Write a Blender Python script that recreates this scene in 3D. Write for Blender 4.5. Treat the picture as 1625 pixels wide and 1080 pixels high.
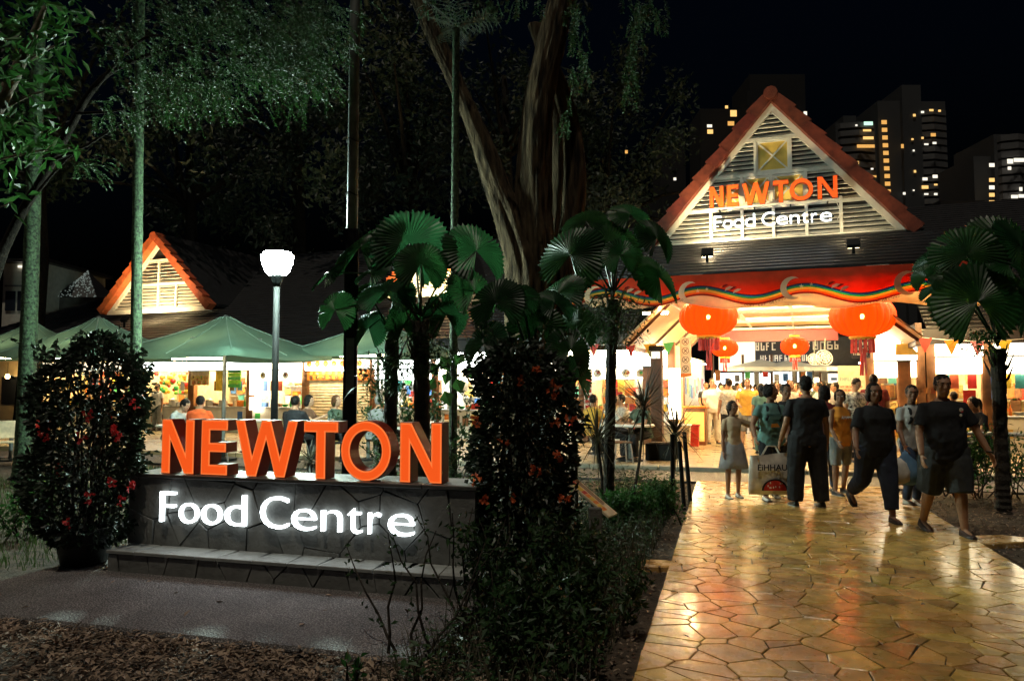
import bpy, bmesh, math, random
from mathutils import Vector, Matrix, noise
R = math.radians
random.seed(7)
rnd, uni = random.random, random.uniform
sc = bpy.context.scene
for o in list(bpy.data.objects): bpy.data.objects.remove(o)
# ------------------------------------------------------------------ camera
F_PX = 1190.0; PITCH = math.atan(72/F_PX); CAMH = 1.6
cd = bpy.data.cameras.new('camera'); cam = bpy.data.objects.new('camera', cd)
sc.collection.objects.link(cam); sc.camera = cam
cd.sensor_width = 36; cd.lens = F_PX/1625*36; cd.clip_start = .05; cd.clip_end = 900
cam.location = (0, 0, CAMH); cam.rotation_euler = (R(90)+PITCH, 0, 0)
# ------------------------------------------------------------------ night sky and added overhead fill
w = bpy.data.worlds.new('World'); sc.world = w; w.use_nodes = True
wn = w.node_tree
sky = wn.nodes.new('ShaderNodeTexSky'); sky.sky_type = 'NISHITA'; sky.sun_disc = False
sky.sun_elevation = R(-4); sky.sun_rotation = R(200)
bg = wn.nodes['Background']; bg.inputs[1].default_value = SKY_STRENGTH = 0.045
tint = wn.nodes.new('ShaderNodeMixRGB'); tint.blend_type = 'MULTIPLY'; tint.inputs[0].default_value = 1; tint.inputs[2].default_value = (.2, .5, 1, 1)
wn.links.new(sky.outputs[0], tint.inputs[1]); wn.links.new(tint.outputs[0], bg.inputs[0])
ld = bpy.data.lights.new('overhead_fill', 'SUN'); ld.energy = .27; ld.angle = R(.5); ld.color = (1, .9, .72)  # sun lamp added for the unseen light over pad and path
overhead_fill = bpy.data.objects.new('overhead_fill', ld); sc.collection.objects.link(overhead_fill)
overhead_fill.rotation_euler = (R(17), 0, R(-25))
vs = sc.view_settings; vs.view_transform = 'Standard'; vs.look = 'None'; vs.exposure = 1.55; vs.gamma = 1; vs.use_curve_mapping = False
sc.render.engine = 'CYCLES'
cy = sc.cycles
cy.use_denoising = True
try: cy.denoiser = 'OPENIMAGEDENOISE'; cy.denoising_prefilter = 'ACCURATE'
except Exception: pass
cy.max_bounces = 6; cy.diffuse_bounces = 3; cy.glossy_bounces = 3; cy.transmission_bounces = 4; cy.transparent_max_bounces = 8
cy.sample_clamp_indirect = 4; cy.sample_clamp_direct = 0; cy.caustics_reflective = False; cy.caustics_refractive = False; cy.use_light_tree = True; cy.blur_glossy = .5

# ------------------------------------------------------------------ measuring helpers (photo coordinates 1625x1080 -> places)
CP, SP = math.cos(PITCH), math.sin(PITCH)
def ray(u, v):
    a = (u-812.5)/F_PX; b = (540-v)/F_PX
    return Vector((a, CP-SP*b, SP+CP*b))
def at(u, v, Y):
    d = ray(u, v); return Vector((0, 0, CAMH))+d*(Y/d.y)
def gp(u, v, z=0):
    d = ray(u, v); return Vector((0, 0, CAMH))+d*((z-CAMH)/d.z)
class Frame:
    def __init__(s, o, ang):
        s.o = Vector(o); s.ang = ang; s.c, s.s = math.cos(R(ang)), math.sin(R(ang))
    def w(s, x, y, z=0):
        return Vector((s.o.x+x*s.c+y*s.s, s.o.y-x*s.s+y*s.c, z))
    def l(s, p):
        q = p-s.o; return Vector((q.x*s.c-q.y*s.s, q.x*s.s+q.y*s.c, p.z))
    def on(s, u, v, yl):
        d = ray(u, v); k = (yl+s.o.x*s.s+s.o.y*s.c)/(d.x*s.s+d.y*s.c)
        return s.l(Vector((0, 0, CAMH))+d*k)
    @property
    def rz(s): return -R(s.ang)
SITE = Frame((0, 0, 0), 16)          # the paved path and the ground sign
BLD = Frame((5.9, 17.4, 0), 21)      # the food centre
# ------------------------------------------------------------------ mesh helpers
COL = sc.collection
MESHQ = []
class MB:
    def __init__(s): s.v = []; s.f = []
    def add(s, vs, fs):
        n = len(s.v); s.v += [tuple(p) for p in vs]; s.f += [tuple(i+n for i in f) for f in fs]; return s
    def box(s, x0, x1, y0, y1, z0, z1):
        return s.add([(x, y, z) for x in (x0, x1) for y in (y0, y1) for z in (z0, z1)],
                     [(0,1,3,2),(4,6,7,5),(0,4,5,1),(2,3,7,6),(0,2,6,4),(1,5,7,3)])
    def bev(s, x0, x1, y0, y1, z0, z1, b=.01):
        """box with chamfered edges"""
        b = min(b, (x1-x0)*.45, (y1-y0)*.45, (z1-z0)*.45)
        vs = []; X = (x0, x1); Y = (y0, y1); Z = (z0, z1)
        idx = {}
        for i in (0, 1):
            for j in (0, 1):
                for k in (0, 1):
                    sx, sy, sz = (1-2*i)*b, (1-2*j)*b, (1-2*k)*b
                    for a, p in enumerate(((X[i], Y[j]+sy, Z[k]+sz), (X[i]+sx, Y[j], Z[k]+sz), (X[i]+sx, Y[j]+sy, Z[k]))):
                        idx[i, j, k, a] = len(vs); vs.append(p)
        g = lambda i, j, k, a: idx[i, j, k, a]
        fs = []
        for i in (0, 1):
            fs.append([g(i,0,0,0), g(i,1,0,0), g(i,1,1,0), g(i,0,1,0)]); fs.append([g(0,i,0,1), g(1,i,0,1), g(1,i,1,1), g(0,i,1,1)]); fs.append([g(0,0,i,2), g(1,0,i,2), g(1,1,i,2), g(0,1,i,2)])
        for p in (0, 1):
            for q in (0, 1):
                fs.append([g(0,p,q,1), g(1,p,q,1), g(1,p,q,2), g(0,p,q,2)]); fs.append([g(p,0,q,0), g(p,1,q,0), g(p,1,q,2), g(p,0,q,2)]); fs.append([g(p,q,0,0), g(p,q,1,0), g(p,q,1,1), g(p,q,0,1)])
        for i in (0, 1):
            for j in (0, 1):
                for k in (0, 1): fs.append([g(i,j,k,0), g(i,j,k,1), g(i,j,k,2)])
        return s.add(vs, fs)
    def prism(s, poly, y0, y1, axis='y'):
        """poly of (a,b); axis y: (x,z) swept in y; z: (x,y) swept in z; x: (y,z) swept in x"""
        n = len(poly)
        m = {'y': lambda a, b, t: (a, t, b), 'z': lambda a, b, t: (a, b, t), 'x': lambda a, b, t: (t, a, b)}[axis]
        vs = [m(a, b, y0) for a, b in poly]+[m(a, b, y1) for a, b in poly]
        return s.add(vs, [tuple(range(n)), tuple(range(2*n-1, n-1, -1))]+[(i, n+i, n+(i+1) % n, (i+1) % n) for i in range(n)])
    def tube(s, pts, rad, seg=8, cap=True, flat=1.0):
        pts = [Vector(p) for p in pts]
        if not hasattr(rad, '__len__'): rad = [rad]*len(pts)
        u = None; rings = []
        for i, p in enumerate(pts):
            t = (pts[min(i+1, len(pts)-1)]-pts[max(i-1, 0)])
            t = t.normalized() if t.length > 1e-9 else Vector((0, 0, 1))
            if u is None:
                u = t.orthogonal().normalized() if abs(t.z) < .9 else (Vector((1, 0, 0))-t*t.x).normalized()
            else:
                u = (u-t*u.dot(t)); u = u.normalized() if u.length > 1e-6 else t.orthogonal().normalized()
            vv = t.cross(u)
            rings.append([p+u*(math.cos(a)*rad[i])+vv*(math.sin(a)*rad[i]*flat) for a in (2*math.pi*k/seg for k in range(seg))])
        return s.rings(rings, cap)
    def rings(s, rings, cap=True):
        n = len(rings[0]); vs = [p for r in rings for p in r]; fs = []
        for i in range(len(rings)-1):
            for k in range(n):
                fs.append((i*n+k, i*n+(k+1) % n, (i+1)*n+(k+1) % n, (i+1)*n+k))
        if cap:
            fs.append(tuple(range(n-1, -1, -1))); fs.append(tuple((len(rings)-1)*n+k for k in range(n)))
        return s.add(vs, fs)
    def lathe(s, prof, seg=16, c=(0, 0, 0), rib=0, nr=0):
        """prof (r,z) bottom to top"""
        c = Vector(c)
        rs = []
        for r, z in prof:
            rs.append([c+Vector((math.cos(a)*r*(1+rib*math.cos(nr*a)), math.sin(a)*r*(1+rib*math.cos(nr*a)), z)) for a in (2*math.pi*k/seg for k in range(seg))])
        return s.rings(rs, True)
    def ell(s, c, r, seg=12, n=8, rot=None):
        c = Vector(c); rs = []
        for i in range(n+1):
            t = math.pi*(i/n); t = min(max(t, .02), math.pi-.02)
            ring = []
            for k in range(seg):
                a = 2*math.pi*k/seg
                q = Vector((math.sin(t)*math.cos(a)*r[0], math.sin(t)*math.sin(a)*r[1], -math.cos(t)*r[2]))
                ring.append(c+(rot @ q if rot else q))
            rs.append(ring)
        return s.rings(rs)
    def xf(s, m):
        s.v = [tuple(m @ Vector(p)) for p in s.v]; return s
    def mesh(s, name, m=None, smooth=False):
        me = bpy.data.meshes.new(name); me.from_pydata(s.v, [], s.f)
        if m is not None: me.materials.append(M[m] if isinstance(m, str) else m)
        if smooth: me.polygons.foreach_set('use_smooth', [True]*len(me.polygons))
        me.update(); return me
    def build(s, name, m, parent=None, smooth=False, fix=True):
        me = s.mesh(name, m, smooth)
        if fix and len(s.f) < 20000:
            bm = bmesh.new(); bm.from_mesh(me); bmesh.ops.recalc_face_normals(bm, faces=bm.faces); bm.to_mesh(me); bm.free()
        return link(name, me, parent)
def link(name, me, parent=None, loc=None, rz=None):
    o = bpy.data.objects.new(name, me); COL.objects.link(o)
    if parent is not None: o.parent = parent
    if loc is not None: o.location = loc
    if rz is not None: o.rotation_euler = (0, 0, rz)
    return o
def tag(o, label=None, cat=None, group=None, kind=None):
    if label: o['label'] = label
    if cat: o['category'] = cat
    if group: o['group'] = group
    if kind: o['kind'] = kind
    return o
def thing(name, label, cat, loc=(0, 0, 0), rz=0, group=None):
    o = bpy.data.objects.new(name, None); COL.objects.link(o); o.empty_display_size = .1
    o.location = loc; o.rotation_euler = (0, 0, rz)
    return tag(o, label, cat, group)
def kids(o): return [c for c in COL.objects if c.parent == o]
def dup(o, loc, rz=0, label=None, parent=None):
    c = o.copy(); COL.objects.link(c); c.parent = parent; c.location = loc; c.rotation_euler = (0, 0, rz)
    if label: c['label'] = label
    for ch in o.children:
        d = ch.copy(); COL.objects.link(d); d.parent = c
        for g in ch.children:
            e = g.copy(); COL.objects.link(e); e.parent = d
    return c
def remat(o, m):
    o.material_slots[0].link = 'OBJECT'; o.material_slots[0].material = M[m] if isinstance(m, str) else m
PENDING = []
def settle():
    """bake pending modifiers / text into plain meshes, all at once"""
    if not PENDING: return
    bpy.context.view_layer.update()
    dg = bpy.context.evaluated_depsgraph_get()
    out = []
    for o, mm in PENDING:
        me = bpy.data.meshes.new_from_object(o.evaluated_get(dg)); out.append(me)
    for (o, mm), me in zip(PENDING, out):
        me.name = o.name
        if o.type == 'FONT':
            n = link('tmp', me, o.parent); n.matrix_local = o.matrix_local.copy()
            for k in o.keys(): n[k] = o[k]
            nm = o.name; bpy.data.objects.remove(o); n.name = nm
            if 'fit' in n:
                a, b, zb, cap = n['fit']; del n['fit']
                xs_ = [v.co.x for v in me.vertices]; x0, x1 = min(xs_), max(xs_)
                for v in me.vertices: v.co.x = (v.co.x-x0)/(x1-x0)*(b-a)
                n.location.x = a; n.location.z = zb
                me.materials.append(M['letter_side'])
                for p in me.polygons: p.material_index = 0 if p.normal.z > .5 else 1
        else:
            o.modifiers.clear(); o.data = me
            if mm: me.polygons.foreach_set('use_smooth', [True]*len(me.polygons))
    PENDING.clear()
def text(body, size, m, parent, x, y, z, name='letter', ext=.02, rx=90, rz=0, align='LEFT', bevel=0, space=1, ox=0):
    c = bpy.data.curves.new(name, 'FONT'); c.body = body; c.size = size; c.extrude = ext; c.align_x = align; c.bevel_depth = bevel
    c.resolution_u = 4; c.space_character = space; c.offset = ox
    c.materials.append(M[m])
    o = bpy.data.objects.new(name, c); COL.objects.link(o); o.parent = parent
    o.location = (x, y, z); o.rotation_euler = (R(rx), 0, R(rz))
    PENDING.append((o, False)); return o
# ------------------------------------------------------------------ materials
M = {}
def mat(name, col, rough=.6, metal=0., var=.2, scale=6., bump=0., bscale=40., spec=.5, emit=None, es=0., obj=0., trans=0., coat=0., rvar=0., hue=None):
    m = bpy.data.materials.new(name); m.use_nodes = True; M[name] = m
    nt = m.node_tree; N = nt.nodes; L = nt.links; b = N['Principled BSDF']
    b.inputs['Roughness'].default_value = rough; b.inputs['Metallic'].default_value = metal
    b.inputs['Specular IOR Level'].default_value = spec; b.inputs['Coat Weight'].default_value = coat; b.inputs['Coat Roughness'].default_value = .12
    tc = N.new('ShaderNodeTexCoord')
    nz = N.new('ShaderNodeTexNoise'); nz.inputs['Scale'].default_value = scale; nz.inputs['Detail'].default_value = 5
    L.new(tc.outputs['Object'], nz.inputs['Vector'])
    rp = N.new('ShaderNodeValToRGB'); c = Vector(col)
    lo = [max(0, q*(1-var)) for q in col]; hi = [min(1, q*(1+var)) for q in (hue or col)]
    rp.color_ramp.elements[0].position = .32; rp.color_ramp.elements[1].position = .68
    rp.color_ramp.elements[0].color = (*lo, 1); rp.color_ramp.elements[1].color = (*hi, 1)
    L.new(nz.outputs['Fac'], rp.inputs['Fac']); outc = rp.outputs['Color']
    if obj:
        oi = N.new('ShaderNodeObjectInfo'); hs = N.new('ShaderNodeHueSaturation')
        mr = N.new('ShaderNodeMapRange'); mr.inputs[3].default_value = 1-obj; mr.inputs[4].default_value = 1+obj
        L.new(oi.outputs['Random'], mr.inputs[0]); L.new(mr.outputs[0], hs.inputs['Value'])
        m2 = N.new('ShaderNodeMath'); m2.operation = 'MULTIPLY'; m2.inputs[1].default_value = 7.31; L.new(oi.outputs['Random'], m2.inputs[0])
        m3 = N.new('ShaderNodeMath'); m3.operation = 'FRACT'; L.new(m2.outputs[0], m3.inputs[0])
        mh = N.new('ShaderNodeMapRange'); mh.inputs[3].default_value = .5-obj*.05; mh.inputs[4].default_value = .5+obj*.05
        L.new(m3.outputs[0], mh.inputs[0]); L.new(mh.outputs[0], hs.inputs['Hue'])
        L.new(outc, hs.inputs['Color']); outc = hs.outputs['Color']
    L.new(outc, b.inputs['Base Color'])
    if rvar:
        n3 = N.new('ShaderNodeTexNoise'); n3.inputs['Scale'].default_value = scale*1.7; n3.inputs['Detail'].default_value = 6; L.new(tc.outputs['Object'], n3.inputs['Vector'])
        mr2 = N.new('ShaderNodeMapRange'); mr2.inputs[1].default_value = .3; mr2.inputs[2].default_value = .7
        mr2.inputs[3].default_value = max(.02, rough-rvar); mr2.inputs[4].default_value = min(1, rough+rvar); L.new(n3.outputs['Fac'], mr2.inputs[0]); L.new(mr2.outputs[0], b.inputs['Roughness'])
    if bump:
        n2 = N.new('ShaderNodeTexNoise'); n2.inputs['Scale'].default_value = bscale; n2.inputs['Detail'].default_value = 6; L.new(tc.outputs['Object'], n2.inputs['Vector'])
        bp = N.new('ShaderNodeBump'); bp.inputs['Strength'].default_value = bump; bp.inputs['Distance'].default_value = .02
        L.new(n2.outputs['Fac'], bp.inputs['Height']); L.new(bp.outputs['Normal'], b.inputs['Normal'])
    if emit:
        b.inputs['Emission Color'].default_value = (*emit, 1); b.inputs['Emission Strength'].default_value = es
    if trans:
        tr = N.new('ShaderNodeBsdfTranslucent'); mx = N.new('ShaderNodeMixShader'); mx.inputs[0].default_value = trans
        L.new(outc, tr.inputs[0]); L.new(b.outputs[0], mx.inputs[1]); L.new(tr.outputs[0], mx.inputs[2]); L.new(mx.outputs[0], N['Material Output'].inputs[0])
    return m
mat('soil', (.06, .042, .028), .9, var=.5, scale=9, bump=1, bscale=30)
mat('mulch', (.20, .13, .085), .7, var=.75, scale=9, hue=(.30, .22, .16))
mat('grass', (.05, .09, .02), .7, var=.4, scale=4, trans=.3)
mat('stone_path', (.66, .40, .11), .28, var=.32, scale=5, bump=.14, bscale=22, obj=.32, rvar=.1, spec=.8, coat=.35)
mat('mortar_dark', (.03, .026, .02), .8, var=.3, bump=.4)
mat('asphalt', (.05, .045, .04), .55, var=.3, scale=20, bump=.6, bscale=120)
mat('concrete', (.16, .155, .14), .8, var=.25, scale=3, bump=.5, bscale=60)
mat('kerb', (.30, .27, .2), .5, var=.2, scale=4, bump=.3)
mat('stone_sign', (.19, .19, .175), .55, var=.22, scale=7, bump=.35, bscale=30, obj=.14, rvar=.1)
mat('stone_ledge', (.30, .31, .29), .5, var=.2, scale=8, bump=.3, bscale=30, obj=.1)
mat('coping', (.10, .095, .085), .45, var=.3, scale=6, bump=.3)
mat('letter_red', (.26, .016, .006), .38, var=.15, scale=3, spec=.3)
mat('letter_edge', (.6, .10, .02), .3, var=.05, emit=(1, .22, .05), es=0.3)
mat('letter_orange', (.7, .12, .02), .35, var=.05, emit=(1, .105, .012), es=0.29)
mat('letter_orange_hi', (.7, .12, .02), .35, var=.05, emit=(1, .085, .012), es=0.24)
mat('letter_white', (.8, .8, .8), .4, var=.02, emit=(.86, .97, 1), es=4.5)
mat('letter_white_hi', (.8, .8, .8), .4, var=.02, emit=(.86, .97, 1), es=3.2)
mat('roof_tile', (.016, .015, .017), .5, var=.4, scale=5, bump=.4, bscale=30)
mat('barge_tile', (.42, .085, .025), .6, var=.3, scale=6, bump=.3, bscale=20, obj=.12)
mat('white_paint', (.72, .69, .60), .55, var=.1, scale=5, bump=.1)
mat('cream_paint', (.66, .60, .46), .6, var=.1, scale=4)
mat('louvre', (.66, .63, .55), .55, var=.12, scale=6)
mat('ceiling_warm', (.62, .46, .25), .6, var=.06, scale=2)
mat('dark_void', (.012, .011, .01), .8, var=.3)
mat('brown_wood', (.20, .085, .03), .5, var=.3, scale=5)
mat('dark_wood', (.07, .032, .016), .5, var=.3, scale=8)
mat('brass_pane', (.75, .52, .12), .4, var=.2, scale=2)
mat('fascia', (.035, .032, .035), .5, var=.2)
mat('black_metal', (.008, .009, .009), .6, spec=.15, metal=0., var=.3, scale=8)
mat('grey_metal', (.13, .15, .14), .5, metal=.1, var=.3, scale=7, bump=.2)
mat('steel', (.5, .5, .5), .3, metal=.9, var=.15)
mat('white_plastic', (.75, .74, .70), .4, var=.06)
mat('tile_floor', (.42, .33, .19), .35, var=.2, scale=3, bump=.1, rvar=.1)
mat('bark', (.12, .095, .065), .9, var=.5, scale=8, bump=1, bscale=14)
mat('bark_palm', (.035, .065, .03), .8, var=.95, scale=24, bump=.7, bscale=35)
mat('bark_fan', (.035, .028, .02), .9, var=.5, scale=12, bump=1, bscale=30)
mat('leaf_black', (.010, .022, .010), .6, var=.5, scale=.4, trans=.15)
mat('stone_far', (.66, .40, .11), .28, var=.4, scale=3.2, bump=.14, bscale=22, rvar=.1, spec=.8, coat=.35)
mat('leaf_dark', (.03, .07, .022), .45, var=.5, scale=2.5, trans=.25)
mat('leaf_bou', (.016, .028, .014), .5, var=.5, scale=2.5, trans=.2)
mat('leaf_green', (.035, .12, .025), .45, var=.45, scale=2., trans=.35)
mat('leaf_fine', (.019, .058, .014), .5, var=.4, scale=1.5, trans=.35)
mat('leaf_fan', (.012, .055, .016), .4, var=.35, scale=5, trans=.45, obj=.3)
mat('leaf_spike', (.06, .055, .03), .5, var=.5, scale=4, trans=.2)
mat('petal_red', (.55, .03, .03), .6, var=.3, trans=.3)
mat('petal_orange', (.6, .13, .04), .6, var=.3, trans=.3)
mat('pot_black', (.006, .006, .007), .5, var=.3)
mat('canopy_green', (.11, .20, .145), .8, var=.12, scale=2, trans=.25, bump=.1, bscale=6)
mat('canopy_white', (.75, .8, .8), .8, var=.1, scale=2, trans=.3)
mat('lamp_glass', (.9, .95, .9), .3, var=.02, emit=(.74, 1, .88), es=290)
mat('lamp_cover', (.9, .95, .9), .3, var=.02, emit=(.74, 1, .88), es=80)
mat('lamp_hood', (.05, .05, .05), .4, metal=.5)
mat('tube_white', (.9, .9, .9), .3, var=0, emit=(1, .74, .36), es=75)
mat('tube_cool', (.9, .9, .9), .3, var=0, emit=(.92, 1, .93), es=70)
mat('tube_soft', (.9, .9, .9), .3, var=0, emit=(1, .8, .48), es=50)
mat('tube_porch', (.9, .9, .9), .3, var=0, emit=(1, .72, .33), es=230)
mat('letter_side', (.5, .5, .5), .5, var=.1, emit=(.86, .97, 1), es=.9)
mat('barge_dim_lit', (.17, .03, .014), .6, var=.3, scale=6, bump=.3, bscale=20, obj=.12)  # darker copy of the verge tile: weaker floodlight put into the colour
mat('bulb_warm', (.9, .8, .6), .3, var=0, emit=(1, .58, .18), es=30)
mat('bulb_hot', (.9, .8, .6), .3, var=0, emit=(1, .72, .32), es=220)
mat('sign_glow', (.85, .84, .8), .4, var=.03, emit=(1, .86, .58), es=3.4)
mat('sign_cool', (.85, .86, .84), .4, var=.03, emit=(.93, 1, .95), es=3.0)
mat('sign_dim', (.8, .76, .68), .4, var=.06, emit=(1, .86, .6), es=0.5)
mat('door_glow', (.8, .3, .06), .4, var=.1, emit=(1, .42, .08), es=.6)  # for the cabinet door, no lamp: glow put into the material
for n, c in dict(red=(.55, .03, .02), orange=(.75, .2, .02), yellow=(.75, .5, .05), green=(.05, .38, .08), lime=(.18, .62, .04), blue=(.04, .14, .42), teal=(.06, .30, .30), navy=(.012, .018, .035), cream=(.72, .6, .4), maroon=(.16, .012, .014), white=(.78, .76, .72), grey=(.25, .25, .25), pink=(.6, .2, .25), brown=(.2, .09, .04), black=(.012, .012, .012), purple=(.2, .05, .3), food_a=(.5, .2, .05), food_b=(.45, .08, .03), food_c=(.6, .42, .12), food_d=(.12, .06, .03)).items():
    mat(n, c, .5, var=.2, scale=9)
for n, c in dict(fab_red=(.75, .07, .015), fab_maroon=(.35, .012, .008), fab_orange=(.8, .2, .02), fab_yellow=(.8, .5, .08), fab_green=(.05, .25, .10), fab_blue=(.03, .08, .22), fab_cream=(.8, .62, .42), fab_grey=(.85, .72, .5), fab_ink=(.03, .012, .01), fab_dkred=(.25, .015, .008)).items():
    mat(n, c, .8, var=.12, scale=4, trans=.55)
# ================================================================== setting
def clip(poly, px, py, nx, ny):
    out = []
    for i in range(len(poly)):
        a = poly[i]; b = poly[(i+1) % len(poly)]
        da = (a[0]-px)*nx+(a[1]-py)*ny; db = (b[0]-px)*nx+(b[1]-py)*ny
        if da <= 0: out.append(a)
        if (da < 0 < db) or (db < 0 < da):
            t = da/(da-db); out.append((a[0]+(b[0]-a[0])*t, a[1]+(b[1]-a[1])*t))
    return out
def cells(x0, x1, y0, y1, d, sx=1., seed=1, grow=None):
    """crazy paving: ragged Voronoi pieces; d = mean spacing; grow(y) scales the spacing"""
    rr = random.Random(seed); pts = []; tries = 0
    while tries < 12000:
        tries += 1
        p = (rr.uniform(x0, x1), rr.uniform(y0, y1)); dd = d*rr.uniform(.62, 1.15)*(grow(p[1]) if grow else 1)
        if all(((p[0]-q[0])/sx)**2+(p[1]-q[1])**2 > dd*dd for q in pts): pts.append(p)
    wts = [rr.uniform(-.16, .16) for _ in pts]
    res = []
    for i, p in enumerate(pts):
        poly = [(x0, y0), (x1, y0), (x1, y1), (x0, y1)]
        near = sorted(range(len(pts)), key=lambda j: (pts[j][0]-p[0])**2+(pts[j][1]-p[1])**2)[1:26]
        for j in near:
            q = pts[j]; nx, ny = q[0]-p[0], q[1]-p[1]; L2 = nx*nx+ny*ny
            t = .5+(wts[i]-wts[j])*d*d/L2
            poly = clip(poly, p[0]+nx*t, p[1]+ny*t, nx, ny)
            if len(poly) < 3: break
        if len(poly) < 3: continue
        n = len(poly); ar = abs(sum(poly[i][0]*poly[(i+1) % n][1]-poly[(i+1) % n][0]*poly[i][1] for i in range(n)))/2
        if ar > d*d*.8 and rr.random() < .28:          # some pieces cracked in two
            cx = sum(q[0] for q in poly)/n; cy_ = sum(q[1] for q in poly)/n; an = rr.uniform(0, 6.28); ox = rr.uniform(-.2, .2)*d
            nx, ny = math.cos(an), math.sin(an)
            for s_ in (1, -1):
                h = clip(poly, cx+nx*ox, cy_+ny*ox, nx*s_, ny*s_)
                if len(h) >= 3: res.append(h)
        else: res.append(poly)
    return res
def inset(poly, g, rr):
    cx = sum(p[0] for p in poly)/len(poly); cy_ = sum(p[1] for p in poly)/len(poly)
    out = poly
    n = len(poly); area = sum(poly[i][0]*poly[(i+1) % n][1]-poly[(i+1) % n][0]*poly[i][1] for i in range(n))
    s = 1 if area > 0 else -1
    for i in range(n):
        a = poly[i]; b = poly[(i+1) % n]; dx, dy = b[0]-a[0], b[1]-a[1]; l = math.hypot(dx, dy)
        if l < 1e-6: continue
        nx, ny = dy/l*s, -dx/l*s; gg = g*rr.uniform(.55, 1.6)
        an = rr.uniform(-.03, .03); nx, ny = nx*math.cos(an)-ny*math.sin(an), nx*math.sin(an)+ny*math.cos(an)
        mx, my = (a[0]+b[0])/2, (a[1]+b[1])/2
        out = clip(out, mx-nx*gg, my-ny*gg, nx, ny)
        if len(out) < 3: return None
    # drop tiny edges
    o2 = [p for i, p in enumerate(out) if math.hypot(p[0]-out[i-1][0], p[1]-out[i-1][1]) > .012]
    return o2 if len(o2) >= 3 else None
def slab(poly, h, b=.006, tilt=(0, 0)):
    """stone with a worn edge: poly in xy, top about z=h"""
    n = len(poly); cx = sum(p[0] for p in poly)/n; cy_ = sum(p[1] for p in poly)/n
    mb = MB(); vs = [(x, y, 0) for x, y in poly]+[(x, y, h-b) for x, y in poly]
    for x, y in poly:
        l = math.hypot(x-cx, y-cy_); k = max(.5, 1-b*1.3/max(l, .01))
        vs.append((cx+(x-cx)*k, cy_+(y-cy_)*k, h+tilt[0]*(x-cx)+tilt[1]*(y-cy_)))
    fs = [tuple(range(2*n, 3*n))]
    for r in (0, 1):
        fs += [(r*n+i, r*n+(i+1) % n, (r+1)*n+(i+1) % n, (r+1)*n+i) for i in range(n)]
    return mb.add(vs, fs)
def pave(poly_list, parent, m, g, h, seed, name='stone', xf=None, hv=.0, tl=.0):
    rr = random.Random(seed); k = 0
    for poly in poly_list:
        q = inset(poly, g, rr)
        if not q: continue
        mb = slab(q, h+rr.uniform(-hv, hv), .0035, (rr.uniform(-tl, tl), rr.uniform(-tl, tl)))
        if xf: mb.xf(xf)
        mb.build(name, m, parent); k += 1
    return k
# ground: soil sheet to the horizon with gentle bumps close by
mb = MB(); xs = [-400, -120, -40]+[-20+i*.5 for i in range(0, 73)]+[40, 120, 400]; ys = [-60, -10]+[0+i*.5 for i in range(0, 33)]+[20, 40, 120, 500]
def gz(x, y):
    p = SITE.l(Vector((x, y, 0)))
    if -.9 < p.x < 2.9 or y > 11.8 or abs(x) > 16 or y < .5: return -.03
    if -5.9 < p.x < -1.6 and 3.9 < p.y < 7.3: return -.03
    return -.03+.05*noise.noise(Vector((x*.8, y*.8, 0)))
vs = [(x, y, gz(x, y)) for y in ys for x in xs]; nx = len(xs)
mb.add(vs, [(j*nx+i, j*nx+i+1, (j+1)*nx+i+1, (j+1)*nx+i) for j in range(len(ys)-1) for i in range(nx-1)])
tag(mb.build('ground', 'soil', None, True), 'dark soil ground of the planting beds', None, None, 'structure')
# paved path
PX0, PX1, PY0, PY1 = -.52, 2.43, 2.6, 13.0
path = bpy.data.objects.new('path', None); COL.objects.link(path); path.rotation_euler = (0, 0, SITE.rz)
tag(path, 'crazy-paved stone footpath leading to the entrance', None, None, 'structure')
MB().box(PX0, PX1, PY0, PY1, -.10, .012).build('mortar_bed', 'mortar_dark', path)
cl_ = sorted(cells(PX0, PX1, 3.4, PY1, .225, 1.2, 5, lambda y: 1. if y < 8 else 1.15), key=lambda p: sum(q[1] for q in p)/len(p))
pave(cl_[:300], path, 'stone_path', .0036, .026, 11, hv=.0015, tl=.004)
mbf = MB(); rr = random.Random(12)
for poly in cl_[300:]:
    q = inset(poly, .0036, rr)
    if q: s_ = slab(q, .026+rr.uniform(-.0015, .0015), .0035, (rr.uniform(-.005, .005), rr.uniform(-.005, .005))); mbf.add(s_.v, s_.f)
tag(mbf.build('far_stones', 'stone_far', path), kind='stuff')
# kerb strip and drain in front of the food centre, floor inside
road = MB(); a, b = SITE.w(-14, 13.02), SITE.w(9, 13.02)
drain = bpy.data.objects.new('road', None); COL.objects.link(drain); drain.rotation_euler = (0, 0, SITE.rz)
tag(drain, 'asphalt service strip between footpath and food centre floor', None, None, 'structure')
MB().box(-16, 12, 13.02, 14.55, -.12, .006).build('asphalt_sheet', 'asphalt', drain)
for i in range(15):
    x = -9.2+i*1.32
    MB().bev(x, x+1.31, 14.56, 14.80, -.1, .085, .015).build('kerb_stone', 'kerb', drain)
m = mat('floor_tiles', (.42, .33, .19), .32, var=.2, scale=2.2, bump=.08, rvar=.1)
nt = m.node_tree; br = nt.nodes.new('ShaderNodeTexBrick'); br.inputs['Scale'].default_value = 1
br.inputs['Brick Width'].default_value = .6; br.inputs['Row Height'].default_value = .3; br.inputs['Mortar Size'].default_value = .012
br.inputs['Color1'].default_value = (.46, .36, .2, 1); br.inputs['Color2'].default_value = (.34, .26, .15, 1); br.inputs['Mortar'].default_value = (.12, .09, .05, 1)
tcn = [n for n in nt.nodes if n.type == 'TEX_COORD'][0]; nt.links.new(tcn.outputs['Object'], br.inputs['Vector'])
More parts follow.
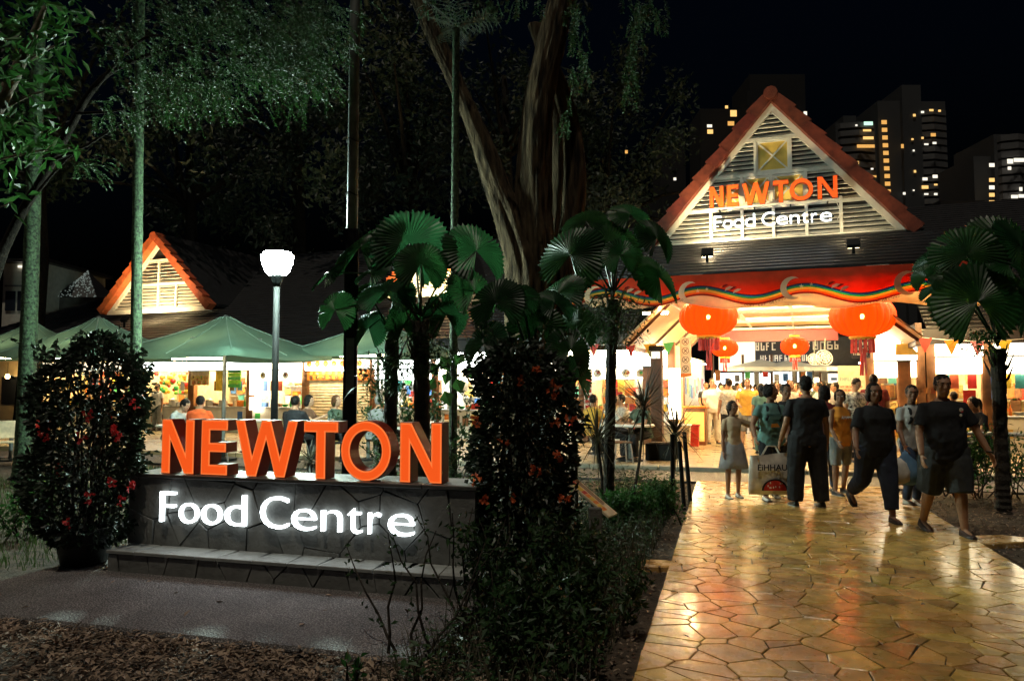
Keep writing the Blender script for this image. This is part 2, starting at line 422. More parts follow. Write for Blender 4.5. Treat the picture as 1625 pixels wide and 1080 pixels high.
mixn = nt.nodes.new('ShaderNodeMixRGB'); mixn.blend_type = 'MULTIPLY'; mixn.inputs[0].default_value = 1
rpn = [n for n in nt.nodes if n.type == 'VALTORGB'][0]; rpn.color_ramp.elements[0].color = (.7, .7, .7, 1); rpn.color_ramp.elements[1].color = (1, 1, 1, 1)
nt.links.new(br.outputs['Color'], mixn.inputs[1]); nt.links.new(rpn.outputs['Color'], mixn.inputs[2]); nt.links.new(mixn.outputs[0], nt.nodes['Principled BSDF'].inputs['Base Color'])
fl = bpy.data.objects.new('floor', None); COL.objects.link(fl); fl.rotation_euler = (0, 0, SITE.rz)
tag(fl, 'yellowish tiled floor of the food centre', None, None, 'structure')
MB().box(-24, 14, 14.81, 62, -.1, .075).build('floor_slab', 'floor_tiles', fl)
# stone slabs lying in the bed by the path edge
for (u, v, rx, ry, lab) in ((1046, 897, .22, .15, 'loose grey stone slab in the bed left of the path'), (1570, 858, .55, .22, 'broad flat stone slab on the soil right of the path'), (1500, 840, .2, .12, 'small flat stone at the path edge beside the walking man')):
    p = gp(u, v); rr = random.Random(u); poly = [(math.cos(a)*rx*rr.uniform(.8, 1.1), math.sin(a)*ry*rr.uniform(.8, 1.1)) for a in (i*math.pi/3.5 for i in range(7))]
    o = slab(poly, .07, .012).build('stone_slab', 'stone_path', None); o.location = (p.x, p.y, -.045); o.rotation_euler = (0, 0, rr.uniform(-.3, .3)); tag(o, lab, 'stone')
# concrete pad before the sign
m = mat('pad_grit', (.30, .27, .26), .75, var=.2, scale=2)
nt = m.node_tree; vo = nt.nodes.new('ShaderNodeTexVoronoi'); vo.inputs['Scale'].default_value = 75; tcn = [n for n in nt.nodes if n.type == 'TEX_COORD'][0]; nt.links.new(tcn.outputs['Object'], vo.inputs['Vector'])
cr = nt.nodes.new('ShaderNodeValToRGB'); cr.color_ramp.elements[0].color = (.44, .40, .39, 1); cr.color_ramp.elements[0].position = .15; cr.color_ramp.elements[1].color = (.10, .09, .09, 1); cr.color_ramp.elements[1].position = .55
nt.links.new(vo.outputs['Distance'], cr.inputs[0])
mx = nt.nodes.new('ShaderNodeMixRGB'); mx.blend_type = 'MULTIPLY'; mx.inputs[0].default_value = 1; b = nt.nodes['Principled BSDF']
rpn = [n for n in nt.nodes if n.type == 'VALTORGB' and n != cr][0]; rpn.color_ramp.elements[0].color = (.55, .55, .55, 1); rpn.color_ramp.elements[1].color = (1, 1, 1, 1)
nt.links.new(cr.outputs[0], mx.inputs[1]); nt.links.new(rpn.outputs[0], mx.inputs[2]); nt.links.new(mx.outputs[0], b.inputs['Base Color'])
bp = nt.nodes.new('ShaderNodeBump'); bp.inputs['Strength'].default_value = .8; bp.inputs['Distance'].default_value = .008; bp.invert = True; nt.links.new(vo.outputs['Distance'], bp.inputs['Height']); nt.links.new(bp.outputs[0], b.inputs['Normal'])
pad = MB().bev(-5.72, -1.74, 4.1, 7.0, -.1, .022, .02).build('pavement', m, None); pad.rotation_euler = (0, 0, SITE.rz)
tag(pad, 'pebble-dash concrete pad in front of the ground sign', None, None, 'structure')
# ================================================================== ground sign
def poly_letter(ch, w, h, t):
    """outline pieces (list of convex-ish polygons in x,z) of a plain capital"""
    if ch == 'N':
        d = t*1.12
        return [[(0, 0), (t, 0), (t, h), (0, h)], [(w-t, 0), (w, 0), (w, h), (w-t, h)], [(0, h), (d, h), (w, 0), (w-d, 0)]]
    if ch == 'E':
        return [[(0, 0), (t, 0), (t, h), (0, h)], [(0, 0), (w, 0), (w, t), (0, t)], [(0, h-t), (w, h-t), (w, h), (0, h)], [(0, h*.5-t*.45), (w*.94, h*.5-t*.45), (w*.94, h*.5+t*.45), (0, h*.5+t*.45)]]
    if ch == 'T':
        return [[(0, h-t), (w, h-t), (w, h), (0, h)], [(w/2-t/2, 0), (w/2+t/2, 0), (w/2+t/2, h), (w/2-t/2, h)]]
    if ch == 'W':
        k = t*1.04; a = w*.27; m2 = w/2
        return [[(0, h), (k, h), (a+k*.5, 0), (a-k*.5, 0)], [(m2-k*.5, h), (m2+k*.5, h), (a+k*.5, 0), (a-k*.5, 0)],
                [(m2-k*.5, h), (m2+k*.5, h), (w-a+k*.5, 0), (w-a-k*.5, 0)], [(w-k, h), (w, h), (w-a+k*.5, 0), (w-a-k*.5, 0)]]
def ring(w, h, t, n=36):
    c = (w/2, h/2)
    return [(c[0]+math.cos(a)*w/2, c[1]+math.sin(a)*h/2) for a in (2*math.pi*i/n for i in range(n))], [(c[0]+math.cos(a)*(w/2-t), c[1]+math.sin(a)*(h/2-t)) for a in (2*math.pi*i/n for i in range(n))]
def letter_bm(ch, w, h, t, d, grow=0.):
    """solid letter, front at y=0 going back to y=d, united so that no inner walls show"""
    bm = bmesh.new()
    if ch == 'O':
        o, i = ring(w, h, t)
        if grow: o = [(w/2+(x-w/2)*(1+2*grow/w), h/2+(z-h/2)*(1+2*grow/h)) for x, z in o]; i = [(w/2+(x-w/2)*(1-2*grow/(w-2*t)), h/2+(z-h/2)*(1-2*grow/(h-2*t))) for x, z in i]
        n = len(o)
        v = [[bm.verts.new((x, y, z)) for x, z in ringp] for ringp in (o, i) for y in (0, d)]
        of, ob, inf, inb = v
        for k in range(n):
            l = (k+1) % n
            for q in ((of[k], of[l], inf[l], inf[k]), (ob[k], inb[k], inb[l], ob[l]), (of[k], ob[k], ob[l], of[l]), (inf[k], inf[l], inb[l], inb[k])): bm.faces.new(q)
    else:
        # union of strokes on a fine outline: rasterise by boolean of 2-D polygons through dissolve
        from mathutils.geometry import delaunay_2d_cdt
        pts = []; edges = []; faces = []
        for poly in poly_letter(ch, w, h, t):
            if grow:
                n = len(poly); cx = sum(p[0] for p in poly)/n; cz = sum(p[1] for p in poly)/n
                ar = sum(poly[i][0]*poly[(i+1) % n][1]-poly[(i+1) % n][0]*poly[i][1] for i in range(n)); s = 1 if ar > 0 else -1
                ln = []
                for i in range(n):
                    a = poly[i]; b = poly[(i+1) % n]; dx, dz = b[0]-a[0], b[1]-a[1]; l = math.hypot(dx, dz); nx, nz = dz/l*s, -dx/l*s
                    ln.append(((a[0]+nx*grow, a[1]+nz*grow), (dx, dz)))
                np_ = []
                for i in range(n):
                    (p, r), (q, s2) = ln[i-1], ln[i]; det = r[0]*s2[1]-r[1]*s2[0]; tt = ((q[0]-p[0])*s2[1]-(q[1]-p[1])*s2[0])/det
                    np_.append((min(max(p[0]+r[0]*tt, -grow), w+grow), min(max(p[1]+r[1]*tt, -grow), h+grow)))
                poly = np_
            b0 = len(pts); pts += [Vector(p) for p in poly]; faces.append([b0+i for i in range(len(poly))])
        V, E_, Fc, *_ = delaunay_2d_cdt(pts, edges, faces, 1, 1e-5)
        vf = [bm.verts.new((p.x, 0, p.y)) for p in V]; vb = [bm.verts.new((p.x, d, p.y)) for p in V]
        cnt = {}
        for f in Fc:
            bm.faces.new([vf[i] for i in f]); bm.faces.new([vb[i] for i in reversed(f)])
            for i in range(len(f)):
                a, b = f[i], f[(i+1) % len(f)]; cnt[(a, b)] = 1
        for (a, b) in cnt:
            if (b, a) not in cnt: bm.faces.new((vf[b], vf[a], vb[a], vb[b]))
    bmesh.ops.recalc_face_normals(bm, faces=bm.faces)
    return bm
def bm_obj(bm, name, m, parent, loc=(0, 0, 0)):
    me = bpy.data.meshes.new(name); bm.to_mesh(me); bm.free(); me.materials.append(M[m]); return link(name, me, parent, loc)
sign = thing('ground_sign', 'low stone-clad entrance sign with orange NEWTON letters and glowing white Food Centre', 'sign', (0, 0, 0), SITE.rz)
SX0, SX1, SY, SZ = -5.19, -1.90, 5.6, .815
MB().box(SX0+.03, SX1-.03, SY+.03, SY+.42, 0, SZ-.03).build('wall_core', 'mortar_dark', sign)
MB().box(SX0-.0+.06, SX1+.06, 5.36, SY+.02, 0, .175).build('step_core', 'mortar_dark', sign)
up = Matrix.Translation((0, SY+.03, 0)) @ Matrix.Rotation(R(90), 4, 'X')
pave(cells(SX0, SX1, .19, SZ-.028, .36, 1.1, 21), sign, 'stone_sign', .0042, .03, 3, 'stone', up, .006, .03)
# east end of the wall
pave(cells(SY+.005, SY+.44, .0, SZ-.028, .4, 1, 22), sign, 'stone_sign', .006, .03, 4, 'stone', Matrix.Translation((SX1-.03, 0, 0)) @ Matrix.Rotation(R(90), 4, 'Z') @ Matrix.Rotation(R(90), 4, 'X'), .002)
up = Matrix.Translation((0, 5.36, 0)) @ Matrix.Rotation(R(90), 4, 'X')
pave(cells(-5.13, -1.79, .0, .172, .30, 1.0, 23), sign, 'stone_sign', .0042, .04, 6, 'stone', up, .003)
pave(cells(5.32, SY+.02, .0, .172, .3, 1, 27), sign, 'stone_sign', .006, .03, 9, 'stone', Matrix.Translation((-1.84, 0, 0)) @ Matrix.Rotation(R(90), 4, 'Z') @ Matrix.Rotation(R(90), 4, 'X'), .002)
x = -5.14; rr = random.Random(5)
while x < -1.80:                      # ledge tiles on top of the step
    x2 = min(x+rr.uniform(.2, .34), -1.775)
    if -1.775-x2 < .12: x2 = -1.775
    s = rr.uniform(-.05, .05)
    slab([(x+.003, 5.305), (x2-.003, 5.305), (x2-.003+s, SY-.002), (x+.003+(s if x > -5.1 else 0), SY-.002)], .026, .004).xf(Matrix.Translation((0, 0, .174))).build('ledge_tile', 'stone_ledge', sign)
    x = x2
x = SX0-.02
while x < SX1:                        # coping slabs
    x2 = min(x+rr.uniform(.5, .7), SX1+.02)
    if SX1+.02-x2 < .2: x2 = SX1+.02
    MB().bev(x+.002, x2-.002, SY-.025, SY+.45, SZ-.028, SZ+.004, .005).build('coping', 'coping', sign); x = x2
LX = [('N', -4.868, -4.535), ('E', -4.452, -4.19), ('W', -4.105, -3.5), ('T', -3.435, -3.12), ('O', -3.085, -2.64), ('N', -2.553, -2.2)]
LH, LT, LD = .47, .083, .15
for ch, a, b in LX:
    z = SZ+.008 if ch != 'O' else SZ+.006
    w_ = b-a; h_ = LH if ch != 'O' else LH+.012
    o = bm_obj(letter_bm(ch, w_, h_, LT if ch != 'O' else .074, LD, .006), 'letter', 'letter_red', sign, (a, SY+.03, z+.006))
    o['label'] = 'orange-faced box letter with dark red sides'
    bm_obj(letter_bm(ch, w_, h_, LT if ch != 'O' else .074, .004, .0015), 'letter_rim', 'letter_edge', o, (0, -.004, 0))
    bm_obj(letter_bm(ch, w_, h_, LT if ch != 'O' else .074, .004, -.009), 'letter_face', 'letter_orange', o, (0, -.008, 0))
# glowing lower-case row: one object per letter
FC = [('F', -4.815, -4.66), ('o', -4.615, -4.42), ('o', -4.385, -4.185), ('d', -4.15, -3.945), ('C', -3.80, -3.535), ('e', -3.50, -3.275), ('n', -3.225, -3.04), ('t', -2.985, -2.86), ('r', -2.80, -2.69), ('e', -2.625, -2.40)]
def word(items, size_cap, zb, y, m, parent, ext, name='letter', slope=0.):
    """letters fitted into measured spans; caps height size_cap"""
    for ch, a, b in items:
        t = text(ch, size_cap/.73, m, parent, a, y, zb, name, ext, ox=-.02*size_cap)
        t['fit'] = (a, b, zb+(a-items[0][1])*slope, size_cap)
    return
word(FC, .29, .408, SY-.028, 'letter_white', sign, .016)
# ================================================================== food centre building
fc = thing('food_centre', 'food centre hall with dark tiled roof and lit white louvred gables', 'building', BLD.w(0, 0), BLD.rz)
def Bthing(name, label, cat, x, y, z=0, rz=0, group=None): return thing(name, label, cat, BLD.w(x, y, z), BLD.rz+rz, group)
def courses(mb, x0a, x1a, z0, y0, x0b, x1b, z1, y1, n, th=.03):
    """overlapping tile courses on a slope from (y0,z0) to (y1,z1); each course a thin wedge"""
    for i in range(n):
        t0, t1 = i/n, (i+1.12)/n if i < n-1 else 1
        L = lambda a, b, t: a+(b-a)*t
        ya, za, yb, zb = L(y0, y1, t0), L(z0, z1, t0), L(y0, y1, t1), L(z0, z1, t1)
        xa0, xa1, xb0, xb1 = L(x0a, x0b, t0), L(x1a, x1b, t0), L(x0a, x0b, t1), L(x1a, x1b, t1)
        mb.add([(xa0, ya, za+th), (xa1, ya, za+th), (xb1, yb, zb+.004), (xb0, yb, zb+.004), (xa0, ya, za-th*.6), (xa1, ya, za-th*.6), (xb1, yb, zb-.03), (xb0, yb, zb-.03)],
               [(0,1,2,3),(4,7,6,5),(0,4,5,1),(3,2,6,7),(0,3,7,4),(1,5,6,2)])
EY, EZ, SLP = -.35, 2.84, .52
# long low roof, left and right wings
mb = MB(); courses(mb, -30, -3.1, EZ, EY, -22.0, -3.1, EZ+SLP*8.5, EY+8.5, 44)
r = mb.build('roof', 'roof_tile', fc); tag(r, 'dark low-pitched tiled roof courses', kind='stuff')
mb = MB(); courses(mb, 3.25, 13, EZ, EY, 3.25, 12.5, EZ+SLP*8.5, EY+8.5, 44)
tag(mb.build('roof', 'roof_tile', fc), kind='stuff')
MB().box(-30, -3.1, EY+.03, EY+.06, EZ-.36, EZ-.03).build('fascia_board', 'fascia', fc)
MB().box(3.2, 13, EY+.03, EY+.06, EZ-.36, EZ-.03).build('fascia_board', 'fascia', fc)
for xx in (-3.1, 3.1): MB().box(xx-.06, xx+.06, EY-.05, 1.2, EZ-.38, EZ+.1).build('barge_beam', 'dark_wood', fc)
MB().box(-30, -3.0, EY+.1, 4.0, EZ-.06, EZ-.03).build('soffit', 'cream_paint', fc)
MB().box(3.0, 13, EY+.1, 4.0, EZ-.06, EZ-.03).build('soffit', 'cream_paint', fc)
# entrance porch roof skirt
mb = MB(); courses(mb, -4.2, 4.3, 4.02, -1.95, -2.75, 3.3, 5.02, -.05, 11, .03)
tag(mb.build('porch_roof', 'roof_tile', fc), kind='stuff')
for sgn, xe, xi in ((-1, -4.2, -2.75), (1, 4.3, 3.3)):
    MB().add([(xe, -1.95, 4.0), (xe, 4, 4.0), (xi, 4, 5.0), (xi, -.05, 5.0), (xe, -1.95, 3.95), (xe, 4, 3.95), (xi, 4, 4.95), (xi, -.05, 4.95)], [(0,1,2,3),(4,5,6,7),(0,1,5,4),(1,2,6,5),(2,3,7,6),(3,0,4,7)]).build('roof_hip', 'roof_tile', fc)
MB().box(-4.1, 4.2, -1.86, -1.82, 3.72, 4.0).build('fascia_board', 'dark_wood', fc)
def gable(par, cx, hw, zb, za, y, rows, posts, ov=.30, back=7., hip=.2, tn=9):
    """louvred timber gable in the plane y; parts go to par"""
    sl = (za-zb)/hw
    ed = lambda z: (za-z)/sl                       # half width at height z
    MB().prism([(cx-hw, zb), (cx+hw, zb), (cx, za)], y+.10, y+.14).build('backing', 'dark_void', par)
    for sgn in (-1, 1):                            # raking frame
        a = Vector((cx+sgn*hw, 0, zb)); b = Vector((cx, 0, za)); d = (b-a).normalized(); n = Vector((-d.z, 0, d.x))*(1 if sgn < 0 else -1)
        n = n if n.z < 0 else -n
        p = [a, b, b+Vector((0, 0, -.13*math.hypot(1, sl)/1)), a+n*.13]
        MB().prism([(q.x, q.z) for q in p], y-.03, y+.05).build('raking_frame', 'white_paint', par)
    MB().box(cx-hw-.1, cx+hw+.1, y-.05, y+.06, zb-.16, zb).build('sill', 'white_paint', par)
    z = zb; 
    for r_ in rows[1:]:
        e = ed(r_+.05)
        MB().box(cx-e, cx+e, y-.02, y+.05, r_-.04, r_+.04).build('transom', 'white_paint', par)
    for (px_, z0, z1) in posts:
        MB().box(px_-.035, px_+.035, y-.024, y+.05, z0, min(z1, za-abs(px_-cx)*sl-.02)).build('mullion', 'white_paint', par)
    return ed
gL, gR = BLD.on(1048, 388, 0), BLD.on(1435, 365, 0)
GCX, GHW, GZB, GZA = (gL.x+gR.x)/2-.04, (gR.x-gL.x)/2+.05, 5.06, 8.24
gr = Bthing('entrance_gable', 'large lit louvred gable above the entrance carrying an orange and white sign', 'gable', 0, 0)
rows = [GZB, 5.80, 6.58, 7.40]
posts = [(GCX-1.42, GZB, 5.9), (GCX-.70, GZB, 6.58), (GCX+.0, GZB, 5.9), (GCX+.72, GZB, 6.58), (GCX+1.45, GZB, 5.9), (GCX-.38, 6.58, 7.40), (GCX+.40, 6.58, 7.40), (GCX-.03, 5.80, 6.58)]
ed = gable(gr, GCX, GHW, GZB, GZA, 0., rows, posts)
def louvres(par, cx, ed, z0, z1, step, y, skip=lambda x0, x1, z: False, gaps=()):
    z = z0+step*.5
    while z < z1:
        e = ed(z)-.12
        if e > .06:
            cuts = sorted([-e]+[g for g in gaps if -e < g < e]+[e])
            for a, b in zip(cuts, cuts[1:]):
                if b-a < .04 or skip(a, b, z): continue
                MB().add([(cx+a, y, z-step*.36), (cx+b, y, z-step*.36), (cx+b, y+.075, z+step*.28), (cx+a, y+.075, z+step*.28), (cx+a, y+.014, z-step*.36-.012), (cx+b, y+.014, z-step*.36-.012), (cx+b, y+.085, z+step*.28-.012), (cx+a, y+.085, z+step*.28-.012)],
                         [(0,1,2,3),(4,7,6,5),(0,4,5,1),(1,5,6,2),(2,6,7,3),(3,7,4,0)]).build('slat', 'louvre', par)
        z += step
wins = [(-.345, .365, 6.63, 7.36), (-.665, -.07, 5.86, 6.53), (.01, .685, 5.86, 6.53), (-1.2, -.74, 5.86, 6.40)]
inwin = lambda a, b, z: any(w0-.1 < (a+b)/2 < w1+.1 and w2 < z < w3 for w0, w1, w2, w3 in wins)
louvres(gr, GCX, ed, GZB+.02, 5.76, .105, 0., gaps=(-1.42, -.7, 0, .72, 1.45))
louvres(gr, GCX, ed, 5.85, 6.54, .105, 0., inwin, (-1.2, -.7, -.03, .72, 1.2))
louvres(gr, GCX, ed, 6.63, 7.36, .105, 0., inwin, (-.38, .40))
louvres(gr, GCX, ed, 7.45, 8.1, .105, 0.)
for a, b, c, d in wins:
    wp = MB().box(GCX+a, GCX+b, .04, .06, c, d).build('window', 'brass_pane', gr)
    m2 = MB()
    for (p, q) in (((a, c), (b, d)), ((a, d), (b, c))):
        v = Vector((q[0]-p[0], 0, q[1]-p[1])).normalized(); n = Vector((-v.z, 0, v.x))*.016
        P_ = Vector((GCX+p[0], 0, p[1])); Q_ = Vector((GCX+q[0], 0, q[1]))
        m2.prism([((P_+n).x, (P_+n).z), ((Q_+n).x, (Q_+n).z), ((Q_-n).x, (Q_-n).z), ((P_-n).x, (P_-n).z)], .012 if p[1] == c else .022, .038)
    m2.build('cross_brace', 'white_paint', wp)
    fm = MB()
    fm.box(GCX+a, GCX+b, .0, .036, c, c+.035); fm.box(GCX+a, GCX+b, .0, .036, d-.035, d); fm.box(GCX+a, GCX+a+.03, .002, .036, c+.035, d-.035); fm.box(GCX+b-.03, GCX+b, .002, .036, c+.035, d-.035)
    fm.build('window_frame', 'white_paint', wp)
def barge(par, cx, hw, zb, za, y, n, w_=.34, dp=.42, drop=.12, bm_='barge_tile'):
    """stepped red verge tiles down both rakes and a ridge cap"""
    sl = (za-zb)/hw
    for sgn in (-1, 1):
        a = Vector((cx, 0, za)); b = Vector((cx+sgn*(hw+.12), 0, zb-.12*sl)); d = (b-a)/n; dn = d.normalized(); out = Vector((sgn*abs(dn.z), 0, abs(dn.x)))
        for i in range(n):
            p = a+d*i; q = a+d*(i+1.06); l0, l1 = .01, .075
            poly = [p+out*.0, q+out*.0, q+out*(w_+l1), p+out*(w_+l0)]
            MB().prism([(v.x, v.z) for v in poly], y-dp, y+.02-.0).build('verge_tile', bm_, par)
    MB().tube([(cx, y-dp-.03, za+w_*.75), (cx, y+.1, za+w_*.75)], .16, 10).build('ridge_cap', bm_, par)
    # roof slopes running back
    for sgn in (-1, 1):
        x1 = cx+sgn*(hw+.2); z1 = zb-.2*sl+.3; z0 = za+.3
        MB().add([(cx, y, z0), (cx, y+8, z0), (x1, y+8, z1), (x1, y, z1), (cx, y, z0-.1), (cx, y+8, z0-.1), (x1, y+8, z1-.1), (x1, y, z1-.1)], [(0,1,2,3),(4,5,6,7),(0,1,5,4),(1,2,6,5),(2,3,7,6),(3,0,4,7)]).build('roof_slope', 'roof_tile', par)
barge(gr, GCX, GHW, GZB, GZA, 0., 9, .22, .26, bm_='barge_dim_lit')
# sign letters on the gable, standing on a rail
gs = Bthing('gable_sign', 'orange NEWTON and glowing white Food Centre letters mounted on the entrance gable', 'sign', 0, 0)
gy = -.42
n0, n1 = BLD.on(1126, 300, gy).x, BLD.on(1329, 300, gy).x
src = [(245, 378), (412, 520), (555, 810), (842, 980), (993, 1200), (1240, 1412)]
gzb = BLD.on(1130, 331, gy).z+.02; gh = .50
for (ch, _, _), (a, b) in zip(LX, src):
    a2 = n0+(a-245)/1167*(n1-n0); b2 = n0+(b-245)/1167*(n1-n0)
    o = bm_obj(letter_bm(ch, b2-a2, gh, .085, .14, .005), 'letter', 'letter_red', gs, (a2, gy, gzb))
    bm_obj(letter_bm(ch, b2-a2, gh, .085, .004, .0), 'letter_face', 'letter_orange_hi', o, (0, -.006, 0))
f0, f1 = BLD.on(1133, 350, gy).x, BLD.on(1320, 350, gy).x
fz = BLD.on(1137, 364, gy).z
word([(c, f0+(a+4.815)/2.415*(f1-f0), f0+(b+4.815)/2.415*(f1-f0)) for c, a, b in FC], .33, fz, gy, 'letter_white_hi', gs, .03)
MB().box(n0-.05, n1+.05, gy+.02, gy+.06, gzb-.045, gzb-.012).build('rail', 'white_paint', gs)
MB().box(f0-.05, f1+.05, gy+.05, gy+.08, fz+.1, fz+.13).build('rail', 'black_metal', gs)
for k in range(4):
    xx = n0+.2+(n1-n0-.4)*k/3
    MB().box(xx-.015, xx+.015, gy+.081, -.052, gzb-.04, gzb-.015).build('bracket', 'black_metal', gs)
    MB().box(xx-.015, xx+.015, gy+.081, -.052, fz+.1, fz+.13).build('bracket', 'black_metal', gs)
m2 = MB().tube([(n1-.04, gy+.02, gzb), (n1-.02, gy, gzb-.12), (n1+.06, gy, gzb-.32), (n1-.02, gy+.05, gzb-.5)], .007, 5).build('cable', 'white_plastic', gs)
# floodlights standing on the porch roof
def flood(px_, py_, lab, power, aim, col=(1, .78, .42)):
    y = -1.35; p = BLD.on(px_, py_, y); zr = 4.02+(y+1.95)*.526+.03
    t = Bthing('floodlight', lab, 'floodlight', p.x, y, zr)
    MB().box(-.03, .03, -.03, .03, -.03, .10).build('bracket', 'black_metal', t)
    rot = Matrix.Translation((0, 0, .2)) @ Matrix.Rotation(R(-38), 4, 'X')
    MB().bev(-.13, .13, -.05, .05, -.11, .11, .02).xf(rot).build('housing', 'black_metal', t)
    MB().box(-.11, .11, .052, .058, -.09, .09).xf(rot).build('lens', mat('flood_lens_%d' % px_, (.8, .8, .7), .3, var=0, emit=col, es=power/8), t)
    l = bpy.data.lights.new('flood_beam', 'SPOT'); l.energy = power; l.color = col; l.spot_size = R(125); l.spot_blend = .8; l.shadow_soft_size = .08
    o = bpy.data.objects.new('flood_beam', l); COL.objects.link(o); o.parent = t; o.location = (0, .09, .27)
    d = Vector(aim); o.rotation_euler = d.to_track_quat('-Z', 'Y').to_euler()
    return t
flood(1122, 392, 'lit floodlight on the porch roof under the left end of the gable', 250, (.40, .72, .85))
flood(1354, 380, 'dark floodlight on the porch roof under the right end of the gable', 26, (-.2, .75, .7))
# ------------------------------------------------------------------ smaller gables along the wing roof
def small_gable(px, lab, face, flood_w, y=1.9, hw=None):
    (ua, va), (ul, vl), (ur, vr) = px
    A, L_, R_ = BLD.on(ua, va, y), BLD.on(ul, vl, y), BLD.on(ur, vr, y)
    cx = (L_.x+R_.x)/2; h = hw or (R_.x-L_.x)/2-.28; zb = (L_.z+R_.z)/2; za = A.z-.42
    g = Bthing('roof_gable', lab, 'gable', 0, 0)
    rows = [zb, zb+(za-zb)*.36, zb+(za-zb)*.72]
    posts = [(cx-h*.36, zb, rows[1]), (cx, zb, rows[2]), (cx+h*.36, zb, rows[1])]
    e = gable(g, cx, h, zb, za, y, rows, posts)
    louvres(g, cx, e, zb+.02, rows[1]-.03, .12, y, gaps=(-h*.36, 0, h*.36))
    louvres(g, cx, e, rows[1]+.04, rows[2]-.03, .12, y, gaps=(0,))
    barge(g, cx, h, zb, za, y, 8, .2, .3)
    l = bpy.data.lights.new('flood_beam', 'SPOT'); l.energy = flood_w; l.color = (1, .74, .36); l.spot_size = R(130); l.spot_blend = .8; l.shadow_soft_size = .1
    t = Bthing('floodlight', 'black floodlight on the tiles below the '+('left' if ua < 400 else 'palm-hidden')+' wing gable', 'floodlight', cx+.35, y-1.7, zb-.72)
    MB().box(-.025, .025, -.025, .025, -.1, .1).build('bracket', 'black_metal', t)
    rot = Matrix.Translation((0, 0, .19)) @ Matrix.Rotation(R(-35), 4, 'X')
    MB().bev(-.13, .13, -.05, .05, -.1, .1, .02).xf(rot).build('housing', 'black_metal', t)
    o = bpy.data.objects.new('flood_beam', l); COL.objects.link(o); o.parent = t; o.location = (0, .1, .28); o.rotation_euler = Vector((-.1, .8, .75)).to_track_quat('-Z', 'Y').to_euler()
    return g
small_gable(((255, 365), (166, 494), (341, 484)), 'small lit orange-edged gable on the wing roof behind the left parasols', None, 420)
small_gable(((690, 372), (606, 462), (758, 462)), 'small lit orange-edged gable hidden behind the fan palm leaves', None, 420)
# ------------------------------------------------------------------ porch interior: ceiling, beams, columns
CZ = 3.52
MB().box(-2.0, 1.85, -1.7, 7.0, CZ, CZ+.05).build('ceiling_panel', 'ceiling_warm', fc)
for sgn, a, b in ((1, 1.851, 3.0), (-1, -2.001, -3.0)):
    MB().add([(a, -1.7, CZ), (a, 7, CZ), (b, 7, 2.55), (b, -1.7, 2.55), (a, -1.7, CZ+.05), (a, 7, CZ+.05), (b, 7, 2.6), (b, -1.7, 2.6)], [(0,1,2,3),(4,5,6,7),(0,1,5,4),(1,2,6,5),(2,3,7,6),(3,0,4,7)]).build('ceiling_panel', 'ceiling_warm', fc)
for xx in (-2.0, -.72, .56, 1.85): MB().box(xx-.03, xx+.03, -1.7, 7.0, CZ-.05, CZ-.002).build('ceiling_batten', 'white_paint', fc)
for yy in (1.2, 4.1, 6.9): MB().box(-2.0, 1.85, yy-.05, yy+.05, CZ-.12, CZ-.052).build('beam', 'white_paint', fc)
MB().box(-2.0, 1.85, 6.96, 7.06, CZ-.5, CZ-.13).build('end_board', 'maroon', fc)
for sgn in (-1, 1):                                # rafters and posts
    xa, xb = (1.87, 3.0) if sgn > 0 else (-2.02, -3.0)
    for yy in (-1.2, 1.4, 4.1, 6.8):
        MB().tube([(xa, yy, CZ-.05), (xb, yy, 2.52)], .055, 4).build('rafter', 'dark_wood', fc)
    for yy in (1.42, 6.9): MB().bev(xb-.14, xb+.14, yy-.14, yy+.14, .0, 2.56, .02).build('column', 'brown_wood', fc)
    # lattice vents over the stall ends
    for k in range(7): MB().box(xb-.02+sgn*(-.1), xb+.02+sgn*(-.1), 1.6+k*.25, 1.63+k*.25, 2.05, 2.5).build('lattice_bar', 'white_paint', fc)
    for k in range(4): MB().box(xb-.025+sgn*(-.1), xb+.025+sgn*(-.1), 1.58, 3.2, 2.08+k*.13, 2.1+k*.13).build('lattice_bar', 'white_paint', fc)
def fixture(name, lab, x, y, z, L=1.2, m='tube_porch', ax='x', group='ceiling tube lights of the food centre'):
    t = Bthing(name, lab, 'light', x, y, z, 0 if ax == 'x' else R(90), group)
    MB().box(-L/2, L/2, -.05, .05, .02, .06).build('housing', 'white_plastic', t)
    MB().tube([(-L/2+.02, 0, 0), (L/2-.02, 0, 0)], .022, 8).build('tube', m, t)
    return t
for yy, lab in ((1.36, 'added tube light hidden behind the first ceiling beam'), (4.26, 'added tube light hidden behind the second ceiling beam')):
    fixture('tube_light', lab, -.1, yy, CZ-.075, 3.2, group=None)  # unseen tubes added to brighten the porch ceiling
fixture('tube_light', 'fluorescent tube under the eave left of the big lantern', BLD.on(1040, 497, -1.2).x, -1.2, BLD.on(1040, 497, -1.2).z, .6)
for xx in (-1.0, 1.2, 3.1): fixture('tube_light', 'fluorescent tube behind the festive banner', xx, -1.6, 3.455, 1.5)
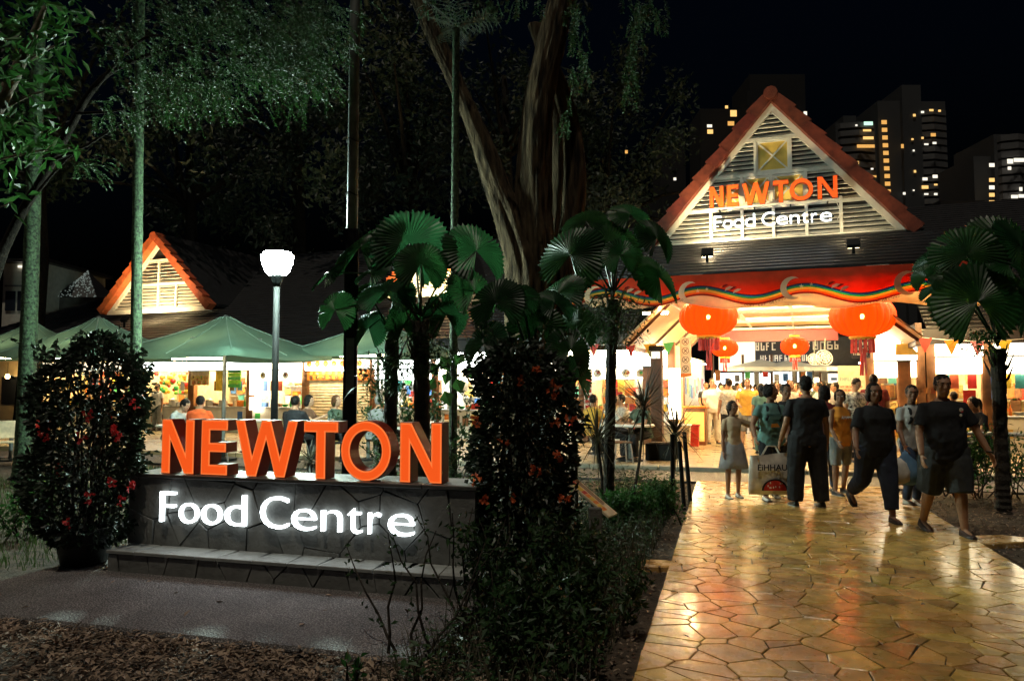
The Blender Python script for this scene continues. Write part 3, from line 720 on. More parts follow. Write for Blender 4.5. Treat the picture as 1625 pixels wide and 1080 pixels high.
# ------------------------------------------------------------------ festive banner along the porch eave
bn = Bthing('festive_banner', 'red and orange festive banner with crescents and rainbow ribbon under the porch eave', 'banner', 0, -2.0)
BX0, BX1 = -4.08, 4.15
wave = lambda x: math.sin((x-.35)*2*math.pi/2.08)
wz = lambda x: 3.50+.11*wave(x)-.022*x
bot = lambda x: 3.26+.06*math.sin((x+.15)*2*math.pi/2.08)-.032*x
def ribbon(f0, f1, y, m, name, n=110, x0=BX0, x1=BX1):
    mb = MB(); vs = []
    for i in range(n+1):
        x = x0+(x1-x0)*i/n; yy = y+.025*math.sin(x*5.1)
        vs += [(x, yy, f0(x)), (x, yy, f1(x)), (x, yy+.004, f0(x)), (x, yy+.004, f1(x))]
    fs = []
    for i in range(n):
        a = i*4; b = a+4; fs += [(a, b, b+1, a+1), (a+2, a+3, b+3, b+2), (a, a+2, b+2, b), (a+1, b+1, b+3, a+3)]
    return mb.add(vs, fs).build(name, m, bn, True)
ribbon(lambda x: wz(x)+.10, lambda x: 3.98, 0, 'fab_red', 'cloth')
ribbon(lambda x: bot(x)+.0, lambda x: wz(x)-.10, -.005, 'fab_cream', 'border')
for k, (m_, a, b) in enumerate((('fab_dkred', -.105, -.07), ('fab_orange', -.07, -.03), ('fab_yellow', -.03, .025), ('fab_green', .025, .06), ('fab_blue', .06, .09), ('fab_ink', .09, .105))):
    ribbon(lambda x: wz(x)+a, lambda x: wz(x)+b, -.009, m_, 'ribbon_stripe')
def flat(name, poly, m, y, par=bn): return MB().prism(poly, y, y+.003).build(name, m, par)
for k, cx in enumerate((-3.55, -1.45, .62, 2.72)):
    cz = 3.60; r0 = .24; P_ = []
    for i in range(13):
        a = R(75)+R(215)*i/12; P_.append((cx+math.cos(a)*r0, cz+math.sin(a)*r0))
    for i in range(13):
        a = R(290)-R(215)*i/12; P_.append((cx+.075+math.cos(a)*r0*.80, cz+.01+math.sin(a)*r0*.80))
    flat('crescent', P_, 'fab_grey', -.034)
    for (sx, szz, sr) in ((.17, .03, .05), (.36, .06, .04)):
        flat('star', [(cx+sx+math.cos(R(90+36*i))*sr*(1 if i % 2 == 0 else .4), cz+szz+math.sin(R(90+36*i))*sr*(1 if i % 2 == 0 else .4)) for i in range(10)], 'fab_grey', -.034)
    for j in range(7):                              # flame-like cloud scrolls
        x0 = cx+.62+j*.055; z0 = wz(x0)+.10+.03*math.sin(j*2.1); s = .05+.02*(j % 3)
        flat('scroll', [(x0, z0), (x0+s, z0+s*.35), (x0+s*1.9, z0+s*.9), (x0+s*1.1, z0+s*1.1), (x0+.2*s, z0+s*.7)], ('fab_orange', 'fab_dkred', 'fab_cream')[j % 3], -.036-.002*(j % 3))
    for j, ch in enumerate('OORF SHT ORCHHD'):
        if ch == ' ': continue
        x0 = cx-.95+j*.055; t = text(ch, .062, 'fab_ink', bn, x0, -.036, wz(x0)-.145, 'letter', .001)
# ------------------------------------------------------------------ lanterns
def lantern_mat(name, col, es, tr):
    m = mat(name, (.22, .008, .001), .9, var=.1, emit=col, es=es, spec=.1); nt = m.node_tree; t = nt.nodes.new('ShaderNodeBsdfTransparent'); x = nt.nodes.new('ShaderNodeMixShader'); x.inputs[0].default_value = tr
    t.inputs[0].default_value = (1, .5, .2, 1)
    nt.links.new(nt.nodes['Principled BSDF'].outputs[0], x.inputs[1]); nt.links.new(t.outputs[0], x.inputs[2]); nt.links.new(x.outputs[0], nt.nodes['Material Output'].inputs[0])
mat('lantern_wire', (.2, .01, .0), .8, var=.1, emit=(1, .03, 0), es=.22)
lantern_mat('lantern_silk', (1, .044, .001), .75, .05)
def lantern(lab, px_, py_, y, wpx, hpx, tl, big=True):
    c = BLD.on(px_, py_, y); l = BLD.on(px_-wpx/2, py_, y); rr_ = (c.x-l.x)
    hh = abs(BLD.on(px_, py_-hpx/2, y).z-c.z)
    t = Bthing('paper_lantern', lab, 'lantern', c.x, y, c.z)
    prof = []
    for i in range(13):
        a = -math.pi/2*.88+math.pi*.88*i/12; prof.append((rr_*math.cos(a)**.8, hh*math.sin(a)/math.sin(math.pi/2*.88)))
    MB().lathe(prof, 96, rib=.018, nr=24).build('shade', 'lantern_silk', t, True)
    wr = MB()
    for k in range(24):
        a = 2*math.pi*(k+.5)/24; wr.tube([(math.cos(a)*r*.994, math.sin(a)*r*.994, z_) for r, z_ in prof], .004, 4, False)
    wr.build('wire_ribs', 'lantern_wire', t)
    MB().tube([(0, 0, -hh*.2), (0, 0, hh)], .008, 6).build('bulb_stem', 'dark_wood', t)
    MB().ell((0, 0, 0), (.038, .038, .05), 10, 8).build('bulb', 'bulb_hot', t, True)
    MB().lathe([(rr_*.36, -.02), (rr_*.38, .0), (rr_*.36, .03)], 24, (0, 0, hh+.01)).build('top_ring', 'yellow', t)
    cl = MB().lathe([(rr_*.38, -.05), (rr_*.42, -.02), (rr_*.40, .01)], 24, (0, 0, -hh)).build('bottom_ring', 'yellow', t)
    mb = MB(); n = 14
    for i in range(n):
        a = 2*math.pi*i/n; x, yv = math.cos(a)*rr_*.33, math.sin(a)*rr_*.33
        mb.tube([(x, yv, -hh-.04), (x*1.05, yv*1.05, -hh-tl*.42)], .02 if big else .014, 5)
    mb.build('fringe', 'red', t)
    mb = MB()
    for i in range(5):
        a = 2*math.pi*i/5; mb.tube([(math.cos(a)*.04, math.sin(a)*.04, -hh-tl*.3), (math.cos(a+.5)*.06, math.sin(a+.5)*.06, -hh-tl)], .018 if big else .012, 5)
    mb.build('tassel', 'red', t)
    MB().tube([(0, 0, hh), (0, 0, hh+.35)], .006, 4).build('cord', 'dark_wood', t)
lantern('big orange-red lantern hanging on the left of the entrance', 1124, 503, -1.35, 91, 60, .75)
lantern('big orange-red lantern hanging on the right of the entrance', 1368, 502, -1.35, 106, 64, .8)
lantern('smaller red lantern inside the passage, left of the pair', 1150, 552, 4.0, 43, 28, .42, False)
lantern('smaller red lantern inside the passage, right of the pair', 1261, 549, 4.0, 45, 30, .4, False)
# ================================================================== hawker stalls
SF = 1.5
def glyph_row(par, x0, x1, y, z, h, m, seed, name='lettering'):
    """a row of small unreadable characters, flat strokes"""
    q = random.Random(seed); mb = MB(); x = x0; st = h*.16
    while x < x1-h*.5:
        w_ = h*q.uniform(.4, .65)
        if q.random() < .12: x += h*.4; continue
        mb.box(x, x+st, y-.004, y, z, z+h)
        if q.random() < .6: mb.box(x+w_-st, x+w_, y-.004, y, z, z+h*q.choice([1, .6]))
        for f in (0, .45, .84):
            if q.random() < .55: mb.box(x+st, x+w_-st, y-.004, y, z+h*f, z+h*f+st)
        x += w_+h*.18
    return mb.build(name, m, par)
def plate_pics(par, x0, x1, z, y, n, r, seed, base='white'):
    rr = random.Random(seed); out = []
    for i in range(n):
        x = x0+(x1-x0)*(i+.5)/n
        MB().lathe([(r, 0), (r, .004), (r*.9, .008)], 14).xf(Matrix.Translation((x, y, z)) @ Matrix.Rotation(R(90), 4, 'X')).build('dish_picture', base, par)
        for k in range(4):
            a = rr.uniform(0, 6.3); q = r*rr.uniform(.1, .5); s = r*rr.uniform(.22, .42)
            MB().lathe([(s, 0), (s*.7, .006)], 7).xf(Matrix.Translation((x+math.cos(a)*q, y-.009-.002*k, z+math.sin(a)*q*.8)) @ Matrix.Rotation(R(90), 4, 'X')).build('food_picture', rr.choice(['food_a', 'food_b', 'food_c', 'food_d', 'green']), par)
def goods(x0, x1, y, z, where, seed, n=9):
    """jars, trays, boxes, bowls standing on a counter"""
    rr = random.Random(seed); x = x0+.1
    while x < x1-.15:
        k = rr.choice(['jar', 'tray', 'box', 'bowl', 'bottle', 'pot'])
        if k == 'jar':
            t = Bthing('storage_jar', 'filled jar on '+where, 'jar', x, y, z, 0, 'jars on '+where)
            r = rr.uniform(.05, .075); h = rr.uniform(.14, .22)
            MB().lathe([(r*.9, 0), (r, .02), (r, h*.85), (r*.75, h*.95)], 12).build('jar_body', rr.choice(['food_c', 'food_a', 'cream', 'orange']), t, True)
            MB().lathe([(r*.8, h*.95), (r*.82, h*1.1), (r*.7, h*1.12)], 12).build('lid', rr.choice(['red', 'white', 'green']), t); x += r*2+.05
        elif k == 'tray':
            wd = rr.uniform(.22, .34)
            t = Bthing('food_tray', 'heaped steel food tray on '+where, 'tray', x+wd/2, y, z, 0, 'trays on '+where)
            MB().add([(-wd/2, -.12, .06), (wd/2, -.12, .06), (wd/2, .12, .06), (-wd/2, .12, .06), (-wd/2*.9, -.1, 0), (wd/2*.9, -.1, 0), (wd/2*.9, .1, 0), (-wd/2*.9, .1, 0)], [(4,5,6,7),(0,4,5,1),(1,5,6,2),(2,6,7,3),(3,7,4,0)]).build('tray_body', 'steel', t)
            mb = MB()
            for q in range(10): mb.ell((rr.uniform(-.4, .4)*wd, rr.uniform(-.08, .08), .05+rr.uniform(0, .03)), (.04, .035, .03), 7, 5)
            mb.build('food_heap', rr.choice(['food_a', 'food_b', 'food_c', 'orange', 'yellow']), t, True); x += wd+.05
        elif k == 'box':
            wd, h = rr.uniform(.12, .25), rr.uniform(.1, .26)
            cw = rr.choice(['yellow', 'red', 'white', 'brown', 'orange', 'blue']); o = MB().bev(-wd/2, wd/2, -.09, .09, 0, h, .008).build('carton', cw, None)
            o.location = BLD.w(x+wd/2, y, z); o.rotation_euler = (0, 0, BLD.rz+rr.uniform(-.3, .3)); tag(o, ('tall ' if h > .18 else 'low ')+cw+' carton on '+where, 'carton', 'cartons on '+where); x += wd+.04
        elif k == 'bowl':
            cw = rr.choice(['white', 'cream', 'green', 'orange']); o = MB().lathe([(.05, 0), (.06, .01), (.11, .08), (.12, .085), (.1, .075), (.05, .03)], 14).build('bowl', cw, None, True)
            o.location = BLD.w(x+.12, y, z); tag(o, 'open '+cw+' bowl on '+where, 'bowl', 'bowls on '+where); x += .28
        elif k == 'bottle':
            cw = rr.choice(['red', 'brown', 'green', 'orange']); o = MB().lathe([(.032, 0), (.035, .01), (.035, .15), (.014, .2), (.013, .25), (.016, .255)], 10).build('bottle', cw, None, True)
            o.location = BLD.w(x+.05, y, z); tag(o, cw+' sauce bottle on '+where, 'bottle', 'bottles on '+where); x += .11
        else:
            t = Bthing('cooking_pot', 'lidded steel pot on '+where, 'pot', x+.16, y, z, 0, 'pots on '+where)
            MB().lathe([(.13, 0), (.14, .02), (.14, .18), (.145, .19)], 16).build('pot_body', 'steel', t, True)
            MB().lathe([(.14, .19), (.1, .23), (.02, .25), (.02, .28), (.005, .285)], 16).build('lid', 'steel', t, True); x += .36
def stall(label, u0, u1, head='sign_glow', menu='sign_glow', wallm='cream', shelf=True, pics=0, seed=1, tube='tube_white', where=None, open_=True, counter='white_plastic', headz=(2.12, 2.44), menuz=(1.78, 2.09), x01=None, cz=.92, lightn=2):
    x0, x1 = x01 or (BLD.on(u0, 620, SF).x, BLD.on(u1, 620, SF).x)
    t = Bthing('hawker_stall', label, 'stall', 0, 0)
    w_ = x1-x0
    MB().box(x0, x1, SF+2.0, SF+2.06, .08, 2.7).build('back_wall', wallm, t)
    for xx in (x0, x1): MB().box(xx-.09, xx+.09, SF-.05, SF+.12, .08, 2.75).build('post', 'brown_wood', t)
    for xx, nm in ((x0+.03, 'side_wall'), (x1-.03, 'side_wall')): MB().box(xx-.03, xx+.03, SF+.121, SF+2.0, .08, 2.7).build(nm, wallm, t)
    hb = MB().bev(x0+.1, x1-.1, SF-.30, SF-.02, headz[0], headz[1], .01).build('signboard', head, t)
    if menu: 
        mbx = MB().bev(x0+.1, x1-.1, SF-.14, SF-.05, menuz[0], menuz[1], .008).build('menu_board', menu, t)
    MB().box(x0+.1, x1-.1, SF-.32, SF-.0, headz[0]-.03, headz[0]-.004).build('sign_rail', 'black_metal', t)
    if open_:
        MB().bev(x0+.12, x1-.12, SF+.0, SF+.55, .08, cz-.04, .01).build('counter', counter, t)
        MB().bev(x0+.1, x1-.1, SF-.06, SF+.6, cz-.04, cz, .008).build('counter_top', 'steel', t)
    if shelf:
        for zz in (1.25, 1.6): MB().box(x0+.1, x1-.1, SF+1.65, SF+1.98, zz-.02, zz).build('shelf', 'white_plastic', t)
    for k in range(lightn):
        yy = SF+.45+k*.9
        MB().tube([(x0+.25, yy, 2.55), (x1-.25, yy, 2.55)], .024, 8).build('tube_light', tube, t)
    where = where or label
    if open_:
        q = random.Random(seed*3+1); nc = max(4, int(w_/.34)); cols = ['food_a', 'food_b', 'food_c', 'red', 'orange', 'yellow', 'green', 'white', 'teal', 'brown', 'blue', 'food_d']
        for k in range(nc):                              # printed cards and notices over the whole back wall
            for zz in (.98, 1.32, 1.66, 1.98):
                if q.random() < .2: continue
                cx_ = x0+.12+(w_-.24)*(k+.5)/nc; hw_ = (w_-.24)/nc*q.uniform(.3, .47)
                MB().box(cx_-hw_, cx_+hw_, SF+1.60 if zz < 1.7 else SF+1.96, SF+1.61 if zz < 1.7 else SF+1.97, zz, zz+q.uniform(.18, .30)).build('wall_card', q.choice(cols), t)
        for k in range(nc):                              # notices under the menu board and on the counter front
            cx_ = x0+.2+(w_-.4)*(k+.5)/nc
            if q.random() < .6: MB().box(cx_-.1, cx_+.1, SF-.012, SF-.004, .3+q.uniform(0, .2), .55+q.uniform(0, .25)).build('counter_notice', q.choice(cols), t)
            if q.random() < .45: MB().box(cx_-.09, cx_+.09, SF-.03, SF-.02, menuz[0]-.34, menuz[0]-.02).build('hanging_card', q.choice(cols), t)
    if open_: goods(x0+.12, x1-.15, SF+.2, cz, where, seed)
    if shelf:
        goods(x0+.12, x1-.12, SF+1.8, 1.25, 'the lower shelf of '+where, seed+50); goods(x0+.12, x1-.12, SF+1.8, 1.6, 'the upper shelf of '+where, seed+90)
    if pics: plate_pics(t, x0+.2, x1-.2, (menuz[0]+menuz[1])/2, SF-.145, pics, .12, seed)
    return t, x0, x1
X = lambda u, v=620, y=SF: BLD.on(u, v, y).x
Zp = lambda u, v, y=SF: BLD.on(u, v, y).z
# -- far left wing
t, a, b = stall('dim end stall with a dark window left of the fruit stall', 60, 222, 'sign_dim', None, 'cream', True, 0, 3, where='the end stall', lightn=1)
wl = Bthing('pale_wall', 'cream end wall with dark window at the far left', 'wall', 0, 0)
xa, xb = X(-60), X(56)
MB().box(xa, xb, SF-.02, SF+.1, .08, 2.75).build('panel', 'cream_paint', wl)
wn_ = MB().box(X(4), X(38), SF-.05, SF-.021, .9, 1.95).build('window', 'navy', wl); MB().box(X(3), X(39), SF-.07, SF-.051, 1.95, 2.02).build('window_frame', 'white_paint', wn_)
p = BLD.on(12, 597, .9); bt = Bthing('bare_bulb', 'warm bare bulb hanging in front of the cream end wall', 'bulb', p.x, .9, p.z)
MB().ell((0, 0, 0), (.07, .07, .085), 12, 8).build('glass', 'bulb_warm', bt, True); MB().tube([(0, 0, .08), (0, 0, .5)], .008, 5).build('cord', 'black_metal', bt)
# A fruit stall
t, a, b = stall('brightly lit fruit stall with white signboard left of the food-picture stall', 222, 303, 'sign_cool', None, 'cream', True, 0, 11, where='the fruit stall')
rr = random.Random(4)
for k in range(70):                                  # hanging fruit clusters
    x = rr.uniform(a+.15, b-.15); z = rr.uniform(1.35, 2.05)
    cw = rr.choice(['yellow', 'yellow', 'orange', 'green', 'food_c', 'red', 'lime']); o = MB().ell((0, 0, 0), (rr.uniform(.05, .1),)*3, 9, 6).build('hanging_fruit', cw, None, True)
    o.location = BLD.w(x, SF+.5+rr.uniform(-.1, .4), z); tag(o, 'round %s fruit hung in the front of the fruit stall' % ('golden' if cw == 'food_c' else cw), 'fruit', 'fruit hung in the fruit stall')
# B food picture stall
t, a, b = stall('stall with a big food picture, a yellow panel and a green striped blind', 306, 396, 'sign_cool', None, 'cream', True, 0, 14, where='the green blind stall')
pb = MB().box(X(309), X(338), SF-.2, SF-.17, Zp(320, 611), Zp(320, 589)).build('picture_board', 'cream', t); plate_pics(pb, X(310), X(337), Zp(320, 600), SF-.21, 4, .1, 9, 'food_c'); plate_pics(pb, X(311), X(336), Zp(320, 607), SF-.22, 3, .09, 10, 'food_a')
MB().box(X(349), X(362), SF-.2, SF-.17, Zp(355, 620), Zp(355, 588)).build('yellow_panel', 'yellow', t)
for k in range(9): MB().box(X(368), X(388), SF-.2+.012*(k % 2), SF-.17, 1.0+.12*k+.55, 1.0+.12*(k+1)+.545).build('blind_slat', 'lime' if k % 2 else 'green', t)
# C white menu stall
t, a, b = stall('stall with plain white menu panels between brown posts', 396, 484, 'sign_glow', 'sign_glow', 'white', True, 2, 17, where='the white panel stall')
for (u0, u1, v0, v1) in ((402, 419, 604, 626), (402, 419, 630, 650)): MB().box(X(u0), X(u1), SF-.18, SF-.15, Zp(u0, v1), Zp(u0, v0)).build('menu_panel', 'sign_glow', t)
MB().box(X(462), X(484), SF+.7, SF+.72, .95, 1.75).build('dark_window', 'teal', t)
# D closed shutter stall
t, a, b = stall('closed stall with cream roller shutter under a strip of food pictures', 487, 592, 'sign_dim', 'orange', 'cream', False, 0, 19, open_=False, lightn=0, where='the shutter stall')
MB().tube([(a+.3, SF-.5, 2.1), (b-.3, SF-.5, 2.1)], .022, 8).build('tube_light', 'tube_soft', t)  # tube added to brighten the shutter
z = .2; k = 0
while z < 1.75:
    MB().add([(a+.1, SF+.0, z), (b-.1, SF+.0, z), (b-.1, SF-.025, z+.045), (a+.1, SF-.025, z+.045), (a+.1, SF+.0, z+.088), (b-.1, SF+.0, z+.088)], [(0,1,2,3), (3,2,5,4)]).build('shutter_slat', 'cream', t); z += .09
plate_pics(t, a+.15, b-.15, 1.86, SF-.16, 9, .065, 3, 'food_d'); plate_pics(t, a+.15, b-.15, 2.0, SF-.16, 9, .065, 4, 'food_c'); plate_pics(t, a+.15, b-.15, 2.28, SF-.31, 7, .09, 6, 'orange')
# E, F
t, a, b = stall('bright drinks stall with cool white signs behind the tall palms', 594, 690, 'sign_cool', 'sign_cool', 'white', True, 0, 23, 'tube_cool', where='the drinks stall')
for k in range(3): MB().box(a+.3+.35*k, a+.5+.35*k, SF-.17, SF-.15, 1.2, 1.5).build('price_card', ('white', 'teal', 'white')[k], t)
t, a, b = stall('bright stall seen through the right flowering column', 694, 800, 'sign_cool', 'sign_glow', 'white', True, 3, 27, 'tube_cool', where='the stall behind the flowering column')
t, a, b = stall('stall hidden behind the low fan palm with a yellow star sign', 804, 924, 'sign_glow', 'sign_glow', 'cream', True, 3, 29, where='the stall behind the low fan palm')
# G left of the entrance
t, a, b = stall('noodle stall with dish pictures left of the entrance passage', 928, 1066, 'sign_cool', 'sign_glow', 'cream', True, 5, 31, 'tube_white', where='the noodle stall')
for r_ in range(3):
    for k in range(6):
        MB().box(a+.5+k*.3, a+.74+k*.3, SF+.02, SF+.035, 1.12+r_*.22, 1.30+r_*.22).build('menu_card', random.Random(r_*7+k).choice(['food_a', 'red', 'food_c', 'orange', 'white', 'food_b']), t)
MB().box(X(930), X(943), SF-.2, SF-.18, .9, 2.05).build('red_poster', 'white', t); 
for k in range(7): MB().box(X(932), X(941), SF-.206, SF-.2, 1.0+k*.14, 1.08+k*.14).build('red_lettering', 'red', t)
lb = Bthing('light_box', 'tall white light box on a brown stand at the left passage corner', 'light box', X(1073), SF-.25)
MB().bev(-.14, .14, -.08, .08, .75, 2.05, .01).build('box', 'sign_glow', lb); MB().box(-.03, .03, -.03, .03, .075, .75).build('stand', 'brown_wood', lb)
# right of the entrance
for i, (u0, u1, lab, wh, sd) in enumerate(((1381, 1462, 'white-signed stall right of the entrance behind the walking women', 'the stall by the passage', 41), (1478, 1566, 'bright stall behind the man in the black shirt', 'the stall behind the walking man', 43), (1570, 1690, 'bright stall behind the right fan palm trunk', 'the stall behind the right palm', 47))):
    t, a, b = stall(lab, u0, u1, 'sign_glow', 'sign_glow', 'cream', True, 0, sd, where=wh, headz=(2.2, 2.95) if i == 0 else (2.28, 2.6), menuz=(1.80, 2.17) if i == 0 else (1.88, 2.25))
    for k in range(6):
        q = random.Random(sd+k); MB().box(a+.25+k*(b-a-.5)/6, a+.45+k*(b-a-.5)/6, SF+1.2, SF+1.22, 1.3, 1.62).build('poster', q.choice(['food_a', 'red', 'food_c', 'brown', 'white', 'orange']), t)
    if i == 1: MB().box(b-.5, b-.25, SF-.16, SF-.14, 1.05, 1.5).build('red_poster', 'red', t); MB().box(b+.05, b+.25, SF-.2, SF-.17, 1.3, 1.85).build('blue_poster', 'blue', t)
    if i == 0:
        for k in range(5): MB().box(a+.75+.13*k, a+.84+.13*k, SF-.05, SF-.03, 1.42, 1.56).build('menu_picture', ('food_b', 'food_a', 'brown', 'food_a', 'red')[k], t)
        hp = Bthing('noodle_heap', 'pale yellow heap of packed noodles on the stall counter', 'noodles', (a+b)/2+.1, SF+.1, .92); mb = MB()
        q = random.Random(2)
        for k in range(60): mb.tube([(q.uniform(-.5, .5), q.uniform(-.15, .15), q.uniform(0, .3)), (q.uniform(-.5, .5), q.uniform(-.15, .15), q.uniform(.05, .32)), (q.uniform(-.5, .5), q.uniform(-.15, .15), q.uniform(0, .3))], .03, 5)
        mb.build('strands', 'food_c', hp)
hd = Bthing('extractor_hood', 'steel hood shade hanging at the right stall corner', 'hood', BLD.on(1437, 545, SF-.6).x, SF-.6, BLD.on(1437, 563, SF-.6).z)
MB().add([(-.22, -.12, 0), (.26, -.12, 0), (.26, .12, 0), (-.22, .12, 0), (-.2, -.06, .26), (.05, -.06, .26), (.05, .06, .26), (-.2, .06, .26)], [(0,1,2,3),(4,5,6,7),(0,1,5,4),(1,2,6,5),(2,3,7,6),(3,0,4,7)]).build('shade', 'brass_pane', hd); MB().tube([(-.08, 0, .26), (-.08, 0, .5)], .02, 6).build('pipe', 'steel', hd)
# passage side boards
sb = Bthing('notice_board', 'cream information board with red stripe on the right of the passage', 'board', BLD.on(1352, 600, 2.2).x, 2.2)
MB().bev(-.32, .32, -.03, .03, .3, 2.1, .01).build('panel', 'cream', sb)
glyph_row(sb, -.27, .2, -.031, 1.72, .085, 'teal', 1); glyph_row(sb, -.27, .24, -.031, 1.56, .045, 'red', 2); glyph_row(sb, -.27, .05, -.031, 1.47, .045, 'red', 3)
MB().prism([(-.30, .9), (-.2, .9), (-.27, 1.35)], -.036, -.031).build('red_stripe', 'red', sb)
db = Bthing('hanging_sign', 'dark blue hanging sign with white lettering behind the right lantern tassel', 'sign', BLD.on(1366, 551, 1.1).x, 1.1, BLD.on(1366, 568, 1.1).z)
MB().bev(-.2, .2, -.02, .02, 0, .52, .008).build('panel', 'navy', db)
for k in range(3): glyph_row(db, -.16, .17, -.021, .07+k*.12, .06, 'white', 5+k)
MB().tube([(0, 0, .52), (0, 0, .9)], .008, 5).build('cord', 'black_metal', db)
xs_ = Bthing('plaque', 'cream hanging plaque with four circled crosses at the left passage corner', 'sign', BLD.on(1088, 560, -.2).x, -.2, BLD.on(1088, 592, -.2).z)
hgt = BLD.on(1088, 533, -.2).z-BLD.on(1088, 590, -.2).z
MB().bev(-.13, .13, -.02, .02, 0, hgt, .006).build('panel', 'cream', xs_)
for k in range(4):
    z0 = hgt*(k+.5)/4; rg = MB(); n = 20
    o_ = [(math.cos(i*2*math.pi/n)*.082, z0+math.sin(i*2*math.pi/n)*.082) for i in range(n)]; i_ = [(math.cos(i*2*math.pi/n)*.07, z0+math.sin(i*2*math.pi/n)*.07) for i in range(n)]
    rg.add([(x, -.023, z) for x, z in o_]+[(x, -.023, z) for x, z in i_], [(i, (i+1) % n, n+(i+1) % n, n+i) for i in range(n)]).build('circle', 'dark_wood', xs_)
    for s_ in (-1, 1): MB().prism([(-.04, z0-.04*s_-.012), (-.04, z0-.04*s_+.012), (.04, z0+.04*s_+.012), (.04, z0+.04*s_-.012)], -.024-.001*(s_+1), -.0215).build('cross_bar', 'dark_wood', xs_)
MB().prism([(-.13, -.005), (.13, -.005), (.13, -.06), (-.13, -.10)], -.018, .018).build('orange_foot', 'orange', xs_)
MB().tube([(0, 0, hgt), (0, 0, hgt+.4)], .006, 4).build('cord', 'dark_wood', xs_)
# bunting
def bunting(lab, u0, u1, v, y, n, cols):
    a, b = BLD.on(u0, v, y), BLD.on(u1, v, y); t = Bthing('bunting', lab, 'bunting', 0, 0)
    pt = lambda s: Vector((a.x+(b.x-a.x)*s, y, a.z+(b.z-a.z)*s-.10*4*s*(1-s)))
    MB().tube([pt(i/16) for i in range(17)], .008, 4).build('string', 'white_plastic', t)
    for i in range(n):
        s = (i+.5)/n; p = pt(s); q = random.Random(i+u0); tw = q.uniform(-.06, .06)
        MB().add([(p.x-.13, y, p.z), (p.x+.13, y+tw, p.z), (p.x+q.uniform(-.04, .04), y-tw, p.z-.30), (p.x-.13, y+.004, p.z), (p.x+.13, y+tw+.004, p.z), (p.x, y-tw+.004, p.z-.30)], [(0,1,2),(5,4,3),(0,3,4,1),(1,4,5,2),(2,5,3,0)]).build('flag', cols[i % len(cols)], t)
bunting('red yellow and green bunting over the noodle stall', 900, 1076, 541, -.6, 6, ['green', 'red', 'white', 'red', 'yellow', 'green'])
bunting('red and orange bunting over the stalls right of the entrance', 1448, 1660, 533, -.6, 5, ['red', 'orange', 'pink', 'yellow', 'red'])
# ------------------------------------------------------------------ far court seen through the passage
yf = 17.
for k, (u0, u1, v0, v1, m_) in enumerate(((1180, 1222, 592, 616, 'sign_cool'), (1226, 1268, 590, 622, 'sign_cool'), (1270, 1300, 590, 622, 'sign_glow'), (1132, 1178, 592, 614, 'sign_cool'), (1302, 1345, 592, 620, 'sign_dim'))):
    a, b = BLD.on(u0, v1, yf), BLD.on(u1, v0, yf); t = Bthing('far_stall', ('pale', 'white', 'bright', 'cool', 'warm')[k]+' glowing stall front across the far court, number '+str(k+1)+' of five', 'stall', 0, 0)
    t['label'] = ('glowing stall front across the court behind the left small lantern', 'glowing white stall front under the far parasols', 'glowing stall front across the court left of the fans', 'pale stall front at the left end of the far court', 'warm lit stall front behind the notice board')[k]
    MB().box(a.x, b.x, yf, yf+.1, 1.0, b.z).build('back_panel', m_, t); MB().box(a.x, b.x, yf-.3, yf, .07, 1.0).build('counter', 'brown', t)
    MB().box(a.x-.05, a.x+.05, yf-.3, yf-.02, .07, 3.0).build('post', 'dark_wood', t)
    for j in range(3):
        q = random.Random(k*9+j); xx = a.x+(b.x-a.x)*(j+.5)/3; MB().box(xx-.12, xx+.12, yf-.12, yf-.1, 1.5+q.uniform(0, .5), 1.8+q.uniform(.1, .7)).build('poster', q.choice(['red', 'white', 'food_a', 'green', 'blue', 'yellow', 'grey']), t)
fr = Bthing('far_roof', 'dark far roof with a row of pale lettering above the court parasols', 'roof', 0, 0)
a, b = BLD.on(1196, 585, yf+.5), BLD.on(1345, 545, yf+.5)
MB().box(a.x-.2, b.x+1, yf+.4, yf+.5, 2.35, 3.75).build('board', 'navy', fr)
glyph_row(fr, a.x+.1, b.x-.3, yf+.395, 3.2, .36, 'white', 8); glyph_row(fr, a.x+.3, b.x-.6, yf+.395, 2.7, .28, 'white', 9)
MB().box(BLD.on(1140, 580, yf).x, BLD.on(1198, 580, yf).x, yf+.2, yf+.3, 2.3, 3.6).build('poster_wall', 'sign_dim', fr)
for k, (u, v, w_, lab) in enumerate(((1207, 570, 2.3, 'far parasol peak on the left of the court pair'), (1253, 571, 2.3, 'far parasol peak on the right of the court pair'), (1290, 577, 2.0, 'far low parasol behind the passage fans'))):
    p = BLD.on(u, v, 13.5); t = Bthing('court_parasol', lab, 'parasol', p.x, 13.5, 0); zt = p.z; zb = BLD.on(u, 583, 13.5).z
    MB().add([(0, 0, zt)]+[(math.cos(i*math.pi/4+.39)*w_*.62, math.sin(i*math.pi/4+.39)*w_*.62, zb) for i in range(8)]+[(math.cos(i*math.pi/4+.39)*w_*.62, math.sin(i*math.pi/4+.39)*w_*.62, zb-.14) for i in range(8)], [(0, i+1, (i+1) % 8+1) for i in range(8)]+[(i+1, (i+1) % 8+1, (i+1) % 8+9, i+9) for i in range(8)]).build('canopy', 'canopy_white', t)
    MB().tube([(0, 0, .07), (0, 0, zt)], .03, 6).build('pole', 'grey_metal', t)
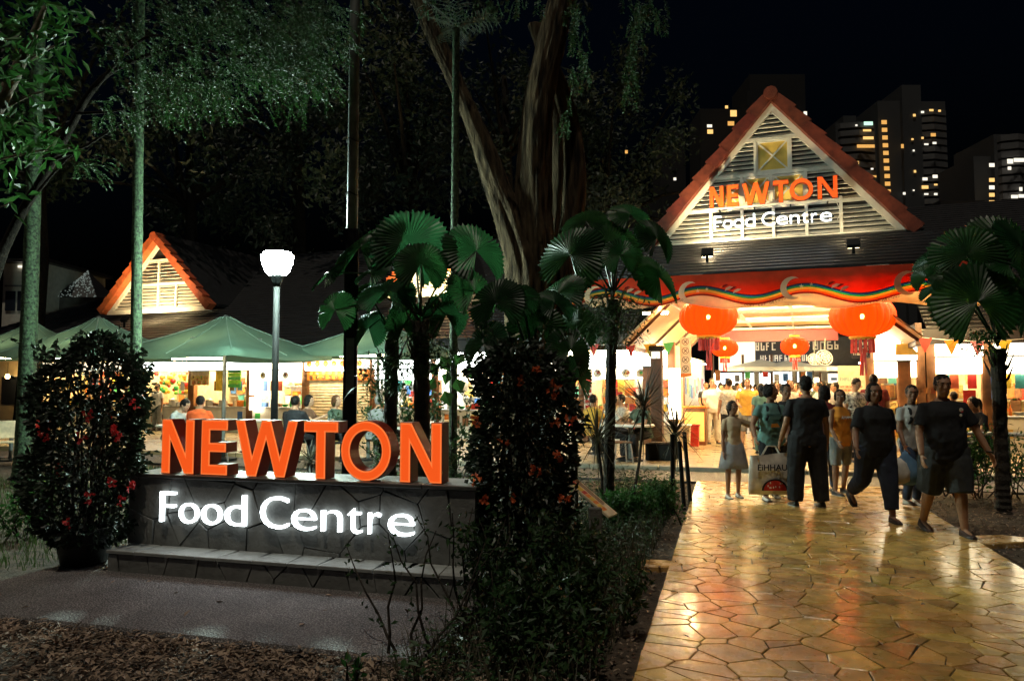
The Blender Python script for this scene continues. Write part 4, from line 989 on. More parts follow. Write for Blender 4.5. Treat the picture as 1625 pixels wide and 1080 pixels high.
for k, (u, v, lab) in enumerate(((1308, 567, 'wall fan under the right side ceiling of the passage'), (1292, 570, 'smaller wall fan beside the other one in the passage'))):
    p = BLD.on(u, v, 6.0); t = Bthing('wall_fan', lab, 'fan', p.x, 6.0, p.z); r = .24-.06*k
    rot = Matrix.Rotation(R(70), 4, 'X') @ Matrix.Rotation(R(20), 4, 'Y'); mb = MB()
    for q in range(3): mb.tube([(math.cos(a)*r*(1-.3*q), math.sin(a)*r*(1-.3*q), .02*q) for a in (i*math.pi/10 for i in range(21))], .012, 5)
    for q in range(10): mb.tube([(0, 0, .05), (math.cos(q*.63)*r, math.sin(q*.63)*r, 0)], .006, 4)
    mb.xf(rot).build('guard', 'white_plastic', t)
    mb = MB()
    for q in range(4): a = q*math.pi/2; mb.add([(0, 0, 0), (math.cos(a)*r*.8, math.sin(a)*r*.8, .01), (math.cos(a+.7)*r*.8, math.sin(a+.7)*r*.8, -.02)], [(0, 1, 2)])
    mb.xf(rot).build('blades', 'cream', t); MB().tube([(0, .05, 0), (0, .3, .1), (.05, .3, .6)], .02, 6).build('arm', 'grey_metal', t)
# lit side walls of the passage with printed cards
for sgn, xw, lab in ((-1, -3.25, 'cream passage wall with printed cards on the left inside the entrance'), (1, 3.2, 'cream passage wall with printed cards on the right inside the entrance')):
    t = Bthing('passage_wall', lab, 'wall', 0, 0); MB().box(xw-.05, xw+.05, 3.6, 15.5, .07, 2.7).build('panel', 'cream', t); q = random.Random(60+sgn)
    MB().tube([(xw-sgn*.25, 4.2, 2.5), (xw-sgn*.25, 8.5, 2.5)], .024, 8).build('tube_light', 'tube_white', t); MB().tube([(xw-sgn*.25, 9.5, 2.5), (xw-sgn*.25, 14.5, 2.5)], .024, 8).build('tube_light', 'tube_white', t)
    for k in range(22):
        y0 = 3.8+k*.52; z0 = q.uniform(1.0, 1.5); MB().box(xw-sgn*.06-.008, xw-sgn*.06+.008, y0, y0+q.uniform(.25, .45), z0, z0+q.uniform(.3, .7)).build('wall_card', q.choice(['food_a', 'red', 'white', 'teal', 'yellow', 'green', 'blue', 'brown']), t)
# bins, cabinets beside the passage
def bin_(lab, u, v, y, w_, h, m_, lid):
    p = BLD.on(u, v, y); t = Bthing('waste_bin', lab, 'bin', p.x, y, .075)
    MB().add([(-w_*.44, -w_*.4, 0), (w_*.44, -w_*.4, 0), (w_*.44, w_*.4, 0), (-w_*.44, w_*.4, 0), (-w_/2, -w_*.46, h), (w_/2, -w_*.46, h), (w_/2, w_*.46, h), (-w_/2, w_*.46, h)], [(0,1,2,3),(4,5,6,7),(0,1,5,4),(1,2,6,5),(2,3,7,6),(3,0,4,7)]).build('bin_body', m_, t)
    MB().bev(-w_/2-.02, w_/2+.02, -w_*.5, w_*.5, h+.002, h+.05, .012).build('lid', lid, t)
bin_('cream lidded bin standing left of its twin by the passage corner', 1061, 705, 1.0, .36, .52, 'cream', 'white')
bin_('cream lidded bin standing right of its twin by the passage corner', 1084, 707, .7, .36, .52, 'cream', 'white')
bin_('small red bin beside the wooden cabinet', 1102, 700, 1.2, .24, .5, 'red', 'red')
cb = Bthing('cabinet', 'orange-brown wooden cabinet with white box on top by the passage corner', 'cabinet', BLD.on(1104, 680, 1.8).x, 1.8, .075)
MB().bev(-.28, .28, -.25, .25, 0, .95, .012).build('body', 'brown_wood', cb); MB().bev(-.31, .31, -.28, .28, .952, 1.0, .01).build('top', 'orange', cb); MB().box(-.25, .25, -.256, -.252, .1, .85).build('door', 'door_glow', cb)
# service pillar with a lamp hood beside the noodle stall
p = BLD.on(1042, 550, -.6); pl = Bthing('light_pillar', 'dark square pillar with a lamp head before the noodle stall', 'pillar', p.x, -.6)
MB().bev(-.13, .13, -.13, .13, .0, p.z-.1, .01).build('shaft', 'dark_wood', pl); MB().bev(-.16, .16, -.16, .16, p.z-.099, p.z+.02, .01).build('head', 'black_metal', pl); MB().box(-.1, .1, -.137, -.132, p.z-.28, p.z-.12).build('lens', 'sign_dim', pl)
# ------------------------------------------------------------------ parasols, tables, stools on the terrace
mat('canopy_seam', (.20, .30, .24), .8, var=.1)
def parasol(lab, u, v, ul, ur, vb, Y, zp=None):
    c = at(u, v, Y); l = at(ul, vb, Y); r_ = at(ur, vb, Y); w_ = (r_.x-l.x)/2; zb = l.z; zt = c.z
    t = thing('parasol', lab, 'parasol', ((l.x+r_.x)/2, Y, 0), BLD.rz+R(0), 'green canvas parasols on the terrace')
    w_ *= .88; n = 10; vs = []; rings = 7
    for j in range(rings):
        s = j/(rings-1); hh = zt-(zt-zb)*(s**.82); rr_ = .06+(w_-.06)*s
        for i in range(32):
            a = i/32*4; side = int(a); f = a-side; cs = [(-1, -1), (1, -1), (1, 1), (-1, 1)]; p0, p1 = cs[side], cs[(side+1) % 4]
            x, y = p0[0]+(p1[0]-p0[0])*f, p0[1]+(p1[1]-p0[1])*f
            sag = .05*math.sin(math.pi*f)*s+.012*noise.noise(Vector((x*3+u, y*3, s*3)))
            vs.append((x*rr_, y*rr_, hh-sag))
    fs = [(j*32+i, j*32+(i+1) % 32, (j+1)*32+(i+1) % 32, (j+1)*32+i) for j in range(rings-1) for i in range(32)]
    b0 = len(vs); vs += [(x, y, z-.10) for x, y, z in vs[-32:]]
    fs += [(b0-32+i, b0-32+(i+1) % 32, b0+(i+1) % 32, b0+i) for i in range(32)]
    MB().add(vs, fs).build('canopy', 'canopy_green', t, True)
    for sx, sy in ((-1, -1), (1, -1), (1, 1), (-1, 1), (0, -1), (1, 0), (-1, 0), (0, 1)):
        MB().tube([((.06+(w_-.06)*q)*sx, (.06+(w_-.06)*q)*sy, zt-(zt-zb)*(q**.82)+.006-(.05*q if 0 in (sx, sy) else 0)) for q in (i/8 for i in range(9))], .011, 4).build('seam', 'canopy_seam', t)
    MB().lathe([(.07, zt-.03), (.08, zt+.0), (.02, zt+.05)], 10).build('cap', 'grey_metal', t)
    MB().tube([(0, 0, .02), (0, 0, zt)], .04, 10).build('pole', 'grey_metal', t)
    MB().lathe([(.3, .0), (.3, .06), (.06, .09), (.06, .3)], 16).build('base', 'black_metal', t)
    for sx, sy in ((-1, -1), (1, -1), (1, 1), (-1, 1)): MB().tube([(0, 0, zt-.08), (sx*w_*.97, sy*w_*.97, zb-.03)], .014, 5).build('rib', 'steel', t)
    MB().tube([(-w_*.4, -w_*.5, zb-.12), (w_*.4, -w_*.5, zb-.12)], .018, 6).build('tube_light', 'tube_soft', t)
    for sx, sy in ((-1, 0), (1, 0), (0, -1), (0, 1)): MB().tube([(0, 0, zt-.45), (sx*w_*.6, sy*w_*.6, zt-(zt-zb)*.62)], .012, 5).build('strut', 'steel', t)
    return t
parasol('green parasol between the two left palm trunks', 155, 505, 48, 262, 562, 17.2)
parasol('green parasol behind the street lamp, widest of the row', 363, 503, 222, 492, 562, 16.2)
parasol('green parasol half hidden behind the tall square pole', 600, 508, 492, 708, 558, 17.5)
parasol('green parasol at the far left edge behind the first palm trunk', 52, 512, -40, 140, 562, 19.5)
def table(lab, u, Y, round_=True):
    c = at(u, 650, Y); t = thing('dining_table', lab, 'table', (c.x, Y, .075 if Y > 15.2 else .03), BLD.rz, 'tables on the terrace')
    MB().lathe([(.48, .70), (.5, .715), (.5, .735), (.48, .745)], 24).build('tabletop', 'white_plastic', t); MB().lathe([(.05, .03), (.04, .1), (.04, .70)], 10).build('leg', 'grey_metal', t); MB().lathe([(.26, 0), (.24, .03), (.05, .05)], 16).build('foot', 'black_metal', t)
    return t
def stool(x, y, lab, m_, back=False, rz=0):
    t = thing('chair' if back else 'stool', lab, 'chair' if back else 'stool', (x, y, .06), rz, 'seats on the terrace')
    MB().bev(-.19, .19, -.18, .18, .42, .45, .012).build('seat', m_, t)
    for sx in (-1, 1):
        for sy in (-1, 1): MB().tube([(sx*.16, sy*.15, .42), (sx*.2, sy*.19, 0)], .015, 6).build('leg', 'steel', t)
    if back: MB().bev(-.19, .19, .16, .19, .5, .85, .012).build('backrest', m_, t)
    return t
for k, (u, Y, lab) in enumerate(((20, 15.5, 'white table at the left edge behind the first palm trunk'), (290, 15.3, 'white table of the man in grey beneath the widest parasol'), (400, 17.5, 'white table behind the W of the ground sign'), (505, 15.2, 'white table with the phone-holding woman'), (585, 15.6, 'white table behind the O of the ground sign'), (680, 16.2, 'white table behind the last N of the ground sign'), (1000, 15.4, 'white table before the noodle stall'), (950, 17.0, 'white table behind the spiky plants'))): table(lab, u, Y)
for k, (u, Y, m_, bk, lab) in enumerate(((55, 15.2, 'red', True, 'red chair at the left edge beside the palm trunk'), (12, 14.9, 'cream', True, 'cream chair at the left edge table'), (340, 15.0, 'black', True, 'black chair behind the E of the ground sign'), (540, 14.8, 'black', True, 'black chair seen through the O of the ground sign'), (615, 15.0, 'brown', False, 'brown stool behind the O of the ground sign'), (440, 15.6, 'black', False, 'black stool behind the W of the ground sign'), (700, 15.6, 'cream', True, 'cream chair behind the last letter of the ground sign'), (985, 14.9, 'brown', False, 'brown stool before the noodle stall'))):
    c = at(u, 700, Y); stool(c.x, Y, lab, m_, bk, k*.7)
# ================================================================== plants
class LV:
    """leaf collector: each leaf is two triangles folded along the midrib"""
    def __init__(s): s.v = []; s.f = []
    def leaf(s, p, d, L, W, fold=.25, rr=random, side=None):
        d = d.normalized(); a = side or Vector((rr.uniform(-1, 1), rr.uniform(-1, 1), rr.uniform(-1, 1)))
        sd = d.cross(a); sd = sd.normalized() if sd.length > 1e-4 else d.orthogonal().normalized()
        up = sd.cross(d); m = p+d*(L*.45)
        n = len(s.v)
        s.v += [tuple(p), tuple(m+sd*W*.5+up*W*fold), tuple(p+d*L-up*L*.08), tuple(m-sd*W*.5+up*W*fold)]
        s.f += [(n, n+1, n+2), (n, n+2, n+3)]
    def blade(s, p, d, L, W, bend, k=4, rr=random):
        """long strap leaf bending under gravity"""
        d = d.normalized(); sd = d.cross(Vector((0, 0, 1))); sd = sd.normalized() if sd.length > 1e-3 else Vector((1, 0, 0)); n = len(s.v); q = Vector(p)
        for i in range(k+1):
            t = i/k; w_ = W*(1-t)**.7*.5*(.6+.4*min(1, t*5))+.0006
            s.v += [tuple(q+sd*w_), tuple(q-sd*w_)]
            dd = (d+Vector((0, 0, -bend*t*2))).normalized(); q = q+dd*(L/k)
        for i in range(k): a = n+2*i; s.f += [(a, a+1, a+3, a+2)]
    def build(s, name, m, par=None):
        me = bpy.data.meshes.new(name); me.from_pydata(s.v, [], s.f); me.materials.append(M[m]); me.update(); return link(name, me, par)
def rv(rr=random):
    while True:
        v = Vector((rr.uniform(-1, 1), rr.uniform(-1, 1), rr.uniform(-1, 1)))
        if .05 < v.length < 1: return v.normalized()
# ---- flowering columns
def column(label, u, Y, w_, z0, z1, n, seed, pet, pot):
    rr = random.Random(seed); c = at(u, 700, Y); t = thing('bougainvillea', label, 'shrub', (c.x, Y, 0))
    lv = LV(); r = w_/2
    for k in range(n):
        z = z0+(z1-z0)*rr.random()**.95; a = rr.uniform(0, 6.283); lump = 1+.38*noise.noise(Vector((math.cos(a)*1.3, math.sin(a)*1.3, z*1.9+seed)))+.15*noise.noise(Vector((math.cos(a)*4, math.sin(a)*4, z*5+seed)))
        z1_ = z1-.22*(.5+.5*math.sin(a*1.7+seed*2))*(1 if rr.random() < .9 else 0); z = min(z, z1_-rr.random()*.03); top = min(1, (z1_-z)/.28+.35)*min(1, (z-z0)/.3+.55)
        q = r*lump*top*(1-abs(rr.gauss(0, .26)))
        if noise.noise(Vector((math.cos(a)*q*5, math.sin(a)*q*5+seed, z*5))) > .34 and rr.random() < .8: continue
        p = Vector((math.cos(a)*q, math.sin(a)*q*.8, z)); d = Vector((math.cos(a), math.sin(a), rr.uniform(-.8, .6)))+rv(rr)*.7
        lv.leaf(p, d, rr.uniform(.045, .085), rr.uniform(.03, .05), .2, rr)
    for k in range(60):                                # loose sprigs sticking out
        a = rr.uniform(0, 6.283); z = rr.uniform(z0+.2, z1); p = Vector((math.cos(a)*r*.85, math.sin(a)*r*.7, z)); d = (Vector((math.cos(a), math.sin(a), .9))+rv(rr)*.4).normalized(); L = rr.uniform(.1, .3)
        for j in range(9): lv.leaf(p+d*L*j/9, d+rv(rr), rr.uniform(.04, .07), .035, .2, rr)
    lv.build('foliage', 'leaf_bou', t)
    mb = MB()
    for k in range(16):
        a = rr.uniform(0, 6.283); q = r*.3*rr.random(); p = Vector((math.cos(a)*q, math.sin(a)*q, z0-.1)); pts = [p]
        for j in range(6): p = p+Vector((rr.uniform(-.09, .09), rr.uniform(-.09, .09), (z1-z0)*.17)); pts.append(p)
        mb.tube(pts, [.014*(1-.8*j/6)+.002 for j in range(7)], 5)
    mb.build('stem', 'bark_fan', t)
    fl = LV()
    for (fu, fv) in pet:
        P_ = at(fu, fv, Y-r*.82)-Vector((c.x, Y, 0))
        for j in range(rr.randint(3, 6)):
            p = P_+rv(rr)*.035
            for q in range(3): fl.leaf(p, rv(rr)+Vector((0, -.5, 0)), .036, .032, .25, rr)
    fl.build('blossom', 'petal_red' if seed == 1 else 'petal_orange', t)
    if pot:
        MB().lathe([(.17, .02), (.19, .04), (.25, .3), (.27, .32), (.27, .35), (.24, .35), (.22, .3)], 24).build('pot', 'pot_black', t, True)
    return t
column('dark flowering column with red blossoms in a black pot left of the ground sign', 140, 6.8, .96, .2, 2.08, 8200, 1, [(128, 695), (180, 680), (185, 692), (140, 788), (188, 792), (178, 765), (92, 745), (140, 660), (215, 640), (70, 690), (205, 770), (110, 830)], True)
column('dark flowering column with orange blossoms right of the ground sign', 826, 6.15, .84, .06, 1.98, 8000, 2, [(825, 606), (882, 610), (878, 622), (880, 668), (908, 664), (888, 722), (850, 748), (757, 668), (755, 760), (815, 790), (770, 795), (850, 590), (895, 790), (800, 700)], False)
# ---- tall palm trunks
def trunk(mb, pts, rads, seg=14, ring=0., step=.12, rr=random):
    P_ = []; Q = []
    L = sum((Vector(pts[i+1])-Vector(pts[i])).length for i in range(len(pts)-1)); n = max(4, int(L/step)); 
    for i in range(n+1):
        t = i/n*(len(pts)-1); k = min(int(t), len(pts)-2); f = t-k; a, b = Vector(pts[k]), Vector(pts[k+1])
        P_.append(a.lerp(b, f)); Q.append((rads[k]+(rads[k+1]-rads[k])*f)*(1+ring*(1 if i % 2 else -1)))
    mb.tube(P_, Q, seg)
for (lab, ub, vb, ut, Y, r0, r1) in (('mossy palm trunk at the far left edge of the terrace', 37, 768, 64, 12.2, .145, .092), ('mossy palm trunk rising behind the left flowering column', 213, 760, 223, 12.0, .09, .072)):
    b_ = at(ub, vb, Y); tp = at(ut, 0, Y); d = (tp-b_); t = thing('palm_tree', lab, 'palm', (b_.x, Y, 0)); o = Vector((b_.x, Y, 0))
    mb = MB(); tr_ = [Vector((0, 0, -.1)), d*.03+Vector((0, 0, .3)), d*.5, d*1.0, d*1.25]; trunk(mb, tr_, [r0*1.35, r0, (r0+r1)/2, r1, r1*.95], 16, .025, .16); mb.build('trunk', 'bark_palm', t, True)
    top = d*1.25; lv = LV(); rr = random.Random(ub)
    for k in range(14):
        a = k*2.4; dr = Vector((math.cos(a), math.sin(a), rr.uniform(.2, 1.2))).normalized(); q = top.copy(); 
        for j in range(26):
            q = q+(dr+Vector((0, 0, -.07*j*.5))).normalized()*.11
            for sd in (-1, 1): lv.blade(q, (dr.cross(Vector((0, 0, 1)))*sd+dr*.5+Vector((0, 0, -.3))), .55, .035, .4, 3)
    lv.build('crown', 'leaf_dark', t)
# slender ringed palm
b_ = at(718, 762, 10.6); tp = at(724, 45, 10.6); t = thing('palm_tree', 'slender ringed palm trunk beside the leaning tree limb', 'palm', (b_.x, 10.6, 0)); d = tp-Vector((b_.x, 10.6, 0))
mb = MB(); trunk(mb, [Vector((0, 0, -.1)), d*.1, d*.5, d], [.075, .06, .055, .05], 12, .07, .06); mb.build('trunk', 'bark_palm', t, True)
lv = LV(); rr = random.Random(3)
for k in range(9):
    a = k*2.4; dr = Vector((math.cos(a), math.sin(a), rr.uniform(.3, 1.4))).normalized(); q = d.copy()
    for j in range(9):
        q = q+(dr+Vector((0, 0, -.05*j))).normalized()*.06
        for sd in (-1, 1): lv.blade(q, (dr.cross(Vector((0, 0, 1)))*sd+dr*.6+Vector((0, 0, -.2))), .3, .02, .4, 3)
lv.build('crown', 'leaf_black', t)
mat('bark_dark', (.012, .010, .008), .95, var=.5, scale=12, bump=1, bscale=30, spec=.1)
# ---- fine-leaved tree, upper left
def spray(lv, p, d, L, ll, rr, droop=.5):
    q = Vector(p); d = d.normalized(); n = max(4, int(L/(ll*.55)))
    sd = d.cross(Vector((0, 0, 1))); sd = sd.normalized() if sd.length > .01 else Vector((1, 0, 0))
    for i in range(n):
        d = (d+Vector((0, 0, -droop/n))).normalized(); q = q+d*(L/n)
        for s in (-1, 1): lv.leaf(q, sd*s*.8+d*.6+rv(rr)*.35, ll*rr.uniform(.7, 1.2), ll*.5, .15, rr)
    return q
def branch_px(mb, pts, Y, w0, w1, seg=10, org=Vector((0, 0, 0)), step=.15, wob=.02):
    P_ = [at(u, v, (Y if not hasattr(Y, '__len__') else Y[i]))-org for i, (u, v) in enumerate(pts)]
    n = 6*(len(P_)-1); out = []; rd = []
    for i in range(n+1):
        t = i/n*(len(P_)-1); k = min(int(t), len(P_)-2); f = t-k
        p0 = P_[max(k-1, 0)]; p1 = P_[k]; p2 = P_[k+1]; p3 = P_[min(k+2, len(P_)-1)]
        c = .5*((2*p1)+(p2-p0)*f+(2*p0-5*p1+4*p2-p3)*f*f+(3*p1-p0-3*p2+p3)*f**3)
        out.append(c+Vector((noise.noise(c*2), noise.noise(c*2+Vector((9, 0, 0))), 0))*wob); s = i/n; rd.append((w0+(w1-w0)*s)*(1+.06*noise.noise(c*5)))
    mb.tube(out, rd, seg); return out
Yt = 9.5; b_ = gp(-70, 800); org = Vector((b_.x, b_.y, 0)); t = thing('rain_tree', 'fine-leaved tree leaning in from the left with drooping green sprays', 'tree', org)
mb = MB(); branch_px(mb, [(-70, 800), (-40, 560), (10, 390), (80, 260), (150, 140), (215, 95), (300, 70)], [b_.y, b_.y, 11, 10.4, 10, 9.8, 9.5], .10, .015, 10, org)
for pts in (([(85, 255), (140, 230), (200, 190), (270, 150)]), ([(150, 140), (230, 60), (310, 70), (400, 50)]), ([(40, 330), (100, 260), (160, 215)]), ([(300, 70), (380, 90), (440, 60), (500, 110)]), ([(120, 180), (190, 175), (250, 155)]), ([(60, 60), (130, 40), (190, 42)])):
    branch_px(mb, pts, 9.6, .024, .005, 6, org)
mb.build('trunk', 'bark_dark', t, True)
lv = LV(); rr = random.Random(12)
for (u, v, ru, rvv, n) in ((470, 40, 70, 60, 200), (430, 110, 70, 55, 190), (500, 70, 50, 60, 90), (330, 20, 120, 50, 120), (350, 130, 70, 50, 100), (290, 150, 70, 40, 90), (240, 165, 50, 40, 50), (505, 120, 30, 40, 26), (380, 50, 80, 60, 90), (290, 60, 80, 60, 70), (225, 110, 50, 50, 30), (470, 150, 50, 30, 30), (130, 275, 28, 18, 16), (190, 60, 60, 50, 30), (175, 190, 40, 20, 24)):
    for k in range(n):
        p = at(u+rr.gauss(0, .5)*ru, v+rr.gauss(0, .5)*rvv-14, Yt+rr.uniform(-1.3, 1.3))-org
        spray(lv, p, Vector((rr.uniform(-.1, 1), rr.uniform(-.6, .6), rr.uniform(-.7, .3))), rr.uniform(.22, .46), .042, rr, 1.1)
lv.build('crown', 'leaf_fine', t)
# ---- large-leaved tree at the left edge
b_ = gp(-190, 830); org = Vector((b_.x, b_.y, 0)); t = thing('mango_tree', 'tree with long glossy leaves at the upper left edge', 'tree', org)
mb = MB(); branch_px(mb, [(-190, 830), (-150, 500), (-80, 300), (-10, 180), (40, 80), (70, 10)], [b_.y, 7.6, 7.6, 7.6, 7.6, 7.6], .16, .02, 9, org)
for pts in (([(-80, 300), (-20, 260), (60, 240), (110, 235)]), ([(-10, 180), (50, 150), (100, 145)]), ([(-80, 300), (-20, 330), (20, 320)]), ([(20, 110), (70, 80), (115, 60)])): branch_px(mb, pts, 7.6, .02, .004, 6, org)
mb.build('trunk', 'bark', t, True)
lv = LV(); rr = random.Random(5)
for (u, v, r, n) in ((25, 30, 60, 70), (20, 110, 45, 50), (90, 60, 40, 40), (80, 140, 30, 34), (15, 190, 30, 44), (20, 240, 45, 60), (90, 230, 26, 36), (10, 310, 20, 20), (110, 10, 30, 28), (60, 200, 40, 30), (70, 90, 50, 40)):
    for k in range(n):
        p = at(u+rr.gauss(0, .55)*r, v+rr.gauss(0, .55)*r, 7.6+rr.uniform(-.7, .7))-org
        lv.leaf(p, Vector((rr.uniform(-1, 1), rr.uniform(-1, 1), rr.uniform(-1.1, .3))), rr.uniform(.13, .21), rr.uniform(.05, .075), .15, rr)
lv.build('crown', 'leaf_green', t)
# ---- big forked tree in the middle  (RIDGE bark: stretched noise)
mb_ = mat('bark_rough', (.046, .032, .019), .95, var=.85, scale=3, hue=(.075, .052, .03), spec=.2); nt = mb_.node_tree
tcn = [n for n in nt.nodes if n.type == 'TEX_COORD'][0]; mp_ = nt.nodes.new('ShaderNodeMapping'); mp_.inputs['Scale'].default_value = (17, 17, 2.2); nt.links.new(tcn.outputs['Object'], mp_.inputs['Vector'])
nz_ = nt.nodes.new('ShaderNodeTexNoise'); nz_.inputs['Scale'].default_value = 1; nz_.inputs['Detail'].default_value = 7; nz_.inputs['Roughness'].default_value = .65; nt.links.new(mp_.outputs[0], nz_.inputs['Vector'])
bp_ = nt.nodes.new('ShaderNodeBump'); bp_.inputs['Strength'].default_value = 1; bp_.inputs['Distance'].default_value = .09; nt.links.new(nz_.outputs['Fac'], bp_.inputs['Height']); nt.links.new(bp_.outputs[0], nt.nodes['Principled BSDF'].inputs['Normal'])
for n in nt.nodes:
    if n.type == 'TEX_NOISE' and n != nz_: nt.links.new(mp_.outputs[0], n.inputs['Vector']); n.inputs['Scale'].default_value = .8
b_ = Vector((.25, 12.0, 0)); t = thing('old_tree', 'big forked tree with rough bark rising behind the right flowering column', 'tree', b_); org = b_
def barky(pts, Y, w0, w1, name='trunk', seg=44, ws=None):
    P_ = [at(u, v, Y if not hasattr(Y, '__len__') else Y[i])-org for i, (u, v) in enumerate(pts)]; n = 26*(len(P_)-1); rings = []; rr = random.Random(len(pts))
    for i in range(n+1):
        tt = i/n*(len(P_)-1); k = min(int(tt), len(P_)-2); f = tt-k
        p0, p1, p2, p3 = P_[max(k-1, 0)], P_[k], P_[k+1], P_[min(k+2, len(P_)-1)]
        c = .5*((2*p1)+(p2-p0)*f+(2*p0-5*p1+4*p2-p3)*f*f+(3*p1-p0-3*p2+p3)*f**3); w_ = w0+(w1-w0)*i/n
        if ws: w_ = ws[k]+(ws[k+1]-ws[k])*f
        ring_ = []
        for s in range(seg):
            a = 2*math.pi*s/seg; q = Vector((math.cos(a), math.sin(a), 0))
            h = 1+.14*noise.noise(Vector((math.cos(a)*2.2, math.sin(a)*2.2, c.z*.5)))+.16*noise.noise(Vector((math.cos(a)*6, math.sin(a)*6, c.z*.9)))+.08*noise.noise(Vector((math.cos(a)*13, math.sin(a)*13, c.z*3.2)))
            ring_.append(c+q*w_*h)
        rings.append(ring_)
    return MB().rings(rings).build(name, 'bark_rough', t, True)
barky([(840, 830), (838, 640), (836, 470), (828, 400), (790, 300), (760, 215), (722, 130), (690, 60), (665, 0), (640, -60)], 12.0, 1, 1, 'trunk', 56, [.44, .37, .34, .31, .2, .17, .15, .14, .13, .12])
barky([(852, 560), (850, 420), (846, 330), (848, 240), (856, 150), (876, 60), (890, 0), (905, -60)], 12.05, 1, 1, 'limb', 52, [.30, .34, .27, .255, .25, .23, .2, .18])
barky([(880, 560), (893, 430), (908, 340), (912, 270), (905, 200), (888, 140), (868, 90), (850, 40)], 12.5, 1, 1, 'limb', 24, [.2, .2, .17, .17, .16, .16, .15, .13])
barky([(868, 520), (872, 420), (880, 330), (884, 260), (880, 190), (866, 120)], 12.7, 1, 1, 'limb', 20, [.12, .12, .10, .10, .10, .1])
barky([(775, 265), (806, 345), (822, 400)], 12.1, .09, .16, 'limb', 16)
lv = LV(); rr = random.Random(8)
for (u, v, ru, rv_, n) in ((1015, 10, 30, 18, 26), (1005, 55, 12, 30, 18), (1000, 110, 9, 30, 16), (998, 150, 7, 14, 8), (1045, 30, 14, 14, 10), (915, 40, 14, 40, 22), (925, 105, 9, 24, 12), (908, 120, 8, 18, 8), (775, 15, 18, 14, 12), (700, 20, 40, 20, 14), (840, 5, 40, 12, 12), (567, 20, 10, 22, 10), (900, 190, 10, 20, 6)):
    for k in range(n): spray(lv, at(u+rr.gauss(0, .6)*ru, v+rr.gauss(0, .6)*rv_-10, 11+rr.uniform(-.6, .6))-org, Vector((rr.uniform(-.4, .4), rr.uniform(-.4, .4), -1)), rr.uniform(.2, .4), .06, rr, .3)
lv.build('crown', 'leaf_fine', t)
# ---- fan palms
def fan(par, c, nrm, R_, spread=300, n=34, rr=random, roll=0., cup=.12, m='leaf_fan'):
    """one pleated round leaf; c = hub, nrm = face normal"""
    nrm = nrm.normalized(); dn = Vector((0, 0, -1))-nrm*nrm.dot(Vector((0, 0, -1))); dn = dn.normalized() if dn.length > .05 else Vector((1, 0, 0))
    dn = Matrix.Rotation(roll, 3, nrm) @ dn; sd = nrm.cross(dn)
    mb = MB(); vs = [tuple(c)]; fs = []
    a0 = R(180-spread/2); K = 2*n; rings = (.18, .55, .9, 1.0)
    for i in range(K+1):
        a = a0+R(spread)*i/K; rad = R_*(.93+.07*math.cos((a-math.pi)*1.))*(1+.02*rr.uniform(-1, 1))
        for j, f in enumerate(rings):
            z = cup*R_*f*f*(-1)+(.011*R_*(1 if i % 2 else -1)*min(1, f*2))+R_*.06*math.sin(a*2+roll)*f*f-R_*.02*math.sin(a*5+roll*3)*f*f*f
            ff = f if j < 3 else (1.0 if i % 2 else .90)
            dr = -dn*math.cos(a-math.pi)+sd*math.sin(a-math.pi)
            q = Vector(c)+dr*rad*ff+nrm*z+Vector((0, 0, -.12*R_*f*f)); vs.append(tuple(q))
    nr = len(rings); slit = [(1 if rr.random() < .06 else 2 if rr.random() < .12 else 9) for _ in range(n+1)]
    for i in range(K):
        b0 = 1+i*nr; b1 = b0+nr; fs.append((0, b0, b1))
        for j in range(nr-1):
            if i % 2 == 0 and slit[i//2] <= j: continue
            fs.append((b0+j, b0+j+1, b1+j+1, b1+j))
    return MB().add(vs, fs).build('leaf', m, par, False, False)
def fanpalm(label, Y, crown, base, leaves, tr=.11, seed=1, extra=None, fern=True):
    rr = random.Random(seed); b_ = at(base[0], base[1], Y); b_ = Vector((b_.x, Y, 0)); cr_ = at(crown[0], crown[1], Y)-b_
    t = thing('fan_palm', label, 'palm', b_)
    mb = MB(); trunk(mb, [Vector((0, 0, -.08)), cr_*.15, cr_*.5, cr_*.97], [tr*1.2, tr, tr*.95, tr*1.05], 12, .06, .07); mb.build('trunk', 'bark_fan', t)
    for k in range(12):                                   # old leaf bases
        a = rr.uniform(0, 6.28); z = rr.uniform(.72, 1.0); p = cr_*z; MB().tube([p, p+Vector((math.cos(a)*tr*1.3, math.sin(a)*tr*1.3, .12)), p+Vector((math.cos(a)*tr*2.2, math.sin(a)*tr*2.2, .3))], [.022, .018, .006], 5).build('leaf_base', 'bark_fan', t)
    for (u, v, rp, nx, ny, nz, *dy) in leaves:
        Yl = Y+(dy[0] if dy else rr.uniform(-.25, .2)); c = at(u, v, Yl)-b_; Rr = rp*Yl/F_PX*.9
        nrm = Vector((nx, ny, nz))
        lf = fan(t, c, nrm, Rr, 300, 40, rr, rr.uniform(-.25, .25))
        mid = (cr_+c)/2+Vector((0, 0, .12+.1*(c-cr_).length)); MB().tube([cr_, mid, c], [.016, .012, .008], 6).build('leaf_stalk', 'leaf_fan', t)
    return t
fanpalm('fan palm with the largest leaves between the square pole and the big tree', 9.0, (668, 500), (672, 775), [(650, 385, 84, .1, -1, .25), (572, 392, 66, -.5, -.8, .7), (520, 432, 46, -.7, -.5, .8), (532, 492, 44, -.3, -.9, .2, -.3), (612, 462, 62, -.1, -.7, .75, -.5), (668, 418, 56, .15, -.9, .35, -.6), (756, 398, 72, .5, -.8, .4), (752, 462, 60, .6, -.7, .4), (708, 500, 48, .3, -.9, -.1), (590, 430, 40, -.4, -.6, .8), (640, 520, 40, -.1, -1, -.2)], .10, 3)
